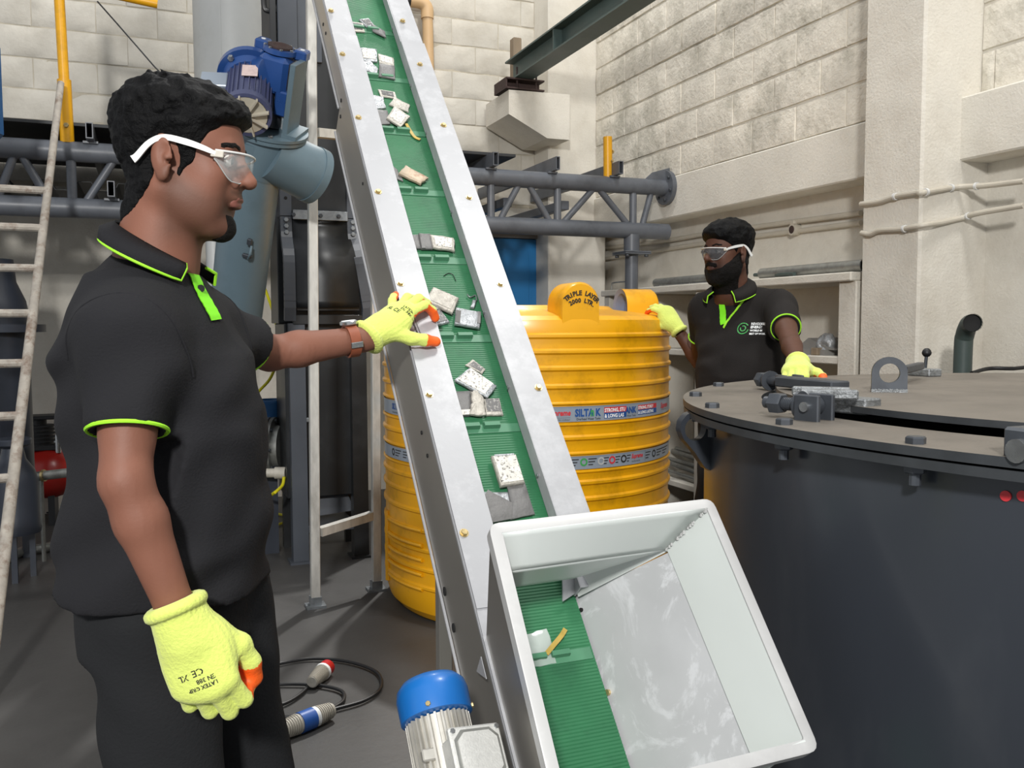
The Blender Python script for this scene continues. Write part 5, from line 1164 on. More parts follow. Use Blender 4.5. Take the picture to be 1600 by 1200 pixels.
MB().box((xl_+.06, YE-.035, ez_(507)), (xr_+.02, YE-.0, ez_(492)), 0, .003).build('lower_bar', 'elevator_dark', el, smooth=False)
MB().box((xl_+.08, YE-.02, ez_(486)), (xr_-.0, YE+.02, ez_(478)), 0, .003).build('bead', 'elevator_dark', el, smooth=False)
for (p0, p1, mt, z1) in ((452, 479, 'elevator_grey', ez_(505)), (548, 566, 'elevator_dark', ez_(505))):
    b = MB(); b.box((ex_(p0), YE-.03, .012), (ex_(p0)+.085, YE-.022, z1)); b.box((ex_(p0), YE-.022, .012), (ex_(p0)+.008, YE+.05, z1)); b.box((ex_(p0)-.02, YE-.06, 0), (ex_(p0)+.11, YE+.07, .012)); b.build('leg', mt, el, smooth=False)
for p0 in (452, 556): MB().box((ex_(p0), YE+.36, 0), (ex_(p0)+.05, YE+.41, zl_)).build('leg', 'elevator_dark', el, smooth=False)
MB().box((ex_(470), YE-.02, zl_-.19), (ex_(552), YE+.3, zl_-.15), 0, .003).build('tray', 'elevator_grey', el, smooth=False)
MB().box((ex_(470), YE-.024, zl_-.19), (ex_(474), YE+.3, zl_-.02)).build('tray_side', 'elevator_grey', el, smooth=False)
b = MB(); b.prism([(-.12, -.12), (.16, -.1), (.1, .08), (-.08, .1)], (ex_(510), YE+.1, zl_-.0), (1, 0, 0), (0, .3, 1), (0, .01, 0)); b.build('loose_plate', 'elevator_grey', el, smooth=False)
MB().obox((ex_(476), YE-.0, ez_(655)), V3(.02, 0, 0), V3(0, .02, 0), V3(0, 0, .012), 0, .004).build('latch', 'scratched_steel', el)
MB().box((ex_(484), YE+.018, ez_(650)), (ex_(492), YE+.04, ez_(560))).build('side_stiffener', 'elevator_grey', el, smooth=False)
# upper housing details
MB().box((ex_(435, 50), YE+.02, 2.62), (ex_(466, 50), YE+.055, 4.4), 0, .003).build('upper_rail', 'elevator_grey', el, smooth=False)
MB().box((ex_(423, 50), YE+.03, 2.6), (ex_(433, 50), YE+.4, 4.4), 0, .002).build('dark_flange', 'deck_dark', el, smooth=False)
MB().box((ex_(466, 50), YE+.04, 2.75), (ex_(505, 50), YE+.07, 4.4), 0, .003).build('front_panel', 'elevator_grey', el, smooth=False)
hk = aty(414, 6, YE+.05); P = spline([hk+V3(.06, 0, .1), hk+V3(-.0, 0, .08), hk+V3(-.005, 0, -.02), hk+V3(.02, 0, -.035), hk+V3(.055, 0, -.03), hk+V3(.055, 0, .0)], 20); MB().tube(P, .014, 10).build('hook', 'elevator_dark', el)

# ------------------------------------------------------------------ things low at the left
def aw(x, y, d): return np.array(atd(x, y, d))
lad = empty('ladder', atz(-25, 1080, 0), 'rusty paint-spattered steel ladder leaning at the left edge', 'ladder')
Ltop, Lbot = aty(95, 130, YT-.1), atz(-22, 1100, 0)
MB().tube([Lbot, Lbot+(Ltop-Lbot)*.5, Ltop], [.025, .0215, .0175], 12).build('rail', 'ladder_paint', lad); off = V3(-.38, -.02, 0)
MB().tube([Lbot+off, Lbot+off+(Ltop-Lbot)*.5, Ltop+off], [.025, .0215, .0175], 12).build('rail', 'ladder_paint', lad)
for (px, py) in ((84, 298), (64, 356), (53, 419), (44, 490), (32, 567), (22, 649), (8, 746), (-8, 860)):
    dd = (Ltop-Lbot); best = min(np.linspace(0, 1, 800), key=lambda u: abs(pix(Lbot+dd*u)[1]-py)); p = Lbot+dd*best
    MB().cyl(p, p+off, .019, seg=10).build('rung', 'ladder_paint', lad)
va = aw(-6, 600, 5.0)
ves = empty('filter_vessel', (va[0], va[1], 0), 'tall dark navy vessel with a sloped shoulder at the left edge', 'vessel')
zz = lambda py, d=5.0: atd(10, py, d)[2]
MB().lathe([(.11, zz(405)), (.12, zz(440)), (.165, zz(470)), (.175, zz(490)), (.175, .5), (.15, .4), (.001, .4)][::-1], (va[0], va[1], 0), AZ, 36).build('shell', 'vessel_navy', ves, sharp=40)
MB().cyl((va[0], va[1]-.0, zz(507)), (va[0], va[1], zz(519)), .26, seg=36).build('flange', 'vessel_navy', ves)
for k in range(3): a = k*2.1; MB().box((va[0]+.12*math.cos(a)-.02, va[1]+.12*math.sin(a)-.02, 0), (va[0]+.12*math.cos(a)+.02, va[1]+.12*math.sin(a)+.02, .45)).build('leg', 'vessel_navy', ves, smooth=False)
vb = aw(22, 760, 4.6)
ves2 = empty('gas_bottle', (vb[0], vb[1], 0), 'squat dark navy bottle with a flanged neck standing behind the ladder', 'vessel')
z4 = lambda py: atd(30, py, 4.6)[2]
MB().lathe([(.001, z4(832)), (.118, z4(832)), (.122, z4(825)), (.115, z4(818)), (.115, z4(752)), (.10, z4(735)), (.062, z4(718)), (.05, z4(700)), (.09, z4(694)), (.092, z4(687)), (.085, z4(685)), (.001, z4(685))], (vb[0], vb[1], 0), AZ, 36).build('shell', 'vessel_navy', ves2, sharp=40)
for k in range(3): a = k*2.1+.5; MB().box((vb[0]+.08*math.cos(a)-.014, vb[1]+.08*math.sin(a)-.014, 0), (vb[0]+.08*math.cos(a)+.014, vb[1]+.08*math.sin(a)+.014, z4(830))).build('foot', 'vessel_navy', ves2, smooth=False)
cc = aw(76, 730, 5.95)
com = empty('air_compressor', (cc[0], cc[1], 0), 'red air compressor with a black pump behind the first worker', 'compressor')
zr_ = .17; cz = zr_+.17; 
tk = MB(); tk.lathe([(.001, -.36), (.09, -.34), (.15, -.28), (.17, -.22), (.17, .10), (.15, .16), (.09, .22), (.001, .24)], (cc[0]-.06, cc[1], cz), AX, 32); tk.build('air_tank', 'compressor_red', com, sharp=50)
for px in (-.28, .02): MB().box((cc[0]+px-.02, cc[1]-.12, 0), (cc[0]+px+.02, cc[1]+.12, zr_+.03)).build('foot', 'compressor_black', com, smooth=False)
pz = cz+.16; b = MB(); b.box((cc[0]-.18, cc[1]-.1, pz), (cc[0]+.06, cc[1]+.1, pz+.03)); b.cyl((cc[0]-.05, cc[1], pz+.03), (cc[0]-.05, cc[1], pz+.16), .09, seg=20); b.build('pump', 'compressor_black', com)
for k in range(5): MB().cyl((cc[0]-.05, cc[1], pz+.05+.025*k), (cc[0]-.05, cc[1], pz+.058+.025*k), .105, seg=20).build('cooling_fin', 'compressor_black', com)
MB().box((cc[0]-.17, cc[1]-.09, pz+.2), (cc[0]+.07, cc[1]+.09, pz+.225), 0, .01).build('pump_head', 'compressor_black', com); MB().cyl((cc[0]-.05, cc[1], pz+.16), (cc[0]-.05, cc[1], pz+.2), .05, seg=14).build('pump_neck', 'compressor_black', com)
b = MB(); b.cyl((cc[0]+.07, cc[1]-.1, pz-.02), (cc[0]+.07, cc[1]-.1, pz+.1), .018, seg=12); b.cyl((cc[0]+.05, cc[1]-.1, pz+.05), (cc[0]+.13, cc[1]-.1, pz+.09), .012, seg=10); b.build('valve', 'steel', com)
b = MB(); A, B_ = aw(52, 745, 4.95), aw(112, 738, 4.95); b.cyl(A, A+(B_-A)*2.6, .026, seg=16); pp = empty('grey_pipe', A, 'grey horizontal pipe with a brass clamp behind the first worker', 'pipe'); b.build('pipe', 'galvanised', pp); MB().cyl(A+(B_-A)*.24, A+(B_-A)*.30, .034, seg=16).build('clamp', 'brass_bolt', pp)
for q in (.2, 2.4): P = A+(B_-A)*q; MB().cyl(P-AZ*.026, [P[0], P[1], 0], .012, seg=8).build('pipe_prop', 'galvanised', pp)
P = spline([atz(8, 874, .03), atz(40, 860, .03), atz(70, 856, .03), atz(100, 848, .03), atz(150, 846, .03)], 20); tag(MB().tube(P, .028, 12).build('floor_hose', 'galvanised'), 'grey ribbed hose lying on the floor near the ladder foot', 'hose')
P = spline([atz(60, 800, .008), atz(95, 801, .008), atz(112, 792, .008), atz(104, 786, .008), atz(85, 784, .008)], 20); tag(MB().tube(P, .006, 6).build('floor_wire', 'black_rubber'), 'thin dark wire loop on the floor under the red compressor', 'wire')
cabx = aw(-52, 140, 4.2); mc_ = empty('blue_machine', (cabx[0], cabx[1], 0), 'dark blue machine panel cut by the upper left frame edge', 'machine')
zb0, zb1 = atd(0, 215, 4.2)[2], atd(0, 64, 4.2)[2]; xe = atd(-40, 100, 4.2)
b = MB(); b.obox((xe)*[1, 1, 0]+AZ*(zb0+zb1)/2, AX*.1, AY*.06, AZ*(zb1-zb0)/2, 0, .02); b.build('panel', 'bucket_blue', mc_); b = MB(); b.obox(atd(-190, 100, 4.2)*[1, 1, 0]+AZ*zb0/2, AX*.05, AY*.05, AZ*zb0/2); b.bar(atd(-190, 100, 4.2)*[1, 1, 0]+AZ*(zb0-.03), xe*[1, 1, 0]+AZ*(zb0-.03), .06, .06); b.build('stand', 'vessel_navy', mc_, smooth=False)
bk = aw(426, 645, 5.35); bz = lambda py: atd(426, py, 5.35)[2]
bu = empty('blue_bucket', (bk[0], bk[1], 0), 'blue plastic bucket on a grey pipe drum left of the elevator', 'bucket')
b = MB(); b.lathe([(.075, bz(668)), (.09, bz(630)), (.095, bz(628)), (.095, bz(624)), (.085, bz(624)), (.07, bz(664)), (.001, bz(664))], (bk[0], bk[1], 0), AZ, 28); bu.location = Vector((bk[0], bk[1], bz(668))); b.build('bucket', 'bucket_blue', bu)
fp = aw(424, 698, 5.2); fr_ = empty('flanged_pipe', (fp[0], fp[1], 0), 'grey flanged pipe stub under the blue bucket', 'pipe')
r_ = (atd(426, 660, 5.2)[2]-atd(426, 738, 5.2)[2])/2; b = MB(); b.cyl(fp-AX*.2, fp+AX*.06, r_*.86, seg=30); b.build('pipe', 'galvanised', fr_)
for q in (-.012, .018): MB().cyl(fp+AX*(q-.01), fp+AX*(q+.008), r_*1.18, seg=30).build('flange', 'galvanised', fr_)
for k in range(8): t = k*math.pi/4; MB().hexhead(fp+AX*.026+(AY*math.cos(t)+AZ*math.sin(t))*r_*1.04, AX, .011, .01).build('flange_bolt', 'dark_steel', fr_)
MB().box((fp[0]-.1, fp[1]-.1, 0), (fp[0]+.02, fp[1]+.1, fp[2]-r_*.7)).build('pedestal', 'vessel_navy', fr_, smooth=False)
pv = aw(430, 739, 5.0); pvp = empty('valve_pipe', (pv[0], pv[1], 0), 'white plastic pipe end with a collar below the flanged pipe', 'pipe'); b = MB(); b.cyl(pv-AX*.2, pv+AX*.03, .026, seg=16); b.cyl(pv+AX*.0, pv+AX*.06, .034, seg=18); b.build('pipe', 'plug_white', pvp); MB().cyl(pv-AX*.1-AZ*.02, [*(pv-AX*.1)[:2], 0], .02, seg=10).build('prop', 'vessel_navy', pvp)
hp = [aw(*p) for p in ((404, 428, 5.6), (418, 462, 5.5), (430, 500, 5.4), (437, 545, 5.3), (424, 588, 5.5), (404, 612, 5.6), (380, 640, 5.6))]
P = spline(hp, 40); tag(MB().tube(P, .009, 8).build('yellow_hose', 'hose_yellow'), 'thin yellow air hose hanging beside the elevator', 'hose')
hp = [aw(444, 745, 4.95), aw(440, 760, 4.95), aw(420, 776, 4.95), atz(396, 790, .012), atz(420, 800, .012), atz(446, 806, .012), atz(447, 814, .012), atz(425, 822, .012), atz(380, 826, .012)]
P = spline(hp, 40); tag(MB().tube(P, .009, 8).build('yellow_hose', 'hose_yellow'), 'yellow hose looping down to the floor from the white pipe', 'hose')
# floor cable with plugs
fl_ = lambda x, y, h=.012: atz(x, y, h)
P = spline([fl_(380, 1052), fl_(441, 1036), fl_(490, 1029), fl_(545, 1034), fl_(588, 1050), fl_(595, 1074), fl_(570, 1094), fl_(519, 1109)], 50)
pc = empty('power_lead', fl_(520, 1070), 'black power lead looping over the floor', 'cable'); MB().tube(P, .0065, 8).build('cable', 'black_rubber', pc)
P = spline([fl_(519, 1107), fl_(536, 1095), fl_(534, 1080), fl_(500, 1071), fl_(440, 1069), fl_(380, 1075)], 36); MB().tube(P, .0065, 8).build('cable', 'black_rubber', pc)
P = spline([fl_(487, 1066), fl_(470, 1084), fl_(445, 1099), fl_(420, 1103), fl_(380, 1108)], 30); tag(MB().tube(P, .0065, 8).build('plug_cable', 'black_rubber'), 'black cable running from the red plug towards the worker', 'cable')
def plug(name, label, A, B_, segs):
    A, B_ = np.array(A), np.array(B_); r = empty(name, [*(A+B_)[:2]/2, 0], label, 'plug'); d = nrm(B_-A); L = np.linalg.norm(B_-A)
    for (u0, u1, r0, r1, mt, nm) in segs:
        r0, r1 = r0*.84, r1*.84
        b = MB(); b.cyl(A+d*L*u0, A+d*L*u1, r0, r1, seg=20)
        if mt == 'plug_white':
            for k in np.arange(u0+.02, u1-.02, .035): b.cyl(A+d*L*k, A+d*L*(k+.014), (r0+(r1-r0)*(k-u0)/(u1-u0))+.003, seg=18)
        b.build(nm, mt, r)
h = .031; plug('red_plug', 'white industrial plug with a red socket end on the floor', fl_(487, 1066, h), fl_(512, 1042, h), [(0, .62, .022, .034, 'plug_white', 'body'), (.62, .72, .038, .038, 'print_white', 'collar'), (.72, 1.0, .036, .034, 'plug_red', 'socket')])
h = .033; plug('blue_connector', 'mated white plugs with a blue collar lying on the floor', fl_(426, 1147, h), fl_(519, 1109, h), [(0, .12, .018, .028, 'plug_white', 'nose'), (.12, .43, .030, .037, 'plug_white', 'body'), (.43, .66, .041, .041, 'plug_blue', 'collar'), (.66, .72, .039, .039, 'print_white', 'ring'), (.72, 1.0, .036, .026, 'plug_white', 'body')])
P = spline([fl_(426, 1147, .02), fl_(410, 1151, .012), fl_(380, 1120, .012), fl_(430, 1122, .012), fl_(470, 1121, .012)], 20); tag(MB().tube(P, .009, 8).build('connector_cable', 'black_rubber'), 'short black cable at the lower end of the blue connector', 'cable')
# ------------------------------------------------------------------ people
def rotz(a): c, s = math.cos(a), math.sin(a); return np.array([[c, -s, 0], [s, c, 0], [0, 0, 1.0]])
def roty(a): c, s = math.cos(a), math.sin(a); return np.array([[c, 0, s], [0, 1, 0], [-s, 0, c]])   # positive tips +x downwards
def rotx(a): c, s = math.cos(a), math.sin(a); return np.array([[1, 0, 0], [0, c, -s], [0, s, c]])
class Tf:
    def __init__(s, o, R, k=1.0): s.o = np.asarray(o, float); s.R = np.asarray(R, float); s.k = k
    def p(s, q): return s.o+s.k*(np.atleast_2d(q) @ s.R.T).reshape(np.shape(q))
def head_prims(F, T, P, ears=True):
    e = lambda c, r, R=np.eye(3), k=.012, op='add': F.ell(T.p(V3(*c)), np.array(r)*T.k, T.R@R, k*T.k, op)
    c_ = lambda a, b, ra, rb, k=.012, op='add': F.cap(T.p(V3(*a)), T.p(V3(*b)), ra*T.k, rb*T.k, k*T.k, op)
    e((-.014, 0, .036), (.098, .075, .082), k=.001)                       # skull
    e((.028, 0, .03), (.066, .064, .072), k=.02)                          # forehead
    e((.030, 0, -.035), (.058, .061, .078), k=.025)                       # face block
    for s in (-1, 1):
        c_((-.012, s*.056, -.052), (.060, s*.022, -.103), .021, .019, .03)    # jaw
        e((.058, s*.040, -.018), (.026, .022, .024), k=.02)               # cheek bone
        e((.045, s*.040, -.062), (.030, .018, .032), k=.03)               # cheek
    e((.074, 0, -.104), (.019, .021, .016), k=.02)                        # chin
    c_((.075, -.032, .026), (.075, .032, .026), .012, .012, .018)         # brow
    for s in (-1, 1): e((.094, s*.031, .008), (.016, .017, .012), k=.014, op='cut')
    c_((.086, 0, .022), (.112, 0, -.018), .0075, .0118, .010)             # nose
    e((.108, 0, -.021), (.014, .011, .0095), k=.008)
    for s in (-1, 1): e((.095, s*.0125, -.024), (.0115, .0075, .0075), k=.006)
    for s in (-1, 1): e((.104, s*.0065, -.0315), (.005, .0035, .003), k=.003, op='cut')
    e((.086, 0, -.047), (.014, .024, .013), k=.016)
    e((.0935, 0, -.0515), (.0095, .021, .0055), k=.006); e((.0915, 0, -.0625), (.0095, .019, .0065), k=.006)
    e((.103, 0, -.0567), (.012, .019, .0014), k=.003, op='cut')
    if ears:
        for s in (-1, 1):
            R = rotz(s*.35)@roty(-.16)
            e((-.013, s*.079, -.004), (.0205, .0075, .034), R, .006); e((-.006, s*.083, -.034), (.010, .006, .011), R, .008)
            e((-.007, s*.0895, .001), (.0125, .008, .022), R, .004, 'cut'); e((-.002, s*.083, -.006), (.006, .006, .008), R, .004)
            e((.001, s*.0835, -.012), (.004, .004, .004), R, .003, 'cut')
def hand_field(curl, spread, thumb, k=1.0, res=.0026):
    """wrist at the origin, fingers along +x, back of the hand +z, thumb on +y"""
    F = Field(np.arange(-.10, .24, res)*k, np.arange(-.11, .14, res)*k, np.arange(-.16, .08, res)*k)
    base = [(.092, .030, 0.0), (.097, .009, .004), (.092, -.013, .001), (.083, -.033, -.005)]
    seg = [(.044, .027, .022), (.048, .031, .023), (.044, .029, .022), (.034, .021, .020)]; rad = [.0125, .0128, .0122, .0110]
    chains = []
    for i in range(4):
        b = np.array(base[i])*k; F.cap((.0, base[i][1]*.55*k, -.002*k), b, .018*k, .0155*k, .022*k)
    F.ell((.045*k, 0, -.006*k), (.055*k, .043*k, .018*k), None, .02*k)
    F.ell((.042*k, .032*k, -.014*k), (.036*k, .020*k, .019*k), None, .02*k)
    tips = []
    for i in range(4):
        p = np.array(base[i])*k; a = 0; ch = [p]
        for j in range(3):
            a += math.radians(curl[i][j]); d = np.array([math.cos(a)*math.cos(spread[i]), math.sin(spread[i])*math.cos(a*.5), -math.sin(a)]); q = p+nrm(d)*seg[i][j]*k
            F.cap(p, q, (rad[i]-.0006*j)*k, (rad[i]-.0006*(j+1))*k, .004*k); p = q; ch.append(p)
        chains.append(ch)
    p = np.array([.022, .030, -.012])*k; ch = [p]
    for j, (L, d) in enumerate(zip((.047, .034, .028), thumb)):
        q = p+nrm(d)*L*k; F.cap(p, q, (.0165-.0015*j)*k, (.0150-.0014*j)*k, .008*k); p = q; ch.append(p)
    chains.append(ch)
    return F, chains
def glove(parent, W, X, Z, thumb_hint, curl, spread, thumb, k, cuff=.075, cr=(.036, .030), res=.0026, over=None, prints=True, grip=.004):
    """knit glove with a rubber-dipped palm and fingertips"""
    X = nrm(X); Z = nrm(np.asarray(Z)-X*(np.asarray(Z)@X)); Y = np.cross(Z, X)
    if Y @ np.asarray(thumb_hint) < 0: Y = -Y
    B = np.stack([X, Y, Z], 1); flip = np.linalg.det(B) < 0
    F, ch = hand_field(curl, spread, thumb, k, res)
    F.cap((-cuff, 0, 0), (.02*k, 0, -.004), cr[0]*.93, cr[1]*1.0, .015)
    for t in np.linspace(-cuff+.004, -cuff+.009, 2): F.put((t-.004, -.05, -.05), (t+.004, .05, .05), lambda X_, Y_, Z_, t=t: np.sqrt((np.sqrt(Y_**2+Z_**2)-cr[0]*.97)**2+(X_-t)**2)-.0055, .004)
    Xg, Yg, Zg = F.grid(); F.clip((-cuff-.004)-Xg+0*Yg+0*Zg); F.v = F.v+np.asarray(np.sin(np.arctan2(Yg, Zg)*34)*.0006*(Xg < .075*k)+0*Xg, np.float32)*(np.abs(F.v) < .01)
    # hollow the cuff so that the wrist shows inside it
    F.put((-cuff-.02, -.05, -.05), (-cuff+.03, .05, .05), lambda X_, Y_, Z_: np.maximum(np.sqrt(Y_**2+Z_**2)-(min(cr)*.93-.006), X_-(-cuff+.012)), .002, 'cut')
    Pm, Fm = F.mesh(2)
    C = Pm[Fm].mean(1); tipmask = np.zeros(len(C), bool); N_ = np.cross(Pm[Fm[:, 2]]-Pm[Fm[:, 0]], Pm[Fm[:, 3]]-Pm[Fm[:, 1]]); N_ /= np.linalg.norm(N_, axis=1)[:, None]+1e-12
    for i, c in enumerate(ch):
        # distance to distal segments; palm side of each finger is rubber, the tip all round
        best = np.full(len(C), 9.0); side = np.zeros(len(C)); seg = np.zeros(len(C), int)
        for j in range(3):
            a, b = c[j], c[j+1]; d = b-a; t = np.clip(((C-a)@d)/(d@d), 0, 1); q = a+np.outer(t, d); dist = np.linalg.norm(C-q, axis=1)
            dn = nrm(d); pal = nrm(np.cross(dn, V3(0, 1, 0))) if i < 4 else nrm(V3(.2, -.55, -.8))
            if i < 4 and pal[2] > 0 and j == 0: pal = -pal
            if i < 4:
                pal = np.cross(V3(0, 1, 0), dn); pal = -nrm(pal) if False else nrm(V3(-dn[2]*-1, 0, -dn[0])) if False else nrm(np.array([dn[2], 0, -dn[0]]))
            m = dist < best; best[m] = dist[m]; side[m] = ((C[m]-q[m])@pal); seg[m] = j
        near = best < .017*k
        tipmask |= near & ((side > .0035*k) | (seg == 2) | ((seg == 1) & (side > -.004*k) & (i < 4))) & ((i < 4) | (seg == 2) | (side > .009*k))
    palm = (C[:, 2] < -.012*k) & (C[:, 0] > .028*k) & (C[:, 0] < .105*k) & (C[:, 1] < .036*k)
    rub = tipmask | palm
    Pw = Pm@B.T+np.asarray(W)
    if flip: Fm = Fm[:, ::-1]
    def sub(mask):
        f = Fm[mask]; u, inv = np.unique(f, return_inverse=True); return Pw[u], inv.reshape(f.shape)
    g = make_np('glove', *sub(~rub), 'glove_knit', parent); make_np('rubber_palm', *sub(rub), 'glove_rubber', g)
    if prints:
        mb = MB()
        def deco(txt, x, y, size, sc=1.0):
            v, f = text_mesh(txt, size, .0002, 'LEFT'); 
            q = np.stack([x*k-v[:, 1]*-1*-1, y*k+(v[:, 0]*sc)*(1 if not flip else -1)*-1*prints, np.full(len(v), .06)], 1)
            q[:, 0] = x*k+(v[:, 1]-0)*prints; h = F.cast(q, (0, 0, -1), .0007); mb.add(h@B.T+np.asarray(W), f if True else f)
        sgn = 1
        deco('CE', .060, .010, .014); deco('EN 388', .074, .022, .009); deco('XL', .062, -.012, .012); deco('LATEX GRIP', .083, .022, .008)
        mb.build('glove_print', 'print_black', g, smooth=False, local=True)
    return g, F, B
def ring_tube(c, ax, r, t, name, mat, par, seg=36, sq=1.0, up=(0, 0, 1)):
    x, y, z = frame(ax, up); q = np.linspace(0, 2*math.pi, seg+1); P = [np.asarray(c)+x*math.cos(a)*r+y*math.sin(a)*r*sq for a in q[:-1]]; b = MB(); R = []
    for i, a in enumerate(q[:-1]):
        d = x*math.cos(a)+y*math.sin(a)*sq; d = nrm(d); R.append([P[i]+(d*math.cos(u)+z*math.sin(u))*t for u in np.linspace(0, 2*math.pi, 7)[:-1]])
    R.append(R[0]); b.rings(R, cap=(False, False)); return b.build(name, mat, par, local=True)

def person(loc, rz, label, S):
    root = empty('person', loc, label, 'person', rz=rz)
    T = Tf(S['head'], rotz(S['hyaw'])@roty(S['hpitch'])@rotx(S.get('hroll', 0)), S['hk'])
    sh, el, wr = S['shoulder'], S['elbow'], S['wrist']         # dicts L, R in the person's own frame
    lo = np.min([*el.values(), *wr.values(), V3(-.27, -.27, 0)], 0)-.09; hi = np.max([*el.values(), *wr.values(), V3(.25, .27, 1.55)], 0)+.09
    hp = T.o
    xs = axis_pts(lo[0], hi[0], .0085, (hp[0]-.13, hp[0]+.135), S['hres']); ys = axis_pts(lo[1], hi[1], .0085, (hp[1]-.11, hp[1]+.11), S['hres'])
    zs = axis_pts(-.02, hp[2]+.17, .011, (hp[2]-.16, hp[2]+.16), S['hres'])
    # --- body: one continuous surface from feet to crown
    F = Field(xs, ys, zs); sec = np.array(S['torso']); inn = sec.copy(); inn = inn[inn[:, 0] > S['hem']-.0]; inn[:, 3] -= .035; inn[:, 4] -= .05; F.loft(inn, .03)
    for s in 'LR':
        F.cap(sh[s], el[s], S.get('ra', .040), .035, .012); m = sh[s]+(el[s]-sh[s])*.35; F.cap(m, m+(el[s]-sh[s])*.3, .037, .035, .02)
        d = wr[s]-el[s]; F.cap(el[s], el[s]+d*.3, .034, .0360, .014); F.cap(el[s]+d*.3, wr[s], .0360, .0265, .014); F.cap(wr[s], wr[s]+nrm(d)*.03, .0265, .024, .01)
        hpj, kn, an = S['hip'][s], S['knee'][s], S['ankle'][s]; F.cap(hpj, kn, .068, .048, .03); F.cap(kn, an, .048, .034, .02); F.cap(an, an+V3(.09, 0, -.045), .026, .02, .01)
    nb = S['neck']; F.cap(T.p(V3(-.022, 0, -.05)), nb, .058*S.get('nk', 1), .066*S.get('nk', 1), .03)
    F.cap(nb+V3(0, 0, -.02), nb+V3(-.01, .09, -.085), .036, .03, .04); F.cap(nb+V3(0, 0, -.02), nb+V3(-.01, -.09, -.085), .036, .03, .04)
    head_prims(F, T, S)
    Pm, Fm = F.mesh(1); bo = make_np('body', Pm, Fm, S['skin'], root)
    q = ((Pm-T.o)@T.R)/T.k; st = S['stubble']; ramp = lambda v, a, b: np.clip((v-a)/(b-a), 0, 1)
    topz = np.interp(q[:, 0], [-.03, .0, .03, .06, .09, .12], [.01, -.012, -.036, -.05, -.034, -.033])
    m = ramp(topz-q[:, 2], -.012, .018)*ramp(q[:, 0], -.022, .004)*ramp(q[:, 2], -.155, -.118)*st
    m += .8*st*np.exp(-((q[:, 2]+.041)/.006)**2)*ramp(q[:, 0], .07, .085)*ramp(.031-np.abs(q[:, 1]), 0, .006)
    at = bo.data.attributes.new('stubble', 'FLOAT', 'POINT'); at.data.foreach_set('value', np.clip(m, 0, 1).astype(np.float32))
    # --- head pieces on a small grid in head coordinates
    r = S['hres']*1.0/T.k; H = Field(np.arange(-.16, .15, r), np.arange(-.125, .125, r), np.arange(-.17, .17, r)); I_ = Tf((0, 0, 0), np.eye(3)); head_prims(H, I_, S, ears=False); nl = T.R.T@(nb-T.o)/T.k; H.cap((-.022, 0, -.05), nl, .058*S.get('nk', 1)/T.k, .064*S.get('nk', 1)/T.k, .03)
    X, Y, Z = H.grid(); hv = H.v.copy()
    n1 = vnoise(X, Y, Z, 55, 1); n2 = vnoise(X, Y, Z, 130, 2)
    hp_ = S['hair']; thick = .005+hp_['top']*np.clip((Z-.03)/.07, 0, 1)+hp_['back']*np.clip((-X-.02)/.06, 0, 1)*np.clip((Z+.06)/.05, 0, 1)+.002*np.clip((Z+.02)/.05, 0, 1)
    thick = thick+hp_.get('front', 0)*np.clip((X-.0)/.06, 0, 1)*np.clip((Z-.05)/.03, 0, 1)
    thick = thick+n1*hp_['curl']*np.clip((Z+.02)/.08, .15, 1)+n2*hp_['curl']*.55
    line = np.interp(Z, [-.12, -.085, -.07, -.03, -.005, .012, .03, .05, .065, .085, .12, .17], hp_['line'])       # hair lies behind this x
    low = np.interp(X, [-.12, -.09, -.06, -.03, -.012, .02, .04, .1], [-.125, -.122, -.098, -.055, .012, -.045, -.02, .0])
    earcut = .030-np.sqrt((X+.010)**2/.55+(Z+.006)**2/1.5)
    reg = np.maximum(np.maximum(X-line+np.abs(Y)*.0+n1*.004, (low-Z)*.7), np.where(np.abs(Y) > .05, earcut, -1)); fade = np.clip(-reg/.02, 0, 1)
    H.v = np.asarray(np.maximum(hv-thick*(.25+.75*fade), reg), np.float32); Pm, Fm = H.mesh(1); make_np('hair', T.p(Pm), Fm, 'hair_black', root)
    bd = S['beard']
    if bd:
        n3 = vnoise(X, Y, Z, 150, 4)
        top = np.interp(X, [-.02, .0, .03, .05, .066, .078, .09, .12], bd['top']); reg = np.maximum(np.maximum(Z-top+n3*.003, bd['back']-X), np.abs(Y)-bd.get('w', .2))
        lips = .0135-np.sqrt((Z+.057)**2/.55*.9+np.where(np.abs(Y) > .0, (Y*.62)**2, 0)+np.maximum(0, .07-X)**2)
        reg = np.maximum(reg, lips)
        H.v = np.asarray(np.maximum(hv-bd['t']*(.4+.6*np.clip(-reg/.012, 0, 1))-n3*bd['t']*.35, reg), np.float32); Pm, Fm = H.mesh(1); make_np('beard', T.p(Pm), Fm, 'beard_black', root)
        if bd.get('m', 1) > .002: reg = np.maximum(np.maximum(np.abs(Z+.0405-np.abs(Y)*-.28*1)-.0075, np.abs(Y)-.031), .06-X); H.v = np.asarray(np.maximum(hv-bd.get('m', .0035)-n3*.001, reg), np.float32); Pm, Fm = H.mesh(1); make_np('moustache', T.p(Pm), Fm, 'beard_black', root)
    reg = np.maximum(np.maximum(np.abs(Z-.036+np.abs(np.abs(Y)-.032)*.25)-.0042, np.abs(np.abs(Y)-.033)-.019), .05-X); H.v = np.asarray(np.maximum(hv-.0022, reg), np.float32); Pm, Fm = H.mesh(1); make_np('eyebrows', T.p(Pm), Fm, 'beard_black', root)
    reg = np.maximum(np.maximum(np.abs(Z+.0575)-.0095, np.abs(Y)*.9+np.abs(Z+.0575)*.7-.0215), .07-X); H.v = np.asarray(np.maximum(hv-.0006, reg), np.float32); Pm, Fm = H.mesh(1); make_np('lips', T.p(Pm), Fm, S['lip'], root)
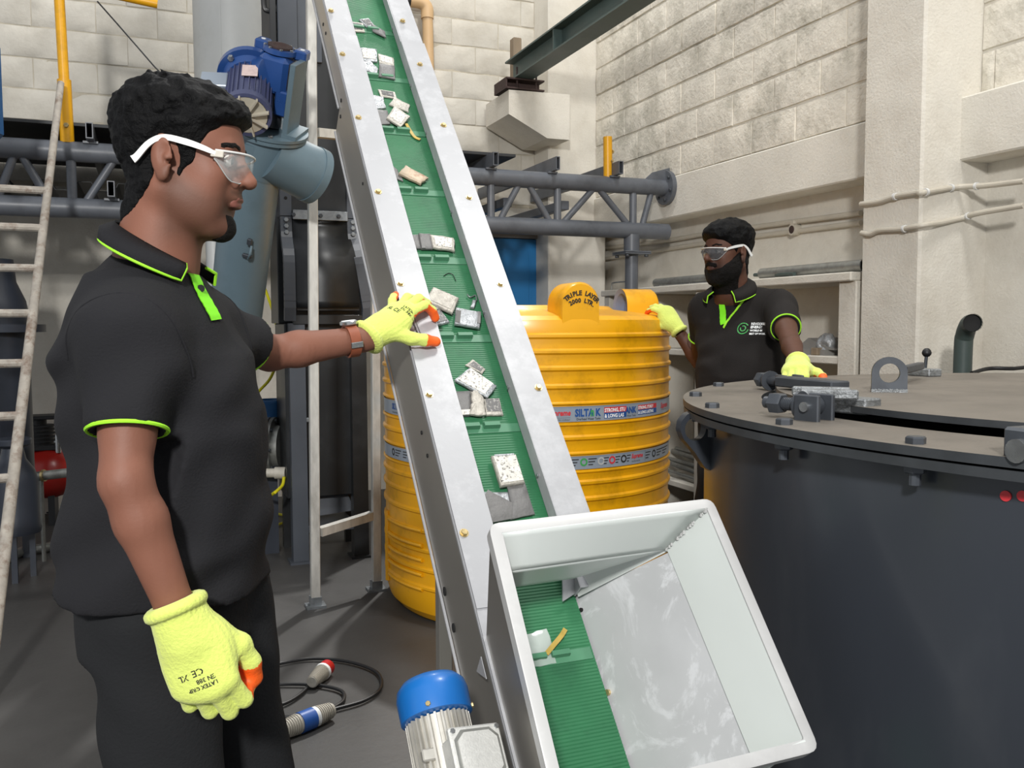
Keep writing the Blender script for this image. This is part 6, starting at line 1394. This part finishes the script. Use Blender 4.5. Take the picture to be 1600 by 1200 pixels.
    for s in (-1, 1):
        b = MB(); c = T.p(V3(.0765, s*.0315, .009)); fx = T.R@nrm(V3(1, S.get('gaze', 0), -.05)); b.lathe([(.001, -.0118), (.007, -.0095), (.0112, -.004), (.0118, 0), (.0112, .004), (.008, .0088), (.0045, .011), (.001, .0118)], c, fx, 18)
        ey = b.build('eyeball', 'eye_white', root, local=True); b = MB(); b.lathe([(.0056, .0106), (.004, .0119), (.001, .0124)], c, fx, 14, cap=(False, True)); b.build('iris', 'hair_black', ey, local=True)
        b = MB(); cl = [T.p(V3(.084+.004*(1-q*q), s*(.0315+q*.0155), .0135+.004*(1-q*q)-.003*(q > .5))) for q in np.linspace(-1, 1, 9)]; b.tube(cl, .0026*T.k, 8); b.build('eyelid', S['skin'], root, local=True)
    # --- safety glasses
    gl = empty('safety_glasses', (0, 0, 0), parent=root)
    def lensx(y): return .113-.030*(y/.07)**2-.012*(abs(y)/.07)**4
    ys_ = np.linspace(-.071, .071, 41); rows = 9; V = []; Fq = []
    for y in ys_:
        a = abs(y); zt = .024-.006*(a/.07)**2; zb = (-.010 if a < .007 else -.026+.010*max(0, (.02-a)/.013)+.030*max(0, (a-.038)/.033)**1.6)
        for k in range(rows): z = zb+(zt-zb)*k/(rows-1); V.append(T.p(V3(lensx(y)-.012*max(0, -z)/.03, y, z)))
    for i in range(len(ys_)-1):
        for k in range(rows-1): Fq.append((i*rows+k, (i+1)*rows+k, (i+1)*rows+k+1, i*rows+k+1))
    ln = MB().add(V, Fq).build('lens', S['lens'], gl, sharp=0, local=True); so = ln.modifiers.new('t', 'SOLIDIFY'); so.thickness = .0018
    b = MB(); b.tube([T.p(V3(lensx(y)+.0008, y, .024-.006*(abs(y)/.07)**2)) for y in ys_], .0019, 7); b.build('brow_bar', 'white_plastic', gl, local=True)
    b = MB(); b.tube([T.p(V3(lensx(y)-.012*max(0, -z_)/.03, y, z_)) for y, z_ in [(y, (-.010 if abs(y) < .007 else -.026+.010*max(0, (.02-abs(y))/.013)+.030*max(0, (abs(y)-.038)/.033)**1.6)) for y in ys_]], .0009, 6); b.build('lens_edge', 'duct_grey', gl, local=True)
    for s in (-1, 1):
        pts = spline([V3(.073, s*.0715, .012), V3(.05, s*.0765, .0185), V3(.02, s*.080, .024), V3(-.012, s*.0805, .026), V3(-.034, s*.080, .014), V3(-.052, s*.079, -.010), V3(-.058, s*.079, -.016)], 24)
        w_ = np.interp(np.linspace(0, 1, 24), [0, .1, .3, .6, .8, 1], [.0028, .0042, .0052, .0045, .0052, .0066]); b = MB(); R = []
        for i, p in enumerate(pts):
            t = nrm(np.gradient(pts, axis=0)[i]); nz = nrm(np.cross(t, V3(0, s, 0))); R.append([T.p(p+nz*w_[i]*a+V3(0, s, 0)*.0018*c) for a, c in ((-1, -1), (-1, 1), (1, 1), (1, -1))])
        b.rings(R); b.build('temple_arm', 'white_plastic', gl, local=True, sharp=30)
        b = MB(); b.obox(T.p(V3(.074, s*.0715, .012)), T.R@V3(.010, 0, 0), T.R@V3(0, .002, 0), T.R@V3(0, 0, .005), 0, .0015); b.build('hinge', 'plug_white', gl, local=True)
    # --- polo shirt
    hem, ends = S['hem'], {}
    G = Field(np.arange(min(-.34, lo[0]+.04), max(.36, hi[0]-.04), .0058), np.arange(lo[1]+.05, hi[1]-.05, .0058), np.arange(hem-.05, 1.52, .0058))
    G.loft(sec, .03, 2.25)
    for s in 'LR':
        e = sh[s]+(el[s]-sh[s])*S['sleeve'][s]; ends[s] = e; a = sh[s]+S['shoff'][s]
        G.cap(a, e+(el[s]-sh[s])*.12, S['sr'][0], S['sr'][1], .045); G.cap(nb+V3(-.025, 0, -.03), a+V3(0, 0, S.get('trap', 0.)), .045, .056, .05)
    X, Y, Z = G.grid()
    fold = np.sin(Z*46+X*22*np.sign(Y+.0)+2.2*vnoise(X, Y, Z, 9, 5))*.0032+vnoise(X, Y, Z, 11, 6)*.0065+np.sin((X*.8-Z*.6+Y*.3)*70+3*vnoise(X, Y, Z, 7, 8))*.0024
    G.v = G.v+np.asarray(fold, np.float32)*np.clip((1.40-Z)/.12, .15, 1).astype(np.float32)
    hemz = hem+S.get('hemtilt', 0)*X+.004*np.sin(X*30); G.clip(hemz-Z+0*Y)
    G.put((-.3, -.3, hem-.06), (.3, .3, hem+.05), lambda X_, Y_, Z_: np.where(Z_ < hem+.04, G.at(np.stack(np.broadcast_arrays(X_, Y_, np.full_like(X_, 0)+hem+.05+0*Z_+0*Y_+0*X_), -1).reshape(-1, 3)).reshape(np.broadcast_shapes(X_.shape, Y_.shape, Z_.shape))+.008, .1), .003, 'cut') if False else None
    for s in 'LR':
        d = nrm(el[s]-sh[s]); e = ends[s]; rr = S['sr'][1]+.03
        pd = (X-e[0])*d[0]+(Y-e[1])*d[1]+(Z-e[2])*d[2]; per = np.sqrt(np.maximum((X-e[0])**2+(Y-e[1])**2+(Z-e[2])**2-pd**2, 0))
        G.v = np.where((per < rr) & (pd > -.02), np.maximum(G.v, pd), G.v).astype(np.float32)
        a = e-d*.010; G.cap(a, e+d*.06, S['sr'][1]-.0125, S['sr'][1]-.004, .002, 'cut')
    # neck opening
    nd = nrm(T.p(V3(-.022, 0, -.05))-nb); G.cap(nb+nd*.005, nb+nd*.2, .058*S.get('nk', 1), .07, .004, 'cut')
    if S.get('vee'): G.cap(nb+V3(.05, S['vee'][0]*.5, .02), nb+V3(*S['vee']), .042, .010, .01, 'cut')
    Pm, Fm = G.mesh(1); shirt = make_np('polo_shirt', Pm, Fm, S['cloth'], root)
    for s in 'LR':
        d = nrm(el[s]-sh[s]); ring_tube(ends[s]-d*.002, d, S['sr'][1]+.001+S.get('piping', 0), .0030, 'sleeve_piping', 'lime', shirt)
    for s, sg in (('L', 1), ('R', -1)):          # armhole seams
        d = nrm(el[s]-sh[s]); n_ = nrm(V3(0, sg, 0)*.85+d*.45+V3(0, 0, .1)); c_ = sh[s]+S['shoff'][s]+d*.02-V3(0, sg*.01, .03); x_, y_, _z = frame(n_); P = []
        for q in np.linspace(-1.5, 1.5, 26):
            u = nrm(V3(.15, 0, 1)-n_*(V3(.15, 0, 1)@n_)); w = np.cross(n_, u); e = u*math.cos(q)+w*math.sin(q); P.append(G.cast(c_+e*.19, -e, .0002, n=100)[0])
        P = np.array(P); ok = np.linalg.norm(P-c_, axis=1) > .035; P = P[ok]
        if len(P) > 6:
            P[1:-1] = (P[:-2]+2*P[1:-1]+P[2:])/4; MB().tube(P, .0017, 6).build('armhole_seam', S['cloth'], shirt, local=True)
    # collar and placket
    cl = S['collar']; n = 34; R = []; low = []
    for i in range(n+1):
        a = -cl['open']+(2*math.pi-2*cl['open']-0)*0 + (i/n)*0; t = -1+2*i/n; an = math.pi+t*(math.pi-cl['open']); back = (1-math.cos(an))/2 if False else (1+math.cos(an+math.pi))/2
        ca, sa = math.cos(an), math.sin(an)
        oc_ = cl.get('c', (0, 0)); up = V3(oc_[0]+cl['ux']+cl['ur'][0]*ca, oc_[1]+cl['ur'][1]*sa, cl['uz'][1]+(cl['uz'][0]-cl['uz'][1])*back); lo_ = V3(oc_[0]+cl['lx']+cl['lr'][0]*ca, oc_[1]+cl['lr'][1]*sa, cl['lz'][1]+(cl['lz'][0]-cl['lz'][1])*back)
        mid = (up+lo_)/2+V3(ca, sa, .5)*.010; R.append([up, mid, lo_]); low.append(lo_)
    V = [p for r_ in R for p in r_]; Fq = [(3*i+k, 3*i+3+k, 3*i+4+k, 3*i+1+k) for i in range(n) for k in (0, 1)]
    co = MB().add(V, Fq).build('collar', S['cloth'], shirt, sharp=0, local=True); so = co.modifiers.new('t', 'SOLIDIFY'); so.thickness = .005; so.offset = 0
    b = MB(); b.tube([R[0][0]]+[R[0][1]]+low+[R[-1][1]]+[R[-1][0]], .0028, 7); b.build('collar_piping', 'lime', shirt, local=True)
    for nm, mt, pts, w in S['placket']:
        c = spline([V3(*p) for p in pts], 22); d = S['pdir']; w_ = nrm(np.cross(c[-1]-c[0], d)); L = G.cast(c-np.outer(np.ones(len(c)), d)*.10-w_*w, d, .0025); Rr = G.cast(c-np.outer(np.ones(len(c)), d)*.10+w_*w, d, .0025)
        b = MB(); V = []; 
        for l_, r_ in zip(L, Rr): V += [l_, l_-d*.003, r_-d*.003, r_]
        b.rings([V[4*i:4*i+4] for i in range(len(c))]); b.build(nm, mt, shirt, sharp=40, local=True)
    for p in S.get('buttons', []):
        q = G.cast(V3(*p)-S['pdir']*.1, S['pdir'], .006)[0]; MB().cyl(q+S['pdir']*.004, q-S['pdir']*.002, .006, seg=14).build('button', 'black_rubber', shirt, local=True)
    if S.get('logo'):
        o, ex, ey, d = S['logo']; mbg, mbw = MB(), MB(); th = np.linspace(.6, 2*math.pi-.2, 26)
        def on(v): q = np.array([o+ex*a+ey*b_ for a, b_ in v])-d*.1; return G.cast(q, d, .0015)
        for r0, r1, th_ in ((.019, .023, th), (.008, .012, th+2.2)):
            A = on([(r0*math.cos(q)+.022, r0*math.sin(q)) for q in th_]); B_ = on([(r1*math.cos(q)+.022, r1*math.sin(q)) for q in th_]); n = len(th_); mbg.add(np.vstack([A, B_]), [(i, i+1, n+i+1, n+i) for i in range(n-1)])
        for k, (tx, sz) in enumerate((('REVOLVABLE', .0125), ('ENERGY', .0125), ('WORLD IN', .0095), ('BEST OF WORK', .0085))):
            v, f = text_mesh(tx, sz, .0004)
            if len(v): mbw.add(on(v*[1.0, 1.1]+[.05, .013-.0125*k]), f)
        mbg.build('chest_logo', 'print_green', shirt, smooth=False, local=True); mbw.build('chest_lettering', 'print_white', shirt, smooth=False, local=True)
    # --- trousers and shoes
    K = Field(np.arange(-.34, .40, .009), np.arange(-.32, .34, .009), np.arange(.03, hem+.16, .009))
    ws = [r_ for r_ in sec if r_[0] < hem+.2]; w0 = ws[0]; K.loft([[hem-.10, w0[1], 0, w0[3]-.026, w0[4]-.022], [hem+.14, w0[1], 0, w0[3]-.032, w0[4]-.03]], .03)
    for s in 'LR':
        a, b_, c = S['hip'][s], S['knee'][s], S['ankle'][s]; K.cap(a, b_, S['leg'][0], S['leg'][1], .02); K.cap(b_, c, S['leg'][1], S['leg'][2], .02)
    X, Y, Z = K.grid(); K.v = K.v+np.asarray(vnoise(X, Y, Z, 9, 9)*.007+np.sin(Z*38+X*30+3*vnoise(X, Y, Z, 6, 4))*.002, np.float32); K.clip(.055-Z+0*X+0*Y); Pm, Fm = K.mesh(1); make_np('trousers', Pm, Fm, 'trouser_black', root)
    for s in 'LR':
        an = S['ankle'][s]; Q = Field(np.arange(-.10, .24, .007), np.arange(-.07, .07, .007), np.arange(-.02, .14, .007)); Q.cap((-.035, 0, .045), (.10, 0, .035), .042, .038, .02); Q.cap((.09, 0, .032), (.15, 0, .03), .042, .032, .02); Q.cap((0, 0, .05), (0, 0, .11), .042, .045, .02); X, Y, Z = Q.grid(); Q.clip(0.001-Z+0*X+0*Y); Pm, Fm = Q.mesh(1)
        make_np('shoe', Pm+V3(an[0], an[1], 0), Fm, 'shoe_black', root)
    # --- gloves
    for s in 'LR':
        g = S['gloves'][s]; glove(root, **g)
    if S.get('watch'):
        s = S['watch']; d = nrm(wr[s]-el[s]); c = wr[s]-d*.028; x_, y_, z_ = frame(d); wt = empty('wristwatch', (0, 0, 0), parent=root); R = []; q = np.linspace(0, 2*math.pi, 41)
        b = MB(); 
        for t, off in ((.0335, -.011), (.0345, -.011), (.0345, .011), (.0335, .011), (.0300, .011), (.0300, -.011)): R.append([c+z_*off+(x_*math.cos(a)+y_*math.sin(a))*t for a in q[:-1]])
        R.append(R[0]); b.rings(R, cap=(False, False)); b.build('strap', 'watch_leather', wt, local=True, sharp=40)
        fd = nrm(S['watch_face']-z_*(S['watch_face']@z_)); p = c+fd*.034; MB().cyl(p, p+fd*.009, .019, seg=28, ch=.002).build('watch_case', 'steel', wt, local=True); MB().cyl(p+fd*.009, p+fd*.0096, .015, seg=24).build('watch_dial', 'print_white', wt, local=True)
        bk_ = nrm(S['buckle']-z_*(S['buckle']@z_)); MB().obox(c+bk_*.0355, np.cross(z_, bk_)*.006, z_*.013, bk_*.002, 0, .001).build('buckle', 'steel', wt, local=True)
    return root
def lateral(px, py, d, loc, rz):               # sighted point at distance d -> person's own frame
    return rotz(-rz)@(np.array(atd(px, py, d))-np.array(loc))

# first worker: seen in profile, left hand reaching to the conveyor
A1 = -YAW; loc1 = AX*(-.57)+AY*1.48; L1 = lambda px, py, d: lateral(px, py, d, loc1, A1)
hand1 = L1(597, 507, 1.94)
wrL, elL = L1(568, 530, 1.90), L1(421, 552, 1.80); wrR, elR = L1(275, 952, 1.27), L1(196, 752, 1.25)
X1 = nrm(L1(636, 478, 1.975)-L1(580, 522, 1.915))
S1_ = dict(head=V3(.040, .0, 1.583), hyaw=.03, hpitch=.13, hk=.945, hres=.0030, skin='skin_one', lip='lip', cloth='polo_charcoal', lens='lens_clear', neck=V3(-.012, 0, 1.425), nk=1.02,
  torso=[(.86, -.012, 0, .160, .185), (.95, -.010, 0, .160, .185), (1.07, .003, 0, .150, .175), (1.18, -.004, 0, .154, .175), (1.27, -.016, 0, .147, .178), (1.34, -.022, 0, .112, .16), (1.40, -.032, 0, .085, .10)],
  stubble=.62, shoulder=dict(L=V3(.02, .155, 1.31), R=V3(.010, -.158, 1.298)), elbow=dict(L=elL, R=elR), wrist=dict(L=wrL, R=wrR),
  hip=dict(L=V3(.04, .085, .86), R=V3(-.005, -.085, .86)), knee=dict(L=V3(.085, .11, .47), R=V3(.035, -.11, .46)), ankle=dict(L=V3(.08, .11, .08), R=V3(-.02, -.11, .08)),
  hair=dict(top=.020, back=.006, curl=.006, line=[-.03, -.035, -.035, .016, .032, .038, .046, .054, .070, .12, .13, .13]),
  beard=dict(top=[-.2, -.2, -.2, -.2, -.085, -.080, -.078, -.078], back=.062, t=.003, m=.0016, w=.020), hem=.893, hemtilt=-.06, sleeve=dict(L=.62, R=.66), shoff=dict(L=V3(-.01, -.01, 0), R=V3(-.004, .006, .0)), sr=(.067, .0535), leg=(.098, .082, .07),
  collar=dict(open=.75, ux=.0, ur=(.072, .070), uz=(1.488, 1.405), lx=-.006, lr=(.084, .118), lz=(1.462, 1.378)),
  pdir=nrm(V3(-.72, .69, -.05)), placket=[('placket', 'lime_bright', [L1(330, 412, 1.43), L1(344, 440, 1.41), L1(359, 468, 1.40), L1(370, 496, 1.40)], .0155)], buttons=[L1(342, 446, 1.41)],
  gloves=dict(
    L=dict(W=L1(586, 518, 1.925), X=X1, Z=V3(-.28, -.55, .80), thumb_hint=V3(.35, -.8, -.5), curl=[(10, 52, 26), (6, 50, 26), (-2, 46, 24), (-16, 22, 12)], spread=[.06, -.10, -.28, -.66], thumb=[(.46, .74, -.48), (.72, .46, -.52), (.74, .30, -.60)], k=.92, cuff=.028, cr=(.0365, .032), prints=1),
    R=dict(W=L1(286, 976, 1.265), X=nrm(L1(320, 1066, 1.262)-L1(281, 966, 1.267)), Z=V3(.10, -1, .12), thumb_hint=V3(1, 0, .3), curl=[(26, 84, 50), (30, 86, 50), (34, 84, 50), (34, 80, 50)], spread=[.10, .02, -.06, -.14], thumb=[(.80, .50, -.36), (.93, .05, -.36), (.88, -.22, -.42)], k=1.05, cuff=.034, cr=(.041, .036), prints=1)),
  watch='L', watch_face=V3(-.2, -.15, 1), buckle=V3(.1, -1, -.25))
person(loc1, A1, 'man in a charcoal polo with lime piping, clear glasses and knit gloves, touching the conveyor', S1_)

# second worker: behind the drum, three-quarter view, one hand on the tank
A2 = -YAW-math.pi/2-math.radians(42); loc2 = AX*((1158-800)/FPX*3.72)+AY*3.72; L2 = lambda px, py, d: lateral(px, py, d, loc2, A2)
shL, shR = L2(1203, 478, 3.56), L2(1112, 470, 3.86)
elL2, wrL2 = L2(1234, 532, 3.30), L2(1246, 566, 3.06); elR2, wrR2 = L2(1094, 566, 4.02), L2(1062, 521, 4.05)
hd = L2(1137, 396, 3.67); nk2 = L2(1143, 452, 3.70)
w2 = L2(1246, 570, 3.04)
S2_ = dict(head=hd, stubble=.75, hyaw=-.34, hpitch=.05, hk=.985, hres=.0042, skin='skin_two', lip='lip_dark', cloth='polo_brown_black', lens='lens_smoke', neck=nk2*[1, 1, 0]+[0, 0, 1.455], nk=1.0, ra=.052,
  torso=[(.88, .0, 0, .150, .185), (.98, .005, 0, .155, .185), (1.10, .01, 0, .160, .180), (1.22, .0, 0, .150, .185), (1.32, -.012, 0, .135, .190), (1.39, -.03, 0, .105, .165), (1.45, -.038, 0, .08, .095)],
  shoulder=dict(L=V3(.015, .175, 1.375), R=V3(.02, -.17, 1.375)), elbow=dict(L=elL2, R=elR2), wrist=dict(L=wrL2, R=wrR2),
  hip=dict(L=V3(-.01, .09, .88), R=V3(-.01, -.09, .88)), knee=dict(L=V3(.02, .10, .48), R=V3(.03, -.10, .48)), ankle=dict(L=V3(-.03, .11, .08), R=V3(-.03, -.11, .08)),
  hair=dict(top=.020, front=.003, back=.0, curl=.005, line=[-.05, -.05, -.05, .0, .016, .026, .040, .066, .10, .13, .13, .15]),
  beard=dict(top=[.0, .0, -.022, -.036, -.044, -.060, -.066, -.07], back=-.008, t=.007, m=.005), hem=.90, sleeve=dict(L=.62, R=.5), shoff=dict(L=V3(-.01, -.012, .002), R=V3(-.01, .012, .002)), sr=(.073, .054), leg=(.098, .08, .068),
  collar=dict(open=.62, c=(nk2[0]+.012, nk2[1]), ux=.004, ur=(.072, .070), uz=(1.515, 1.44), lx=-.002, lr=(.092, .112), lz=(1.475, 1.395)), vee=(.105, -.0, -.10),
  pdir=V3(-1, 0, 0), placket=[('placket', 'lime_bright', [(.09, -.045, 1.415), (.10, -.042, 1.385), (.12, -.026, 1.345), (.13, -.016, 1.315)], .013), ('placket_edge', 'lime', [(.08, .06, 1.425), (.10, .035, 1.39), (.12, .008, 1.345), (.13, -.014, 1.30)], .004)],
  logo=(V3(.25, .048, 1.298), V3(0, 1, 0), V3(0, 0, 1), V3(-1, 0, 0)),
  gloves=dict(
    L=dict(W=w2, X=nrm(L2(1243, 581, 2.93)-w2), Z=V3(.2, 0, 1), thumb_hint=L2(1300, 575, 3.0)-w2, curl=[(20, 45, 30), (22, 45, 30), (22, 45, 30), (22, 45, 30)], spread=[.03, .0, -.04, -.10], thumb=[(.6, .75, -.2), (.85, .45, -.25), (.92, .2, -.3)], k=1.0, cuff=.03, cr=(.037, .031), res=.0034, prints=0),
    R=dict(W=L2(1056, 510, 4.03), X=nrm(L2(1036, 480, 4.07)-L2(1058, 512, 4.03)), Z=L2(1075, 470, 3.9)-L2(1056, 500, 4.0), thumb_hint=L2(1030, 505, 3.9)-L2(1052, 500, 4.0), curl=[(38, 30, 20), (38, 30, 20), (38, 30, 20), (38, 30, 20)], spread=[.03, .0, -.04, -.10], thumb=[(.5, .72, -.45), (.75, .35, -.6), (.7, .1, -.7)], k=1.0, cuff=.034, cr=(.036, .031), res=.0034, prints=0)))
person(loc2, A2, 'bearded man in a dark polo with a green chest logo, standing behind the steel drum', S2_)
